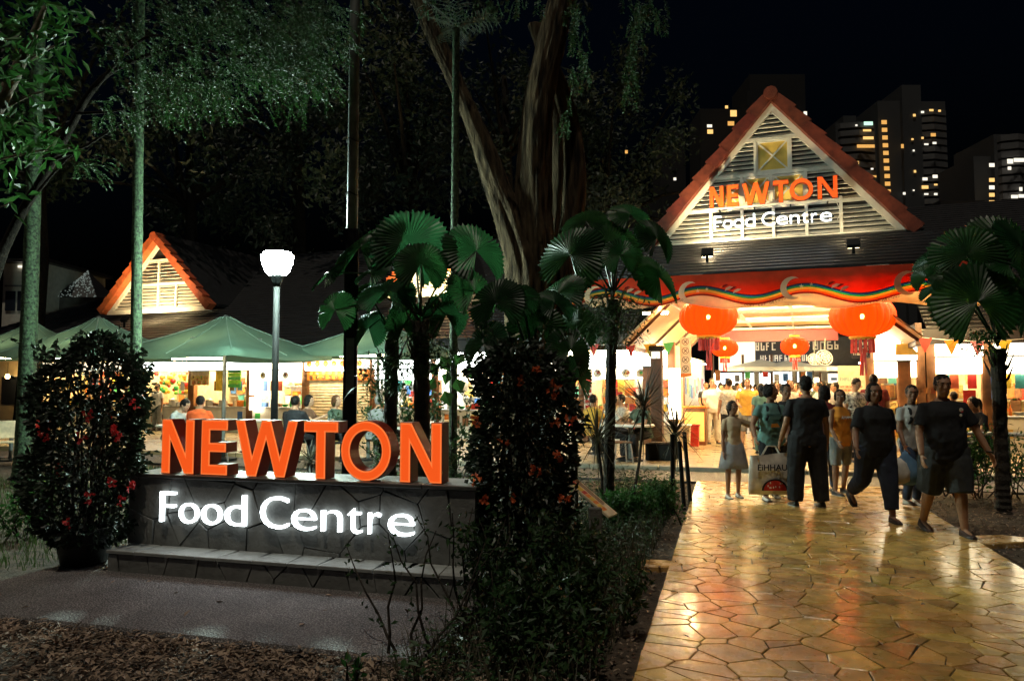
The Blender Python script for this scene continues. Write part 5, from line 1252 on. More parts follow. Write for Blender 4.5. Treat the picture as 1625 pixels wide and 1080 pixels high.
fanpalm('second thinner fan palm trunk left of the largest-leaved palm', 9.35, (622, 530), (618, 770), [(560, 470, 46, -.6, -.6, .6), (585, 520, 40, -.3, -.9, .3), (650, 500, 44, .3, -.8, .6), (625, 465, 42, .0, -.6, .9)], .085, 4)
fanpalm('fan palm with a bright open leaf left of the entrance gable', 9.6, (972, 465), (965, 790), [(905, 405, 74, -.5, -.9, .3), (968, 388, 66, 0, -.9, .5), (985, 405, 40, .1, -1, .2, -.4), (1042, 378, 52, .6, -.8, .4), (1046, 440, 62, .6, -.7, .5), (886, 466, 58, -.6, -.7, .6), (930, 352, 50, -.2, -.8, .7, .3), (1000, 340, 46, .2, -.8, .7, .3), (915, 520, 46, -.4, -1, .1)], .07, 5)
fanpalm('low dark fan palm in front of the big tree trunk', 7.6, (848, 590), (850, 800), [(788, 478, 60, -.3, -.9, .4), (768, 545, 56, -.6, -.8, .3), (852, 520, 62, .1, -1, .2), (905, 555, 54, .5, -.8, .3), (820, 470, 48, 0, -.8, .7), (880, 480, 44, .3, -.7, .6), (800, 570, 44, -.2, -1, 0), (915, 600, 52, .6, -.7, .1)], .07, 6)
fanpalm('fan palm on the right edge with a warm-lit lower leaf', 9.75, (1583, 545), (1592, 808), [(1535, 405, 74, -.3, -.95, .3), (1592, 392, 82, .1, -1, .3, .2), (1500, 452, 52, -.6, -.5, .7, .1), (1552, 478, 88, -.1, -1, .15, -.4), (1612, 455, 60, .4, -.8, .5), (1600, 420, 46, .2, -.6, .8, -.3), (1632, 500, 60, .6, -.8, .1), (1482, 418, 44, -.7, -.6, .4), (1470, 440, 30, -.6, -.8, .2), (1620, 390, 70, .5, -.8, .3)], .085, 7)
# ---- ferns and creepers clinging to the palm trunks
def fern(label, u, v, Y, h, seed, m='leaf_dark', r=.16, n=420):
    c = at(u, v, Y); rr = random.Random(seed); lv = LV()
    for k in range(n):
        p = Vector((rr.gauss(0, r), rr.gauss(0, r*.7), rr.uniform(-h/2, h/2)))
        if rr.random() < .5: lv.blade(p, Vector((rr.uniform(-1, 1), rr.uniform(-1, 1), rr.uniform(-.4, .5))), rr.uniform(.15, .34), .014, .8, 4)
        else: lv.leaf(p, Vector((rr.uniform(-1, 1), rr.uniform(-1, 1), rr.uniform(-1, .3))), rr.uniform(.06, .12), .03, .2, rr)
    t = thing('fern', label, 'fern', c); lv.build('fronds', m, t)
fern('hanging fern clump on the trunk of the palm left of the gable', 972, 505, 9.45, .62, 3, 'leaf_dark', .2, 700)
fern('fern clump half way up the thin left fan palm trunk', 616, 590, 9.2, .5, 5, 'leaf_dark', .14)
fern('fern clump on the trunk of the largest fan palm', 675, 560, 8.85, .5, 6, 'leaf_dark', .15)
fern('fern clump on the right edge palm trunk', 1560, 540, 9.6, .3, 9, 'leaf_green', .1, 160)
lv = LV(); rr = random.Random(2); t = thing('climber', 'broad-leaved climber on the ringed palm behind the last N', 'climber', at(716, 600, 10.4))
for (u, v, s) in ((682, 575, .2), (700, 565, .22), (690, 600, .2), (735, 560, .18), (705, 620, .2), (725, 600, .2), (745, 580, .18), (712, 590, .16)):
    p = at(u, v, 10.3)-at(716, 600, 10.4); lv.leaf(p, Vector((rr.uniform(-.6, .6), -.4, -.9)), s*1.2, s, .12, rr, Vector((0, -1, .3)))
lv.build('leaves', 'leaf_green', t); MB().tube([Vector((0, .05, -1.2)), Vector((.02, .0, -.4)), Vector((0, .03, .35))], .012, 6).build('vine', 'bark_fan', t)
# ---- spiky dracaenas in the bed
def spiky(label, u, v, ub, vb, Y, r, n, seed):
    rr = random.Random(seed); c = at(u, v, Y); b_ = at(ub, vb, Y); b_ = Vector((b_.x, Y, 0)); t = thing('dracaena', label, 'plant', b_); lv = LV()
    for k in range(n):
        d = rv(rr); d.z = d.z*.8+.35; d.y *= .8
        lv.blade(c-b_+Vector((0, 0, rr.uniform(-.06, .1))), d, r*rr.uniform(.75, 1.1), .022, rr.uniform(.05, .45), 5)
    lv.build('rosette', 'leaf_spike', t); MB().tube([Vector((0, 0, -.05)), (c-b_)*.5+Vector((.03, 0, 0)), c-b_], [.022, .018, .02], 7).build('stem', 'bark_fan', t)
spiky('tall spiky dracaena in the bed before the noodle stall', 1022, 648, 1000, 800, 9.6, .78, 90, 1)
spiky('shorter spiky dracaena left of the tallest one', 948, 700, 955, 790, 9.3, .62, 80, 2)
spiky('spiky dracaena nearest the three black stakes', 1072, 690, 1060, 800, 9.9, .6, 80, 3)
spiky('spiky dracaena close to the right flowering column', 905, 640, 915, 800, 8.4, .5, 70, 4)
spiky('spiky tuft behind the T of the ground sign', 492, 735, 492, 770, 11.5, .5, 60, 5)
spiky('spiky tuft behind the W of the ground sign', 610, 740, 610, 775, 11.0, .45, 50, 6)
# ---- leafy shrubs between the sign and the terrace
def shrub(label, u, v, Y, w_, h, n, seed, m='leaf_dark', ls=(.05, .09), z0=0.):
    rr = random.Random(seed); c = at(u, v, Y); b_ = Vector((c.x, Y, z0)); t = thing('shrub', label, 'shrub', b_); lv = LV(); mb = MB()
    for k in range(max(5, int(w_*9))):
        p = Vector((rr.gauss(0, w_*.12), rr.gauss(0, w_*.1), -.03)); pts = [p]; d = Vector((rr.uniform(-.6, .6), rr.uniform(-.5, .5), 1))
        for j in range(5): p = p+(d+rv(rr)*.35).normalized()*h*.22; pts.append(p)
        mb.tube(pts, [.010*(1-.8*j/5)+.001 for j in range(6)], 5)
        for j in range(n//max(5, int(w_*9))):
            s = rr.uniform(.25, 1); q = pts[min(5, int(s*5))].lerp(pts[min(5, int(s*5)+1)] if int(s*5) < 5 else pts[5], s*5 % 1)
            lv.leaf(q+rv(rr)*w_*.10, rv(rr)+Vector((0, 0, .2)), rr.uniform(*ls), rr.uniform(*ls)*.5, .2, rr)
    lv.build('foliage', m, t); mb.build('stem', 'bark_fan', t)
shrub('thin-leaved shrub behind the last N of the ground sign', 690, 720, 10.0, 1.0, 1.5, 900, 3, 'leaf_dark', (.05, .1))
shrub('thin-leaved shrub behind the O of the ground sign', 640, 700, 11.2, .8, 1.6, 600, 4, 'leaf_dark', (.05, .1))
shrub('shrub with a green patch left of the black pot', 40, 830, 8.0, 1.0, .55, 500, 5, 'leaf_green', (.05, .09))
shrub('leafy hedge shrub behind the right walking man', 1505, 740, 11.0, .9, 1.0, 700, 6, 'leaf_green')
shrub('leafy hedge shrub just left of the right palm trunk', 1548, 740, 10.9, .9, 1.0, 700, 7, 'leaf_green')
shrub('leafy hedge shrub right of the right palm trunk', 1615, 740, 11.0, .9, 1.0, 700, 8, 'leaf_green')
shrub('thin sapling growing before the right end of the ground sign', 655, 1000, 4.55, .62, .72, 90, 9, 'leaf_dark', (.035, .055))
shrub('bare-stemmed sapling at the right corner of the concrete pad', 735, 960, 5.0, .5, .8, 80, 10, 'leaf_dark', (.035, .055))
shrub('small broad-leaved seedling at the bottom edge before the pad', 560, 1068, 4.15, .2, .14, 26, 11, 'leaf_green', (.05, .08))
for k, (u, v, Y, w_, h, lab) in enumerate(((800, 930, 5.3, .9, .7, 'dark shrub at the foot of the right flowering column'), (900, 950, 5.6, .9, .6, 'dark shrub in the bed midway between sign and path'), (960, 980, 5.0, .7, .45, 'low dark shrub beside the near path edge'), (830, 1040, 4.4, .9, .55, 'dark shrub at the bottom edge left of the path'), (985, 850, 8.4, .7, .4, 'leafy shrub under the tilted information board'), (1040, 810, 9.0, .9, .45, 'low leafy shrub at the foot of the black stakes'), (1010, 830, 8.6, .8, .42, 'leafy shrub beside the slanting board, nearer the path'))):
    shrub(lab, u, v, Y, w_, h, 900, 20+k, 'leaf_dark' if k < 4 else 'leaf_green', (.04, .08))
# ---- ground cover, litter, lawn
def scatter(name, lab, n, gen, m, seed, L=(.03, .08), Wd=.45, blade=False):
    rr = random.Random(seed); lv = LV()
    for k in range(n):
        x, y, z = gen(rr); p = SITE.w(x, y, z)
        if blade: lv.blade(p, Vector((rr.uniform(-.5, .5), rr.uniform(-.5, .5), 1)), rr.uniform(*L), .008, rr.uniform(.1, .6), 3)
        else:
            l = rr.uniform(*L); lv.leaf(p, Vector((rr.uniform(-1, 1), rr.uniform(-1, 1), rr.uniform(-.25, .35))), l, l*Wd, .2, rr, Vector((rr.uniform(-.4, .4), rr.uniform(-.4, .4), 1)))
    o = lv.build(name, m); tag(o, lab, None, None, 'stuff'); return o
scatter('leaf_litter', 'dry leaf litter and bark mulch in front of the concrete pad', 9000, lambda r: (r.uniform(-6.2, -.7), 4.07-abs(r.gauss(0, .5)), r.uniform(-.01, .03)), 'mulch', 1, (.02, .07), .35)
scatter('leaf_litter', 'fallen leaves and chips on the soil left of the path', 3500, lambda r: (r.uniform(-1.7, -.56), r.uniform(3.4, 12.5), r.uniform(-.01, .03)), 'mulch', 2, (.02, .06), .4)
scatter('leaf_litter', 'fallen leaves on the soil right of the path', 2500, lambda r: (2.47+abs(r.gauss(0, 1.3)), r.uniform(7, 12.8), r.uniform(-.01, .03)), 'mulch', 3, (.02, .06), .4)
scatter('undergrowth', 'dense low ground cover between the sign and the path', 9000, lambda r: (r.uniform(-1.72, -.72), r.uniform(3.6, 12.6), r.random()**2*.26), 'leaf_dark', 4, (.03, .08), .45)
scatter('undergrowth', 'grassy blades in the bed left of the path', 2600, lambda r: (r.uniform(-1.75, -.7), r.uniform(3.4, 11), 0), 'leaf_spike', 5, (.12, .34), .4, True)
scatter('grass', 'lawn grass behind the left flowering column', 16000, lambda r: (r.uniform(-12, -5.9), r.uniform(5.2, 12.2), -.01), 'grass', 6, (.05, .14), .3, True)
scatter('undergrowth', 'sparse ground cover on the soil behind the sign', 6000, lambda r: (r.uniform(-6, -1.2), r.uniform(7.2, 12.6), r.random()**2*.3), 'leaf_dark', 7, (.04, .09), .45)
scatter('fallen_leaves', 'a few dry leaves lying on the paving and pad', 46, lambda r: ((r.uniform(-.5, 2.4), r.uniform(4, 12.5), .034) if r.random() < .7 else (r.uniform(-5.2, -1.9), r.uniform(4.2, 5.2), .03)), 'mulch', 8, (.04, .08), .4)
# ---- black trees behind the roofs
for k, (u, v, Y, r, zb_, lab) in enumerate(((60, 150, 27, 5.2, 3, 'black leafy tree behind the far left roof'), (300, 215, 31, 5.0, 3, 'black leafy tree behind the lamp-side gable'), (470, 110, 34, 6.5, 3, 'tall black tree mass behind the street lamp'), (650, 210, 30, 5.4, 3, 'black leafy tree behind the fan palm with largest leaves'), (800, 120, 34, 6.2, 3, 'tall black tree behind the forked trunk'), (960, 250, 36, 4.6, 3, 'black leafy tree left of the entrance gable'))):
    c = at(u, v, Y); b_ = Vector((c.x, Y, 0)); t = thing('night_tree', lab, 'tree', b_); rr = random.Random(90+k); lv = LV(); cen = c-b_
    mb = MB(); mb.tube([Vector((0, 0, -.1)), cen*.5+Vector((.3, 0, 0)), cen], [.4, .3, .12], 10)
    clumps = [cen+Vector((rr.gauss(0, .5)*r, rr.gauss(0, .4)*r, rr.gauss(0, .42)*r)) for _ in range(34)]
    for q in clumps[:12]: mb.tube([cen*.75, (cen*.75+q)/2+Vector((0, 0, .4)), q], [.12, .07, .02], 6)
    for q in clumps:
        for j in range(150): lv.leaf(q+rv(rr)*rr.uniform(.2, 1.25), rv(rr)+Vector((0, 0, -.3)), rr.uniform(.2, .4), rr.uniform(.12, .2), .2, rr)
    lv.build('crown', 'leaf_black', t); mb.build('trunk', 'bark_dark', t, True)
# ================================================================== street lamp, poles, board, far buildings
c = at(440, 418, 11.5); t = thing('street_lamp', 'lit bowl-topped street lamp before the green parasols', 'lamp', (c.x, 11.5, 0))
z = c.z
MB().tube([(0, 0, -.05), (0, 0, .5), (0, 0, z-.32)], [.062, .058, .048], 12).build('pole', 'black_metal', t, True)
MB().lathe([(.13, -.05), (.13, .08), (.09, .14), (.075, .5), (.06, .52)], 14).build('base', 'black_metal', t, True)
MB().lathe([(.05, z-.36), (.07, z-.3), (.10, z-.22), (.12, z-.19)], 20).build('collar', 'black_metal', t, True)
MB().lathe([(.115, z-.19), (.18, z-.12), (.225, z-.01), (.245, z+.12), (.24, z+.125), (.1, z+.12)], 28).build('bowl', 'lamp_glass', t, True)
MB().lathe([(.25, z+.118), (.258, z+.13), (.25, z+.142)], 28).build('rim', 'lamp_hood', t, True)
MB().lathe([(.24, z+.143), (.2, z+.17), (.1, z+.19), (.02, z+.195)], 28).build('cover', 'lamp_cover', t, True)
c = at(555, 660, 9.5); t = thing('utility_pole', 'tall dark square pole with cable ties in front of the fan palm', 'pole', (c.x, 9.5, 0), R(8))
MB().bev(-.085, .085, -.07, .07, -.1, 3.6, .012).build('lower_shaft', 'black_metal', t); MB().tube([(0, 0, 3.6), (0, 0, 9)], [.07, .062], 12).build('upper_shaft', 'grey_metal', t, True)
for zz in (4.05, 4.75): MB().tube([(math.cos(a)*.076, math.sin(a)*.076, zz+.02*math.sin(a*2)) for a in (i*.4 for i in range(17))], .008, 5).build('cable_tie', 'black_metal', t); MB().tube([(-.02, -.08, zz), (-.05, -.1, zz-.1), (-.03, -.09, zz-.18)], .004, 4).build('tie_end', 'black_metal', t)
MB().box(-.05, .05, -.085, -.072, 1.5, 2.2).build('hatch', 'grey_metal', t)
# tilted information board in the bed
cpt = at(940, 790, 7.6); t = thing('information_board', 'slanting orange and cream information board on a post in the bed', 'board', (cpt.x, 7.6, 0), R(-10))
dr = (at(975, 822, 7.3)-at(908, 762, 7.9)); 
u_ = (at(972, 818, 7.5)-at(910, 765, 7.7)); u_ = u_.normalized(); v_ = Vector((.28, .92, .12)).normalized(); v_ = (v_-u_*v_.dot(u_)).normalized(); n_ = u_.cross(v_)
RM = Matrix((u_, v_, n_)).transposed().to_4x4(); RM = Matrix.Rotation(R(10), 4, 'Z') @ RM; RM.translation = (0, 0, cpt.z)
MB().bev(-.27, .27, -.12, .12, -.012, .012, .004).xf(RM).build('panel', 'cream', t)
q = random.Random(3)
for k in range(9): MB().box(-.255+.05*k, -.21+.05*k, -.105, -.01, .0125, .0145).xf(RM).build('picture', q.choice(['orange', 'red', 'orange', 'orange', 'yellow']), t)
for k in range(5): MB().box(-.24, .1+.03*q.random(), .015+.018*k, .023+.018*k, .0125, .014).xf(RM).build('text_line', 'brown', t)
MB().tube([(0, .02, -.05), (0, .02, cpt.z-.01)], .025, 8).build('post', 'grey_metal', t)
bx = at(945, 840, 7.2); o = MB().bev(-.06, .06, -.04, .04, -.05, .45, .01).build('marker_post', 'concrete', None); o.location = (bx.x, 7.2, 0); tag(o, 'small pale marker post below the slanting board', 'post')
# three black stakes tied together
for k, (u0, v0, u1, v1, Y, lab) in enumerate(((1067, 692, 1068, 820, 9.6, 'black stake on the left of the tied trio'), (1078, 703, 1086, 800, 10.0, 'shortest black stake in the middle of the tied trio'), (1086, 688, 1096, 782, 10.4, 'black stake on the right of the tied trio'))):
    a, b_ = at(u0, v0, Y), at(u1, v1, Y); b_ = Vector((b_.x, Y, 0)); t = thing('garden_stake', lab, 'stake', b_); MB().tube([Vector((0, 0, -.05)), a-b_], .028, 8).build('shaft', 'black_metal', t); MB().lathe([(.031, -.01), (.031, .02), (.01, .03)], 8, (a-b_)).build('cap', 'black_metal', t)
# floor-level speaker box, rail and planter
c = BLD.on(1050, 740, -3.2); t = Bthing('planter_box', 'dark square planter box behind the spiky plants', 'planter', c.x-.1, -2.6, .075); MB().bev(-.3, .3, -.22, .22, 0, .34, .015).build('box', 'black_metal', t); MB().bev(-.24, .24, -.16, .16, .342, .36, .005).build('soil', 'soil', t)
a, b_ = at(1488, 686, 12.6), at(1640, 690, 12.0); t = thing('low_rail', 'pale low rail behind the hedge on the right', 'rail', (a.x, a.y, 0)); d = b_-a
MB().tube([Vector((0, 0, a.z)), Vector((d.x, d.y, a.z))], .035, 8).build('top_bar', 'white_plastic', t)
for k in range(5): p = d*(k/4); MB().tube([Vector((p.x, p.y, 0)), Vector((p.x, p.y, a.z))], .02, 6).build('upright', 'grey_metal', t)
# ---- towers
def tower(label, u0, u1, vt, Y, seed, wins, floors, parts, balc=True, mm='tower_wall', bands=None):
    x0, x1 = at(u0, 400, Y).x, at(u1, 400, Y).x; zt = at(u0, vt, Y).z; t = thing('apartment_tower', label, 'tower', ((x0+x1)/2, Y, 0)); xc = (x0+x1)/2
    for (ua, ub, va, dy, dep) in parts:
        a, b = at(ua, 400, Y).x-xc, at(ub, 400, Y).x-xc; z = at(ua, va, Y).z; MB().box(a, b, dy, dep, -1, z).build('wing', mm, t)
    if bands:
        for (ua, ub, va, vb, n, dy) in bands:
            a, b = at(ua, 400, Y).x-xc, at(ub, 400, Y).x-xc; z0, z1 = at(ua, vb, Y).z, at(ua, va, Y).z
            for k in range(n):
                z = z0+(z1-z0)*k/(n-1); m2 = MB(); pts = [(a, dy+1.5), (a+.5, dy-.8), ((a+b)/2, dy-1.7), (b-.5, dy-.8), (b, dy+1.5)]; m2.prism(pts, z-.12, z+.95, 'z'); m2.build('balcony', 'tower_trim', t)
    for (ua, va, wd, ht, m_) in wins:
        p = at(ua, va, Y-2.2); wd *= .8; ht *= .8; MB().box(p.x-xc-wd/2, p.x-xc+wd/2, -2.25, -2.15, p.z-ht/2, p.z+ht/2).build('window', m_, t)
    return t
mat('tower_dark', (.012, .012, .014), .9, var=.1); mat('tower_wall', (.06, .063, .068), .8, var=.2, scale=.05); mat('tower_trim', (.12, .12, .125), .8, var=.2, scale=.1)
mat('win_warm', (.5, .4, .2), .5, var=.2, emit=(1, .58, .18), es=0.42); mat('win_gold', (.5, .4, .2), .5, var=.2, emit=(1, .50, .12), es=0.3); mat('win_white', (.5, .5, .5), .5, var=.2, emit=(1, .92, .75), es=0.42); mat('win_green', (.3, .5, .4), .5, var=.2, emit=(.6, 1, .75), es=0.42)
YT = 150.
W1 = [(1403+k*.7, 194+12.2*k, 1.3, 1.0, 'win_gold') for k in range(10)]
W1 += [(1378, 196, 2.2, .9, 'win_green'), (1376, 207, 2., .5, 'win_warm'), (1378, 219, 2.6, .7, 'win_warm'), (1374, 232, 4.4, .8, 'win_gold'), (1360, 258, .9, .7, 'win_warm'), (1384, 268, .6, .4, 'win_white'), (1385, 280, 1.8, .5, 'win_gold'), (1359, 199, .5, .4, 'win_white')]
W1 += [(1451, 183, .6, .6, 'win_warm'), (1464, 178, .7, .5, 'win_white'), (1478, 175, 1., .5, 'win_warm'), (1491, 176, .6, .5, 'win_warm'), (1464, 219, .5, .5, 'win_warm'), (1481, 214, 1.2, .8, 'win_gold'), (1470, 229, 1., .4, 'win_white'), (1483, 227, .9, .5, 'win_white'), (1468, 284, 1.2, .7, 'win_white'), (1484, 280, 1.2, .8, 'win_white'), (1468, 297, 1.6, .8, 'win_warm'), (1470, 308, 1., .4, 'win_white'), (1485, 308, .8, .5, 'win_white'), (1448, 221, .5, .4, 'win_warm'), (1432, 232, .6, 1., 'win_gold'), (1450, 239, .4, .4, 'win_white'), (1452, 272, .5, .6, 'win_warm'), (1485, 293, .8, .4, 'win_warm'), (1435, 307, .6, .6, 'win_white'), (1514, 302, .4, .4, 'win_white'), (1510, 322, .4, .4, 'win_white'), (1450, 302, .4, .3, 'win_white')]
tower('tall apartment tower with a column of gold windows right of the gable', 1330, 1515, 140, YT, 1, W1, 20, [(1331, 1400, 195, 0, 12), (1396, 1436, 163, -1, 12), (1431, 1461, 141, -2, 14), (1457, 1513, 158, 1, 13), (1351, 1372, 178, 2, 11)], bands=[(1332, 1394, 205, 330, 11, 0), (1457, 1514, 182, 335, 14, 1)])
W2 = [(1574, 262+k*11.8, 1.1, .8, 'win_warm' if k % 3 else 'win_white') for k in range(8) if k != 1]
W2 += [(1603, 256, 1.2, 1., 'win_white'), (1617, 254, 2.2, .8, 'win_white'), (1602, 267, .7, .7, 'win_white'), (1620, 300, .6, .8, 'win_white'), (1610, 312, 1.4, .7, 'win_white'), (1621, 311, 1.2, .7, 'win_white'), (1622, 336, .8, .6, 'win_white')]
tower('dim apartment tower at the right edge with scattered white windows', 1558, 1660, 212, 130., 2, W2, 14, [(1556, 1584, 245, 1, 12), (1584, 1640, 213, 0, 12), (1610, 1680, 211, 2, 12)], bands=[(1586, 1640, 225, 330, 9, 0)])
tower('faint dark tower behind the gable peak', 1196, 1284, 118, 170., 3, [(1164, 180, 1.8, 1.8, 'win_warm'), (1160, 196, 1.8, 1.2, 'win_gold'), (1126, 200, 1.4, .8, 'win_white'), (1127, 209, 1.6, 1.2, 'win_warm'), (1278, 180, .9, 1.1, 'win_white'), (1153, 170, .8, .8, 'win_warm')], 10, [(1195, 1284, 118, 0, 14), (1120, 1196, 165, 3, 14), (1186, 1200, 150, -2, 10)], mm='tower_dark')
tower('very faint far block left of the entrance gable', 985, 1090, 230, 180., 4, [(1067, 219, .9, .8, 'win_white'), (1069, 231, 1., .6, 'win_white'), (1071, 284, .8, .8, 'win_white'), (924, 318, 2., 1., 'win_white'), (924, 327, 1.6, .8, 'win_warm'), (1010, 324, 1., .9, 'win_white'), (994, 241, .8, 1., 'win_gold')], 10, [(1050, 1090, 205, 0, 10), (900, 1050, 310, 3, 10)], mm='tower_dark')
tower('low lit row of far windows right of the gable foot', 1515, 1562, 325, 120., 5, [(1522, 330, .9, .5, 'win_white'), (1534, 328, 1.2, .9, 'win_warm'), (1541, 328, .4, .7, 'win_warm'), (1551, 327, 1., .9, 'win_warm'), (1558, 328, .5, .7, 'win_white'), (1505, 345, .7, .6, 'win_white'), (1538, 344, 1.2, 1., 'win_gold')], 3, [(1495, 1566, 318, 0, 8)], mm='tower_dark')
# pale house and pyramid roof beyond the left wing
c = at(45, 450, 34.); t = thing('pale_house', 'pale two-storey house dimly seen above the left wing roof', 'house', (c.x, 34, 0))
x0, x1 = at(5, 450, 34).x-c.x, at(72, 450, 34).x-c.x; z0, z1 = at(40, 418, 34).z, at(40, 500, 34).z
MB().box(x0, x1, 0, 5, 0, z0).build('wall', 'white_paint', t); MB().box(x0-.3, x1+.4, -.5, 5, z0, z0+.15).build('roof', 'roof_tile', t)
for k in range(3): MB().box(x0+.15+k*.55, x0+.6+k*.55, -.04, -.01, z1+.2, z1+1.1).build('window', 'navy', t)
MB().box(x0+.1, x1-.4, -.06, -.01, z1+1.3, z1+1.38).build('ledge', 'grey', t); MB().box(x1-.1, x1+.1, -.4, -.2, 0, z0).build('downpipe', 'white_paint', t)
MB().box(x0+.7, x0+1.0, -.1, -.05, z0-.2, z0-.1).build('wall_lamp', 'win_white', t)
c = at(140, 430, 36.); t = thing('pyramid_roof', 'dark speckled pyramid roof beyond the left wing', 'pavilion', (c.x, 36, 0)); zb = at(140, 475, 36).z; w_ = (at(172, 470, 36).x-at(106, 470, 36).x)/2
mb = MB(); n = 10
mb.add([(-w_, -w_, zb), (w_, -w_, zb), (w_, w_, zb), (-w_, w_, zb), (0, 0, c.z)], [(0,1,4),(1,2,4),(2,3,4),(3,0,4),(0,1,2,3)]); mb.build('roof', 'roof_tile', t); MB().box(-w_*.9, w_*.9, -w_*.9, w_*.9, 0, zb-.01).build('wall', 'concrete', t)
mb = MB(); q = random.Random(9)
for k in range(150):
    s = q.random(); a = q.uniform(-1, 1)*(1-s); p = Vector((a*w_, -w_*(1-s)-.03, zb+(c.z-zb)*s)); mb.box(p.x-.02, p.x+.02, p.y-.02, p.y+.02, p.z-.02, p.z+.02)
o = mb.build('fairy_lights', mat('fairy', (.5, .5, .5), .5, var=0, emit=(.8, 1, .9), es=.04), t); o['kind'] = 'stuff'
# ================================================================== people
for n, c, r_ in (('skin_a', (.36, .19, .11), .5), ('skin_b', (.26, .13, .075), .5), ('skin_c', (.45, .26, .16), .5), ('hair_black', (.012, .010, .009), .4), ('hair_grey', (.22, .21, .2), .5), ('hair_brown', (.10, .045, .02), .45)): mat(n, c, r_, var=.12, scale=14, bump=.15 if 'skin' in n else .6, bscale=60 if 'skin' in n else 90, spec=.4 if 'skin' in n else .15)
for n, c in dict(c_black=(.007, .008, .011), c_navy=(.012, .018, .04), c_grey=(.20, .21, .21), c_lgrey=(.42, .42, .40), c_white=(.7, .68, .63), c_teal=(.10, .22, .20), c_orange=(.62, .23, .02), c_hot=(.75, .11, .02), c_beige=(.42, .31, .20), c_maroon=(.16, .02, .025), c_yellow=(.65, .38, .06), c_denim=(.045, .07, .13), c_skirt=(.24, .23, .24), c_green=(.06, .10, .07), c_brown=(.13, .07, .04), c_blue=(.12, .25, .42), c_grey2=(.028, .032, .034)).items(): mat(n, c, .85, var=.25, scale=7, bump=.5, bscale=11)
mat('c_pattern', (.05, .05, .05), .8, var=.9, scale=22, hue=(.42, .42, .38)); mat('c_stripe', (.5, .48, .42), .8, var=.35, scale=20); mat('eye_white', (.7, .68, .65), .3, var=0); mat('eye_dark', (.01, .008, .006), .2, var=0); mat('lip', (.3, .09, .07), .5, var=.1)
mat('shoe_white', (.6, .58, .54), .6, var=.2); mat('shoe_black', (.015, .015, .015), .5, var=.2); mat('shoe_brown', (.035, .014, .010), .5, var=.2)
def ring_at(c, a, b, seg=20, e=2.2, up=None, fw=None):
    """super-ellipse ring, half width a along x, half depth b along y"""
    out = []
    for k in range(seg):
        t = 2*math.pi*k/seg; x = math.copysign(abs(math.cos(t))**(2/e), math.cos(t)); y = math.copysign(abs(math.sin(t))**(2/e), math.sin(t))
        out.append(Vector((c[0]+x*a, c[1]+y*b, c[2])))
    return out
FOLD = bpy.data.textures.new('fold', 'CLOUDS'); FOLD.noise_scale = .14; FOLD.noise_depth = 2
LOCKS = bpy.data.textures.new('locks', 'CLOUDS'); LOCKS.noise_scale = .022; LOCKS.noise_depth = 2
class Body:
    def __init__(s, H=1.7, wd=1., belly=0., fem=False, lean=0., yaw=0., hp=0.): s.s = H/1.7; s.wd = wd; s.belly = belly; s.fem = fem; s.lean = R(lean); s.hyaw = R(yaw); s.hp = R(hp)
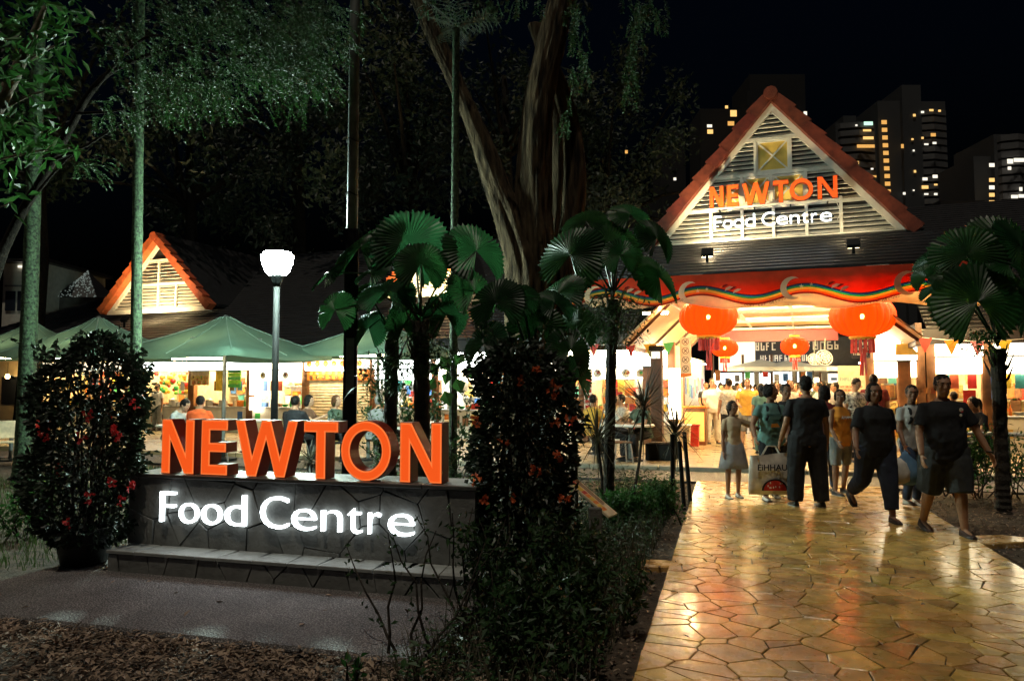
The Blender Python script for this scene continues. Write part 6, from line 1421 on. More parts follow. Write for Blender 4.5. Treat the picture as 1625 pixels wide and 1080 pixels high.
def make_person(name, label, loc, rz, H=1.7, wd=1., belly=0., fem=False, lean=0., hyaw=0., hpitch=0., legs=((0, 0, 3), (0, 0, 3)), arms=((0, 8, 10, 0), (0, 8, 10, 0)), top='c_black', sleeve=.62, bottom='c_black', blen=1.0, skirt=False, skin='skin_a', hair='short', hairm='hair_black', shoes='shoe_black', voxel=.011, seat=None, foot=(0, 0), straps=False, hem=.80, group=None, face=True, loose=1.0, zb=.0, twist=0.):
    """legs: (hip pitch, knee bend, spread) right,left; arms: (pitch, spread, elbow, inward); degrees; the figure faces -Y"""
    s = H/1.7; t = thing('person', label, 'person', loc, rz, group)
    hz = .90*s
    HX = .092*s*(.5+.5*wd)
    dirv = lambda p, ab, sd: Vector((sd*math.sin(ab), -math.sin(p)*math.cos(ab), -math.cos(p)*math.cos(ab)))
    J = {}
    for i, (sd, (p, k, ab)) in enumerate(zip((-1, 1), legs)):
        h = Vector((sd*HX, 0, hz)); kn = h+dirv(R(p), R(ab), sd)*.42*s; an = kn+dirv(R(p-k), R(ab*.5), sd)*.40*s; J['h', i], J['k', i], J['a', i] = h, kn, an
    low = min(J['a', 0].z-.075*s*math.cos(R(foot[0]))-.10*s*math.sin(R(max(0, foot[0]))), J['a', 1].z-.075*s*math.cos(R(foot[1]))-.10*s*math.sin(R(max(0, foot[1]))))
    dz = -low if seat is None else seat-(hz-.10*s)
    for k in J: J[k] = J[k]+Vector((0, 0, dz))
    hz += dz
    LM = Matrix.Translation((0, 0, hz)) @ Matrix.Rotation(R(twist), 4, 'Z') @ Matrix.Rotation(R(lean), 4, 'X') @ Matrix.Translation((0, 0, -hz))
    U = lambda v: LM @ Vector(v)
    z = lambda q: hz+(q-.90)*s
    sh = (.162 if fem else .185)*s*(.5+.5*wd); shz = 1.35
    # ---- arms
    A = {}
    for i, (sd, (p, ab, e, inn)) in enumerate(zip((-1, 1), arms)):
        S_ = Vector((sd*sh, 0, z(shz))); E_ = S_+dirv(R(p), R(ab), sd)*.285*s; W_ = E_+dirv(R(p+e), R(ab*.6-inn), sd)*.25*s; A[i] = (U(S_), U(E_), U(W_))
    tw, tb = wd, (.6+.4*wd)
    if fem: TR = [(.78, .10, .085, 0), (.84, .165, .115, .008), (.92, .172, .118, .008), (1.0, .148, .105, 0), (1.08, .132, .096, 0), (1.18, .142, .110, -.008), (1.27, .152, .122, -.014), (1.34, .142, .102, 0), (1.39, .108, .080, .006), (1.425, .068, .062, .01), (1.45, .055, .056, .012)]
    else: TR = [(.78, .10, .085, 0), (.84, .155, .11, .005), (.92, .160, .114, .003), (1.0, .152, .108, 0), (1.08, .152, .108, -.002), (1.18, .162, .116, -.004), (1.28, .172, .122, -.003), (1.35, .160, .108, .002), (1.395, .118, .082, .008), (1.43, .072, .064, .01), (1.455, .06, .06, .012)]
    bl = lambda q: belly*math.exp(-((q-1.02)/.13)**2)
    def torso(mb, add, lo, hi):
        rs = []
        for (q, a, b, yo) in TR:
            if q < lo or q > hi: continue
            aa = (a*tw if q < 1.36 else a*(.45+.55*tw))*s+add; bb = b*tb*s+add+bl(q)*s*.5; rs.append([U(v) for v in ring_at((0, yo*s-bl(q)*s*.5, z(q)), aa, bb)])
        mb.rings(rs)
    def limb(mb, pts, rad): mb.tube(pts, rad, 12)
    def densify(pts, rad, n=3):
        P_, Q = [], []
        for i in range(len(pts)-1):
            for k in range(n): f = k/n; P_.append(pts[i].lerp(pts[i+1], f)); Q.append(rad[i]+(rad[i+1]-rad[i])*f)
        return P_+[pts[-1]], Q+[rad[-1]]
    # ---- body
    mb = MB(); torso(mb, 0, 0, 9); lw = (.55+.45*wd)
    for i in (0, 1):
        h, k, a = J['h', i], J['k', i], J['a', i]; fa = R(foot[i])
        limb(mb, [h, h.lerp(k, .35), k, k.lerp(a, .3), k.lerp(a, .75), a], [q*s*lw for q in (.088, .080, .056, .056, .040, .036)])
        ft = Vector((0, -math.cos(fa), -math.sin(fa))); mb.tube([a+Vector((0, .03, -.02))*s, a+ft*.02*s+Vector((0, 0, -.03))*s, a+ft*.10*s+Vector((0, 0, -.045))*s, a+ft*.15*s+Vector((0, 0, -.050))*s], [.028*s, .030*s, .026*s, .014*s], 10)
        S_, E_, W_ = A[i]; sd = (-1, 1)[i]
        limb(mb, [U((sd*sh*.55, .005, z(1.36))), S_, S_.lerp(E_, .4), E_, E_.lerp(W_, .35), W_], [q*s*lw for q in (.046, .050, .045, .037, .036, .026)])
        # hand with five bent fingers
        d = (W_-E_).normalized(); inw = Vector((-sd, 0, 0)); inw = (inw-d*inw.dot(d)).normalized(); fw = d.cross(inw)*(-sd); fw = fw if fw.y < 0 or abs(fw.y) < .2 else -fw
        pc = W_+d*.045*s; mb.ell(pc, (.034*s, .016*s, .05*s), 10, 8, Matrix((fw, inw, d)).transposed())
        for q, (off, L) in enumerate(((-.026, .062), (-.009, .075), (.009, .08), (.026, .074))):
            b0 = W_+d*.085*s+fw*off*s; L *= s; d1 = (d+inw*.25).normalized(); d2 = (d+inw*.9).normalized(); b1 = b0+d1*L*.45; b2 = b1+d2*L*.35; mb.tube([b0-d*.02*s, b0, b1, b2, b2+(d2+inw*.5).normalized()*L*.2], [.0095*s, .0095*s, .009*s, .0082*s, .006*s], 7)
        tb0 = W_+d*.025*s+fw*.026*s; mb.tube([tb0, tb0+(fw*.8+d*.7)*.03*s, tb0+(fw*.7+d+inw*.3)*.045*s+inw*.01*s], [.012*s, .0105*s, .008*s], 7)
    # head
    nb = U((0, .012*s, z(1.43))); HM = Matrix.Translation(U((0, -.012*s, z(1.485)))) @ Matrix.Rotation(R(twist), 4, 'Z') @ Matrix.Rotation(R(lean*.5), 4, 'X') @ Matrix.Rotation(R(hyaw), 4, 'Z') @ Matrix.Rotation(R(hpitch), 4, 'X') @ Matrix.Translation((0, .0, .10*s))
    Hd = lambda x, y, zz: HM @ Vector((x*s, y*s, zz*s))
    mb.tube([U((0, .015*s, z(1.40))), U((0, .008*s, z(1.46))), Hd(0, .012, -.05)], [.058*s, .052*s, .052*s], 12)
    rs = []
    for (q, a, b, yo) in ((-.112, .022, .024, -.046), (-.100, .040, .042, -.036), (-.075, .054, .064, -.020), (-.04, .064, .080, -.006), (0, .071, .090, .0), (.035, .074, .094, .004), (.065, .071, .090, .006), (.09, .058, .075, .008), (.108, .036, .046, .008), (.116, .012, .014, .008)):
        rs.append([Hd(v.x, v.y, v.z) for v in ring_at((0, yo, q), a, b, 18, 2.15)])
    mb.rings(rs)
    HR = HM.to_3x3()
    mb.tube([Hd(0, -.084, .025), Hd(0, -.098, -.005), Hd(0, -.108, -.022), Hd(0, -.088, -.034)], [.007*s, .010*s, .015*s, .012*s], 8)
    mb.ell(Hd(0, -.086, .038), (.052*s, .012*s, .010*s), 10, 6, HR); mb.ell(Hd(0, -.090, -.062), (.024*s, .010*s, .010*s), 10, 6, HR)
    for sd in (-1, 1):
        mb.ell(Hd(sd*.075, .010, -.002), (.009*s, .02*s, .032*s), 8, 6, HR); mb.ell(Hd(sd*.04, -.068, -.02), (.022*s, .018*s, .022*s), 8, 6, HR)
    def rm(mb, nm, m, vx, smooth=4):
        o = mb.build(nm, m, t, True); r2 = o.modifiers.new('r', 'REMESH'); r2.mode = 'VOXEL'; r2.voxel_size = vx; r2.use_smooth_shade = True
        if smooth: sm = o.modifiers.new('s', 'SMOOTH'); sm.factor = .5; sm.iterations = smooth
        if nm in ('top', 'trousers', 'shorts', 'hair'):
            dm = o.modifiers.new('d', 'DISPLACE'); dm.texture = FOLD if nm != 'hair' else LOCKS; dm.texture_coords = 'LOCAL'; dm.strength = .022*s if nm != 'hair' else .022*s; dm.mid_level = .42
        PENDING.append((o, True)); return o
    rm(mb, 'body', skin, voxel*.85, 2)
    if face:
        for sd in (-1, 1):
            e = MB().ell(Hd(sd*.030, -.0865, .012), (.0125*s, .006*s, .0075*s), 10, 6, HR).build('eye', 'eye_white', t, True); MB().ell(Hd(sd*.030, -.0915, .012), (.006*s, .004*s, .006*s), 8, 6, HR).build('pupil', 'eye_dark', e, True)
            MB().ell(Hd(sd*.031, -.094, .030), (.018*s, .004*s, .0035*s), 8, 5, HR).build('eyebrow', hairm, t, True)
        MB().ell(Hd(0, -.0985, -.062), (.020*s, .004*s, .006*s), 10, 6, HR).build('mouth', 'lip', t, True)
    # ---- hair
    mb = MB(); mb.ell(Hd(0, .018, .034), (.083*s, .100*s, .098*s), 18, 12, HR)
    if hair in ('short',): mb.ell(Hd(0, .030, .0), (.078*s, .082*s, .075*s), 16, 10, HR)
    if hair in ('bob', 'pony', 'bun', 'long'):
        mb.ell(Hd(0, .032, .01), (.088*s, .090*s, .095*s), 16, 10, HR)
        for sd in (-1, 1): mb.ell(Hd(sd*.068, .0, .01), (.022*s, .05*s, .075*s), 10, 8, HR)
    if hair == 'bob':
        mb.ell(Hd(0, .04, -.05), (.092*s, .07*s, .085*s), 14, 8, HR)
        for sd in (-1, 1): mb.ell(Hd(sd*.075, .01, -.045), (.02*s, .045*s, .07*s), 10, 8, HR)
    if hair == 'pony': mb.tube([Hd(0, .10, .05), Hd(0, .15, .03), Hd(.01, .155, -.06), Hd(.01, .13, -.16)], [.022*s, .036*s, .03*s, .008*s], 10)
    if hair == 'bun': mb.ell(Hd(0, .125, .05), (.045*s, .042*s, .045*s), 12, 8, HR)
    if hair == 'long': mb.tube([Hd(0, .06, .02), Hd(0, .085, -.08), Hd(0, .09, -.2), Hd(0, .08, -.28)], [.08*s, .075*s, .06*s, .02*s], 12, flat=.6)
    if hair == 'cap': mb.lathe([(.09*s, -.01*s), (.094*s, .03*s), (.06*s, .09*s), (.01*s, .105*s)], 16, (0, 0, 0))
    rm(mb, 'hair', hairm, voxel*.9, 3)
    # ---- top
    mb = MB(); g = .016*s*loose; rs = []
    hm = hem+.0
    prof = [(hm, 1.0), (hm+.05, 1.0)]+[(q, 0) for q in (.92, 1.0, 1.08, 1.18, 1.27, 1.34, 1.395, 1.425) if q > hm+.06]
    def lerpT(q):
        for i in range(len(TR)-1):
            if TR[i][0] <= q <= TR[i+1][0]:
                f = (q-TR[i][0])/(TR[i+1][0]-TR[i][0]); return [TR[i][j]+(TR[i+1][j]-TR[i][j])*f for j in (1, 2, 3)]
        return TR[-1][1:] if q > 1 else TR[1][1:]
    wmax = max(lerpT(1.27)[0], .15)
    for q, fl_ in prof:
        a, b, yo = lerpT(q)
        if q < 1.25: a = max(a, wmax*(.90 if not fem else .84)+.0*fl_); b = max(b, .108)
        fx = .012*max(0, (1.2-q))*2
        aa = (a*tw if q < 1.36 else a*(.45+.55*tw))*s+g+fx; bb = b*tb*s+g+bl(max(q, .95))*s*.5+fx
        rs.append([U(v+Vector((.006*s*math.sin(i*2.3+q*30), .006*s*math.cos(i*1.7+q*23), 0))*(1 if q < 1.2 else .3)) for i, v in enumerate(ring_at((0, yo*s-bl(q)*s*.5, z(q)), aa, bb))])
    mb.rings(rs)
    if sleeve > 0:
        for i in (0, 1):
            S_, E_, W_ = A[i]; sd = (-1, 1)[i]; ss = U((sd*sh*.5, .005, z(1.362)))
            if sleeve <= 1: e2 = S_.lerp(E_, sleeve); limb(mb, [ss, S_, S_.lerp(e2, .5), e2], [q*s*lw*(.9+.1*loose) for q in (.050, .056, .060, .062)])
            else: limb(mb, [ss, S_, S_.lerp(E_, .5), E_, W_], [q*s*lw for q in (.050, .056, .055, .05, .04)])
    rm(mb, 'top', top, voxel, 3)
    # ---- bottom
    mb = MB(); g = .012*s
    if skirt:
        rs = []; n = 40
        for q, a, b in ((.99, .150, .110), (.92, .185, .14), (.80, .21, .165), (.66, .235, .19), (blen, .255, .21)):
            rs.append([U(Vector((math.cos(k*2*math.pi/n)*(a*s)*(1+(.05 if k % 2 else -.05)*(1-q)*2), math.sin(k*2*math.pi/n)*b*s*(1+(.05 if k % 2 else -.05)*(1-q)*2), z(q)))) for k in range(n)])
        mb.rings(rs); mb.build('skirt', bottom, t, True)
    else:
        torso(mb, g, .8, 1.03)
        for i in (0, 1):
            h, k, a = J['h', i], J['k', i], J['a', i]
            pts = [h+Vector((0, 0, .04*s)), h, h.lerp(k, .35), k, k.lerp(a, .3), k.lerp(a, .75), a+Vector((0, 0, .0))]; rad = [q*s*lw*loose+g for q in ((.092, .096, .092, .074, .072, .066, .062) if not fem else (.09, .092, .082, .062, .058, .046, .042))]
            P_, Q = densify(pts, rad, 4); tot = len(P_); n = max(4, int(round(2*4+(tot-1-8)*blen)))
            if n < tot and blen < .75: Q = [q*(1.10 if j > 6 else 1) for j, q in enumerate(Q)]
            limb(mb, P_[:n+1], Q[:n+1])
        rm(mb, 'shorts' if blen < .6 else 'trousers', bottom, voxel, 3)
    # ---- shoes
    for i in (0, 1):
        a = J['a', i]; fa = R(foot[i]); ft = Vector((0, -math.cos(fa), -math.sin(fa))); dn = Vector((0, math.sin(fa)*-1, -math.cos(fa))) if foot[i] else Vector((0, 0, -1)); sdv = Vector((1, 0, 0)); rs = []
        dn = ft.cross(sdv); dn = dn if dn.z < 0 else -dn
        for (f, wv, h0, h1) in ((-.062, .024, .03, .075), (-.045, .036, .0, .078), (.0, .040, .0, .07), (.06, .043, .0, .055), (.11, .046, .0, .045), (.16, .042, .0, .036), (.195, .026, .006, .026)):
            c = a+ft*f*s; rs.append([c+sdv*(wv*s*x)+dn*((.078-(h0+(h1-h0)*yv))*s) for x, yv in ((-1, 0), (1, 0), (1.02, .4), (.7, .9), (0, 1), (-.7, .9), (-1.02, .4))])
        sh_ = MB().rings(rs).build('shoe', shoes, t, True); rs2 = []
        for (f, wv) in ((-.066, .026), (-.045, .038), (.0, .042), (.06, .045), (.11, .048), (.16, .044), (.198, .028)):
            c = a+ft*f*s; rs2.append([c+sdv*(wv*s*x)+dn*((.078-yv)*s) for x, yv in ((-1, -.002), (1, -.002), (1, .014), (-1, .014))])
        MB().rings(rs2).build('sole', 'shoe_black' if shoes != 'shoe_black' else 'grey', sh_)
    if straps:
        for sd in (-1, 1): MB().tube([U((sd*.075*s, .09*s, z(1.30))), U((sd*.085*s, .01*s, z(1.435))), U((sd*.085*s, -.105*s, z(1.36))), U((sd*.09*s, -.14*s, z(1.22))), U((sd*.13*s, -.05*s, z(1.08)))], .02*s, 8, flat=.4).build('strap', 'c_black', t)
        MB().bev(-.14*s, .14*s, .10*s, .22*s, z(1.0), z(1.40), .04).build('backpack', 'c_black', t)
    return t, A, J
def on_ground(u, v): p = gp(u, v, .028); return Vector((p.x, p.y, .028))
FACE = lambda loc: math.atan2(loc[0], -loc[1])*0+math.atan2(-loc[0], loc[1])*-1*-1      # turn a figure to look at the camera
# ---- foreground walkers
L_ = on_ground(1165, 789)
girl, gA, _ = make_person('person', 'girl in beige tee and grey pleated skirt holding an older woman by the arm', L_, .05, 1.36, .80, fem=True, legs=((3, 4, 3), (-4, 4, 2)), arms=((2, 8, 12, 0), (28, 62, 18, -10)), top='c_beige', bottom='c_skirt', skirt=True, blen=.52, hair='pony', hyaw=15, shoes='shoe_white', hem=.84, skin='skin_b')
L_ = on_ground(1226, 792)
wom, wA, _ = make_person('person', 'woman in teal-grey top with backpack straps carrying a large printed tote', L_, 0, 1.60, 1.08, fem=True, legs=((8, 6, 3), (-10, 14, 2)), foot=(0, 12), arms=((12, 26, 38, 10), (8, 14, 40, 28)), top='c_teal', bottom='c_black', blen=1.0, hair='bun', hyaw=55, shoes='shoe_white', straps=True, skin='skin_b', sleeve=.5)
L_ = on_ground(1250, 778)
make_person('person', 'boy in dark tee standing between the tote woman and the broad man', L_, .0, 1.60, .85, legs=((2, 4, 3), (-3, 6, 3)), top='c_black', bottom='c_black', hair='short', skin='skin_b', hpitch=8)
L_ = on_ground(1283, 803)
make_person('person', 'broad man in black tee and black trousers seen from behind', L_, R(180), 1.70, 1.2, .03, legs=((-2, 3, 5), (3, 3, 6)), arms=((4, 13, 14, 0), (4, 13, 22, 0)), top='c_black', bottom='c_black', hair='short', shoes='shoe_black', loose=1.25, face=False, skin='skin_a')
L_ = on_ground(1312, 780)
make_person('person', 'woman in maroon top and jeans half hidden by the broad man', L_, R(170), 1.58, .95, fem=True, legs=((4, 4, 2), (-6, 8, 2)), top='c_maroon', bottom='c_denim', hair='bob', face=False, skin='skin_a')
L_ = on_ground(1336, 784)
ora, oA, _ = make_person('person', 'woman in orange sleeveless top and grey shorts with ponytail', L_, .25, 1.52, .95, fem=True, legs=((4, 4, 5), (-6, 8, 5)), arms=((10, 12, 30, 8), (-6, 12, 10, 0)), top='c_orange', sleeve=0, bottom='c_grey', blen=.26, hair='pony', hyaw=-35, shoes='shoe_black', skin='skin_b')
L_ = on_ground(1392, 824)
blk, bA, _ = make_person('person', 'woman in loose black tee and cropped trousers walking towards the path end', L_, -.05, 1.62, 1.16, .05, True, legs=((-18, 42, 2), (14, 6, 2)), foot=(38, 0), arms=((18, 20, 24, 0), (-14, 12, 14, 0)), top='c_black', sleeve=.8, bottom='c_navy', blen=.80, hair='bob', shoes='shoe_brown', loose=1.4, skin='skin_b')
L_ = on_ground(1452, 803)
vst, vA, _ = make_person('person', 'woman in light grey polo with shoulder straps and jeans carrying a pale bag', L_, .05, 1.58, 1.02, fem=True, legs=((14, 30, 2), (-8, 6, 2)), foot=(-5, 10), arms=((8, 10, 30, 0), (4, 12, 30, 8)), top='c_lgrey', sleeve=.55, bottom='c_denim', hair='short', shoes='shoe_white', straps=True, skin='skin_b', hyaw=-20)
L_ = on_ground(1503, 846)
man, mA, _ = make_person('person', 'big man in black tee and dark shorts walking on the right edge of the path', L_, -.08, 1.70, 1.2, .05, legs=((-12, 10, 3), (10, 4, 2)), foot=(14, 0), arms=((10, 15, 18, 2), (12, 24, 14, 0)), top='c_black', sleeve=.72, bottom='c_grey2', blen=.33, hair='short', shoes='shoe_brown', loose=1.3, hyaw=-8, skin='skin_a')
# prints and things they carry
def print_on(o, M_, z0, rows, m, size): pass
tt = thing('tote_bag', 'large white tote bag with black lettering and a red halfmoon print', 'bag', Vector((wom.location.x, wom.location.y, 0)))
wc = at(1224, 752, wom.location.y-.22)-tt.location; bw, bh = .31, .27
vs = []; n = 12
for sgn, yo in ((-1, -.05), (1, .05)):
    for j in range(7):
        for i in range(n+1):
            x = -bw+2*bw*i/n; z = -bh+2*bh*j/6; pinch = 1-.10*(j/6)**2; bul = .05*math.cos(x/bw*1.4)*math.sin(math.pi*(j+.4)/7.2)+.012*noise.noise(Vector((x*9, z*9, sgn)))
            vs.append((wc.x+x*pinch, wc.y+sgn*(.012+bul), wc.z+z+.02*math.sin(x*7)*(j/6)))
N1 = n+1; f = []
for b in (0, 7*N1): f += [(b+j*N1+i, b+j*N1+i+1, b+(j+1)*N1+i+1, b+(j+1)*N1+i) for j in range(6) for i in range(n)]
for j in range(6):
    for i in (0, n): f.append((j*N1+i, (j+1)*N1+i, 7*N1+(j+1)*N1+i, 7*N1+j*N1+i))
f += [(i, i+1, 7*N1+i+1, 7*N1+i) for i in range(n)]
MB().add(vs, f).build('bag_body', 'c_white', tt, True)
for sgn in (-1, 1): MB().tube([wc+Vector((-.13, sgn*.02, bh-.03)), wc+Vector((-.05, sgn*.02, bh+.11)), wc+Vector((.06, sgn*.02, bh+.11)), wc+Vector((.13, sgn*.02, bh-.03))], .012, 6, flat=.5).build('handle', 'c_white', tt)
text('EiHHAU', .115, 'black', tt, wc.x-.01, wc.y-.078, wc.z+.06, 'lettering', .002, align='CENTER', bevel=.002)
yy_ = wc.y-.079
half = lambda r0, sx: [(wc.x+.02+math.cos(R(180*i/16))*r0*sx, wc.z-.21+math.sin(R(180*i/16))*r0) for i in range(17)]
MB().prism(half(.155, 1.15), yy_, yy_+.004).build('print_outline', 'black', tt); MB().prism(half(.135, 1.13), yy_-.003, yy_-.0005).build('print_moon', 'red', tt)
q = random.Random(4)
for k in range(9): MB().ell((wc.x+.02+q.uniform(-.11, .11), yy_-.004, wc.z-.18+q.uniform(0, .08)), (.009, .002, .014), 7, 5).build('print_seed', 'white', tt)
p = mA[0][0]; 
mp = man
for (dx, dzz, m_, rad) in ((.10, 1.29, 'c_white', .022), (.108, 1.275, 'red', .014), (.095, 1.235, 'c_white', .015)):
    ring_ = MB().lathe([(rad, 0), (rad*.8, .004)], 8).xf(Matrix.Translation((dx, -.182, dzz+.03)) @ Matrix.Rotation(R(90), 4, 'X')); ring_.build('chest_print', m_, mp)
o_ = text('AMAMU', .055, 'c_white', ora, -.10, -.165, 1.10, 'lettering', .002)
MB().prism([(-.10, 1.10), (.07, 1.12), (.09, 1.18), (-.08, 1.16)], -.178, -.172).build('shirt_print', 'c_teal', wom); MB().prism([(-.06, 1.0), (.06, 1.01), (.03, 1.06), (-.05, 1.05)], -.176, -.170).build('shirt_print', 'c_orange', wom)
t = thing('shopping_bag', 'pale blue-grey plastic bag held by the woman in the grey polo', 'bag', Vector((vst.location.x, vst.location.y, 0)))
h_ = vst.matrix_basis @ vA[0][2] - t.location; c = h_+Vector((-.02, -.06, -.28)); mb = MB(); rs = []
for (zz, a, b) in ((-.22, .10, .05), (-.18, .17, .08), (-.05, .18, .09), (.08, .13, .07), (.16, .05, .04), (.2, .03, .03)): rs.append([c+Vector((math.cos(k*.524)*a*(1+.12*math.sin(k*2+zz*20)), math.sin(k*.524)*b, zz)) for k in range(12)])
mb.rings(rs).build('bag_body', 'c_blue', t, True); MB().tube([c+Vector((0, 0, .2)), h_+Vector((0, 0, -.06))], .012, 6).build('handle', 'c_blue', t)
t = thing('shopping_bag', 'white carrier bag at the hip of the woman in loose black', 'bag', Vector((blk.location.x, blk.location.y, 0)))
h_ = blk.matrix_basis @ bA[1][2] - t.location; c = h_+Vector((.05, .02, -.20)); rs = []
for (zz, a, b) in ((-.16, .06, .04), (-.13, .13, .06), (-.02, .14, .07), (.08, .10, .05), (.14, .03, .03)): rs.append([c+Vector((math.cos(k*.524)*a, math.sin(k*.524)*b, zz)) for k in range(12)])
MB().rings(rs).build('bag_body', 'c_white', t, True); MB().tube([c+Vector((0, 0, .13)), h_+Vector((0, 0, -.05))], .012, 6).build('handle', 'c_white', t)
MB().tube([mA[1][2]+Vector((math.cos(a)*.034, math.sin(a)*.034, .02)) for a in (i*.7 for i in range(10))], .008, 6).build('wristband', 'black', man)
# ---- people farther in: placed by head position
def far_person(label, u, vhead, Y, **k):
    """standing figure whose head top shows at (u,vhead); height follows from the floor"""
    p = at(u, vhead, Y); H = k.pop('H', None) or max(1.35, min(1.85, p.z-.08)); rz = k.pop('rz', 0)
    return make_person('person', label, Vector((p.x, Y, .08)), rz, H, voxel=.018, **k)
far_person('man in dark maroon shirt behind the woman in loose black', 1386, 596, 15.6, top='c_maroon', bottom='c_black', wd=1.2, rz=R(150), face=False, H=1.76)
far_person('man in patterned shirt looking down beside the passage board', 1356, 615, 15.2, top='c_pattern', bottom='c_black', wd=1.15, hpitch=25, rz=.3, H=1.68, skin='skin_c')
far_person('man with cropped hair behind the big walking man', 1513, 621, 14.5, top='c_brown', bottom='c_black', rz=R(180), face=False)
far_person('smiling woman with dark hair facing out of the passage', 1232, 611, 17.5, top='c_white', bottom='c_denim', fem=True, hair='bob', skin='skin_c', H=1.62)
far_person('smiling woman with brown hair next to the other smiling woman', 1253, 605, 17.8, top='c_white', bottom='c_black', fem=True, hair='bob', hairm='hair_brown', skin='skin_c', H=1.66)
far_person('man in white shirt standing at the left of the passage', 1130, 604, 20, top='c_white', bottom='c_white', wd=1.1, skin='skin_c', H=1.72, arms=((10, 10, 60, 10), (5, 8, 20, 0)))
far_person('person in striped pale shirt seen from behind in the passage', 1157, 606, 19, top='c_stripe', bottom='c_black', wd=1.3, rz=R(185), face=False, H=1.70)
far_person('man in yellow patterned shirt in the middle of the passage', 1186, 604, 18.5, top='c_yellow', bottom='c_grey', blen=.4, wd=1.2, skin='skin_c', H=1.7, rz=-.3, arms=((20, 10, 60, 20), (5, 10, 20, 0)))
far_person('woman in teal dress behind the tote woman', 1208, 618, 17, top='c_teal', bottom='c_teal', fem=True, hair='long', rz=R(160), face=False, H=1.58)
rr = random.Random(31)
crowd = [(1120, 606, 24, 'c_black', 'at the left column of the passage'), (1143, 607, 26, 'c_navy', 'behind the man in white'), (1170, 610, 27, 'c_grey', 'under the left small lantern'), (1178, 612, 24, 'c_maroon', 'beside the yellow shirt'), (1198, 610, 27, 'c_black', 'right of the yellow shirt'), (1216, 608, 29, 'c_denim', 'under the far parasol'), (1242, 609, 25, 'c_brown', 'between the smiling women'), (1268, 606, 27, 'c_lgrey', 'left of the broad man head'), (1275, 604, 22, 'c_orange', 'in bright orange behind the broad man'), (1294, 607, 24, 'c_green', 'with dark shirt by the fans'), (1305, 604, 21, 'c_black', 'in black near the notice board'), (1318, 608, 26, 'c_white', 'in white beside the notice board'), (1330, 606, 23, 'c_navy', 'in navy at the notice board edge'), (1190, 609, 30, 'c_teal', 'small and teal far in the court'), (1150, 609, 30, 'c_beige', 'in beige far at the left of the court'), (1226, 609, 31, 'c_maroon', 'in maroon far in the court'), (1258, 609, 31, 'c_black', 'in black far in the court'), (1285, 609, 31, 'c_grey', 'in grey far in the court'), (1135, 609, 29, 'c_yellow', 'in yellow far at the left'), (1164, 611, 22, 'c_hot', 'in bright red-orange under the left small lantern'), (1203, 612, 21, 'c_blue', 'in sky blue right of the yellow patterned shirt'), (1222, 610, 23, 'c_stripe', 'in pale stripes behind the tote woman'), (1238, 608, 28, 'c_pattern', 'in a patterned shirt far behind the smiling women'), (1262, 607, 20, 'c_maroon', 'in maroon just left of the broad man head'), (1298, 606, 19, 'c_lgrey', 'in pale grey just right of the broad man head'), (1312, 607, 29, 'c_hot', 'in bright red-orange far by the fans'), (1146, 610, 23, 'c_blue', 'in sky blue beside the man in white'), (1127, 608, 27, 'c_teal', 'in teal far behind the man in white'), (1325, 607, 18.5, 'c_skirt', 'in mid grey before the notice board')]
protos = []
for k, (u, v, Y, col, wh) in enumerate(crowd):
    names = {'c_black': 'black', 'c_navy': 'navy', 'c_grey': 'grey', 'c_maroon': 'maroon', 'c_denim': 'blue', 'c_brown': 'brown', 'c_lgrey': 'pale grey', 'c_orange': 'orange', 'c_green': 'dark green', 'c_white': 'white', 'c_teal': 'teal', 'c_beige': 'beige', 'c_yellow': 'yellow', 'c_hot': 'red', 'c_blue': 'sky blue', 'c_stripe': 'stripes', 'c_pattern': 'pattern', 'c_skirt': 'mid grey'}
    lab = 'distant diner in %s %s' % (names[col], wh) if not wh.startswith('in ') else 'distant diner '+wh
    if k < 4:
        pr, _, _ = far_person(lab, u, v, Y, top=col, bottom=('c_black', 'c_denim', 'c_grey', 'c_black')[k], fem=k % 2 == 1, hair=('short', 'bob', 'short', 'pony')[k], wd=(1, .95, 1.15, .95)[k], rz=(0, R(170), R(60), R(-80))[k], H=1.64, arms=((10, 10, 40, 10), (0, 10, 15, 0)), skin=('skin_a', 'skin_c')[k % 2]); protos.append(pr)
    else: protos.append(('copy', k % 4, lab, at(u, v, Y), Y, col))
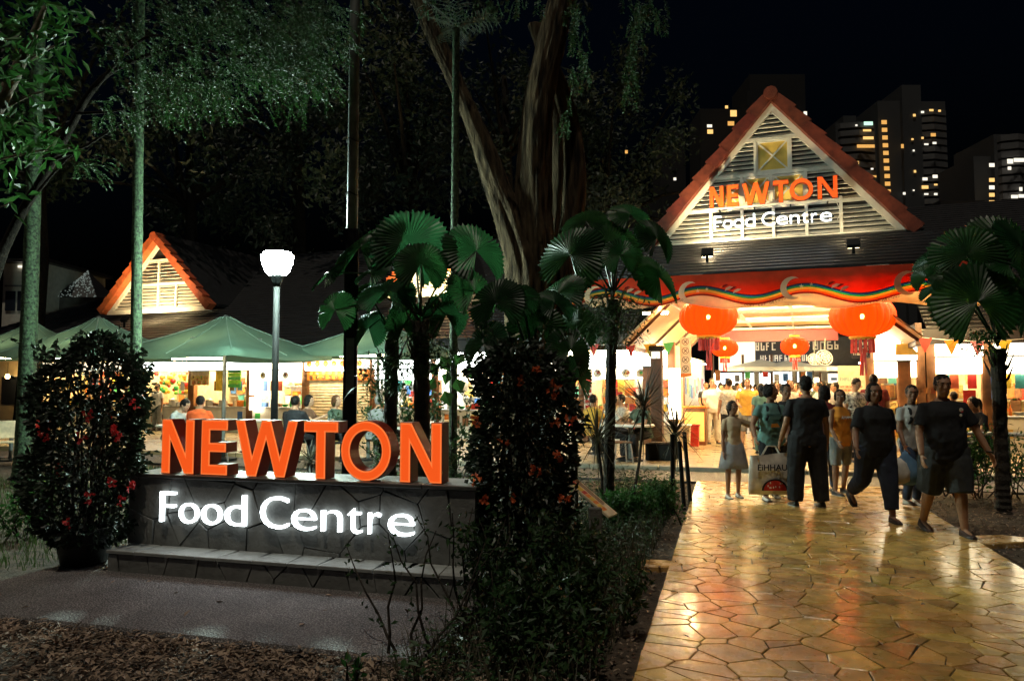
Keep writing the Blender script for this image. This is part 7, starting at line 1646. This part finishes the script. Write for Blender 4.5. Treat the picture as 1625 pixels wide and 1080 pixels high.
# ---- seated diners
def sit(label, u, v, Y, rz, top, **k):
    p = at(u, v, Y); zf = .075; seat_h = .45; H = 1.68
    return make_person('person', label, Vector((p.x, Y, zf)), rz, H, legs=((82, 84, 8), (82, 84, 8)), seat=seat_h, top=top, bottom=k.pop('bottom', 'c_black'), arms=k.pop('arms', ((38, 10, 60, 15), (38, 10, 60, 15))), voxel=.017, **k)
sit('diner in pale grey shirt bending over his food beneath the widest parasol', 272, 640, 14.9, R(75), 'c_lgrey', lean=26, hpitch=20, skin='skin_c')
sit('diner in bright orange tee seen from behind', 313, 640, 14.7, R(175), 'c_hot', lean=12, face=False, wd=1.15)
sit('diner in black tee seated with back turned behind the W', 465, 640, 14.4, R(165), 'c_black', lean=8, face=False, wd=1.15)
sit('woman raising a phone at the table behind the W', 484, 640, 15.4, R(75), 'c_brown', lean=8, fem=True, hair='bob', arms=((60, 10, 60, 10), (38, 10, 60, 15)), skin='skin_c')
sit('older woman in dark jacket over white behind the T', 531, 640, 15.2, R(60), 'c_green', lean=4, fem=True, hair='bob', hairm='hair_brown', skin='skin_c')
sit('grey-haired diner in grey tee behind the O', 596, 640, 14.9, R(150), 'c_grey', lean=10, face=False, hairm='hair_grey', wd=1.2)
sit('diner in white facing the table behind the last N', 632, 640, 15.8, R(-60), 'c_white', lean=10, skin='skin_c')
sit('woman in black with ponytail seated right of the big walking man', 1556, 650, 13.3, R(-75), 'c_black', lean=12, fem=True, hair='pony', skin='skin_c', hpitch=12)
sit('diner in yellow at the left of the noodle stall tables', 938, 640, 16.2, R(140), 'c_yellow', lean=8, face=False)
sit('diner in white with long hair before the noodle stall', 965, 640, 15.6, R(100), 'c_white', fem=True, hair='long', lean=10, skin='skin_c')
sit('diner in pale stripes behind the thin palm trunk', 990, 640, 16.4, R(-80), 'c_stripe', lean=6, skin='skin_c')
sit('diner in dark green before the noodle menu', 1022, 640, 15.6, R(-60), 'c_green', lean=10, wd=1.2, skin='skin_c')
far_person('cook standing behind the fruit stall counter', 250, 625, 25.6, top='c_white', bottom='c_grey', H=1.6, rz=-.3)
settle()
for q in protos:
    if isinstance(q, tuple):
        _, k, lab, p, Y, col = q; src = protos[k]; c = dup(src, (p.x, Y, .08), rr.uniform(-3, 3), lab); s = max(.9, min(1.12, (p.z-.08)/1.64)); c.scale = (s, s, s)
        for ch in c.children:
            if ch.name.startswith('top'): remat(ch, col)
settle()
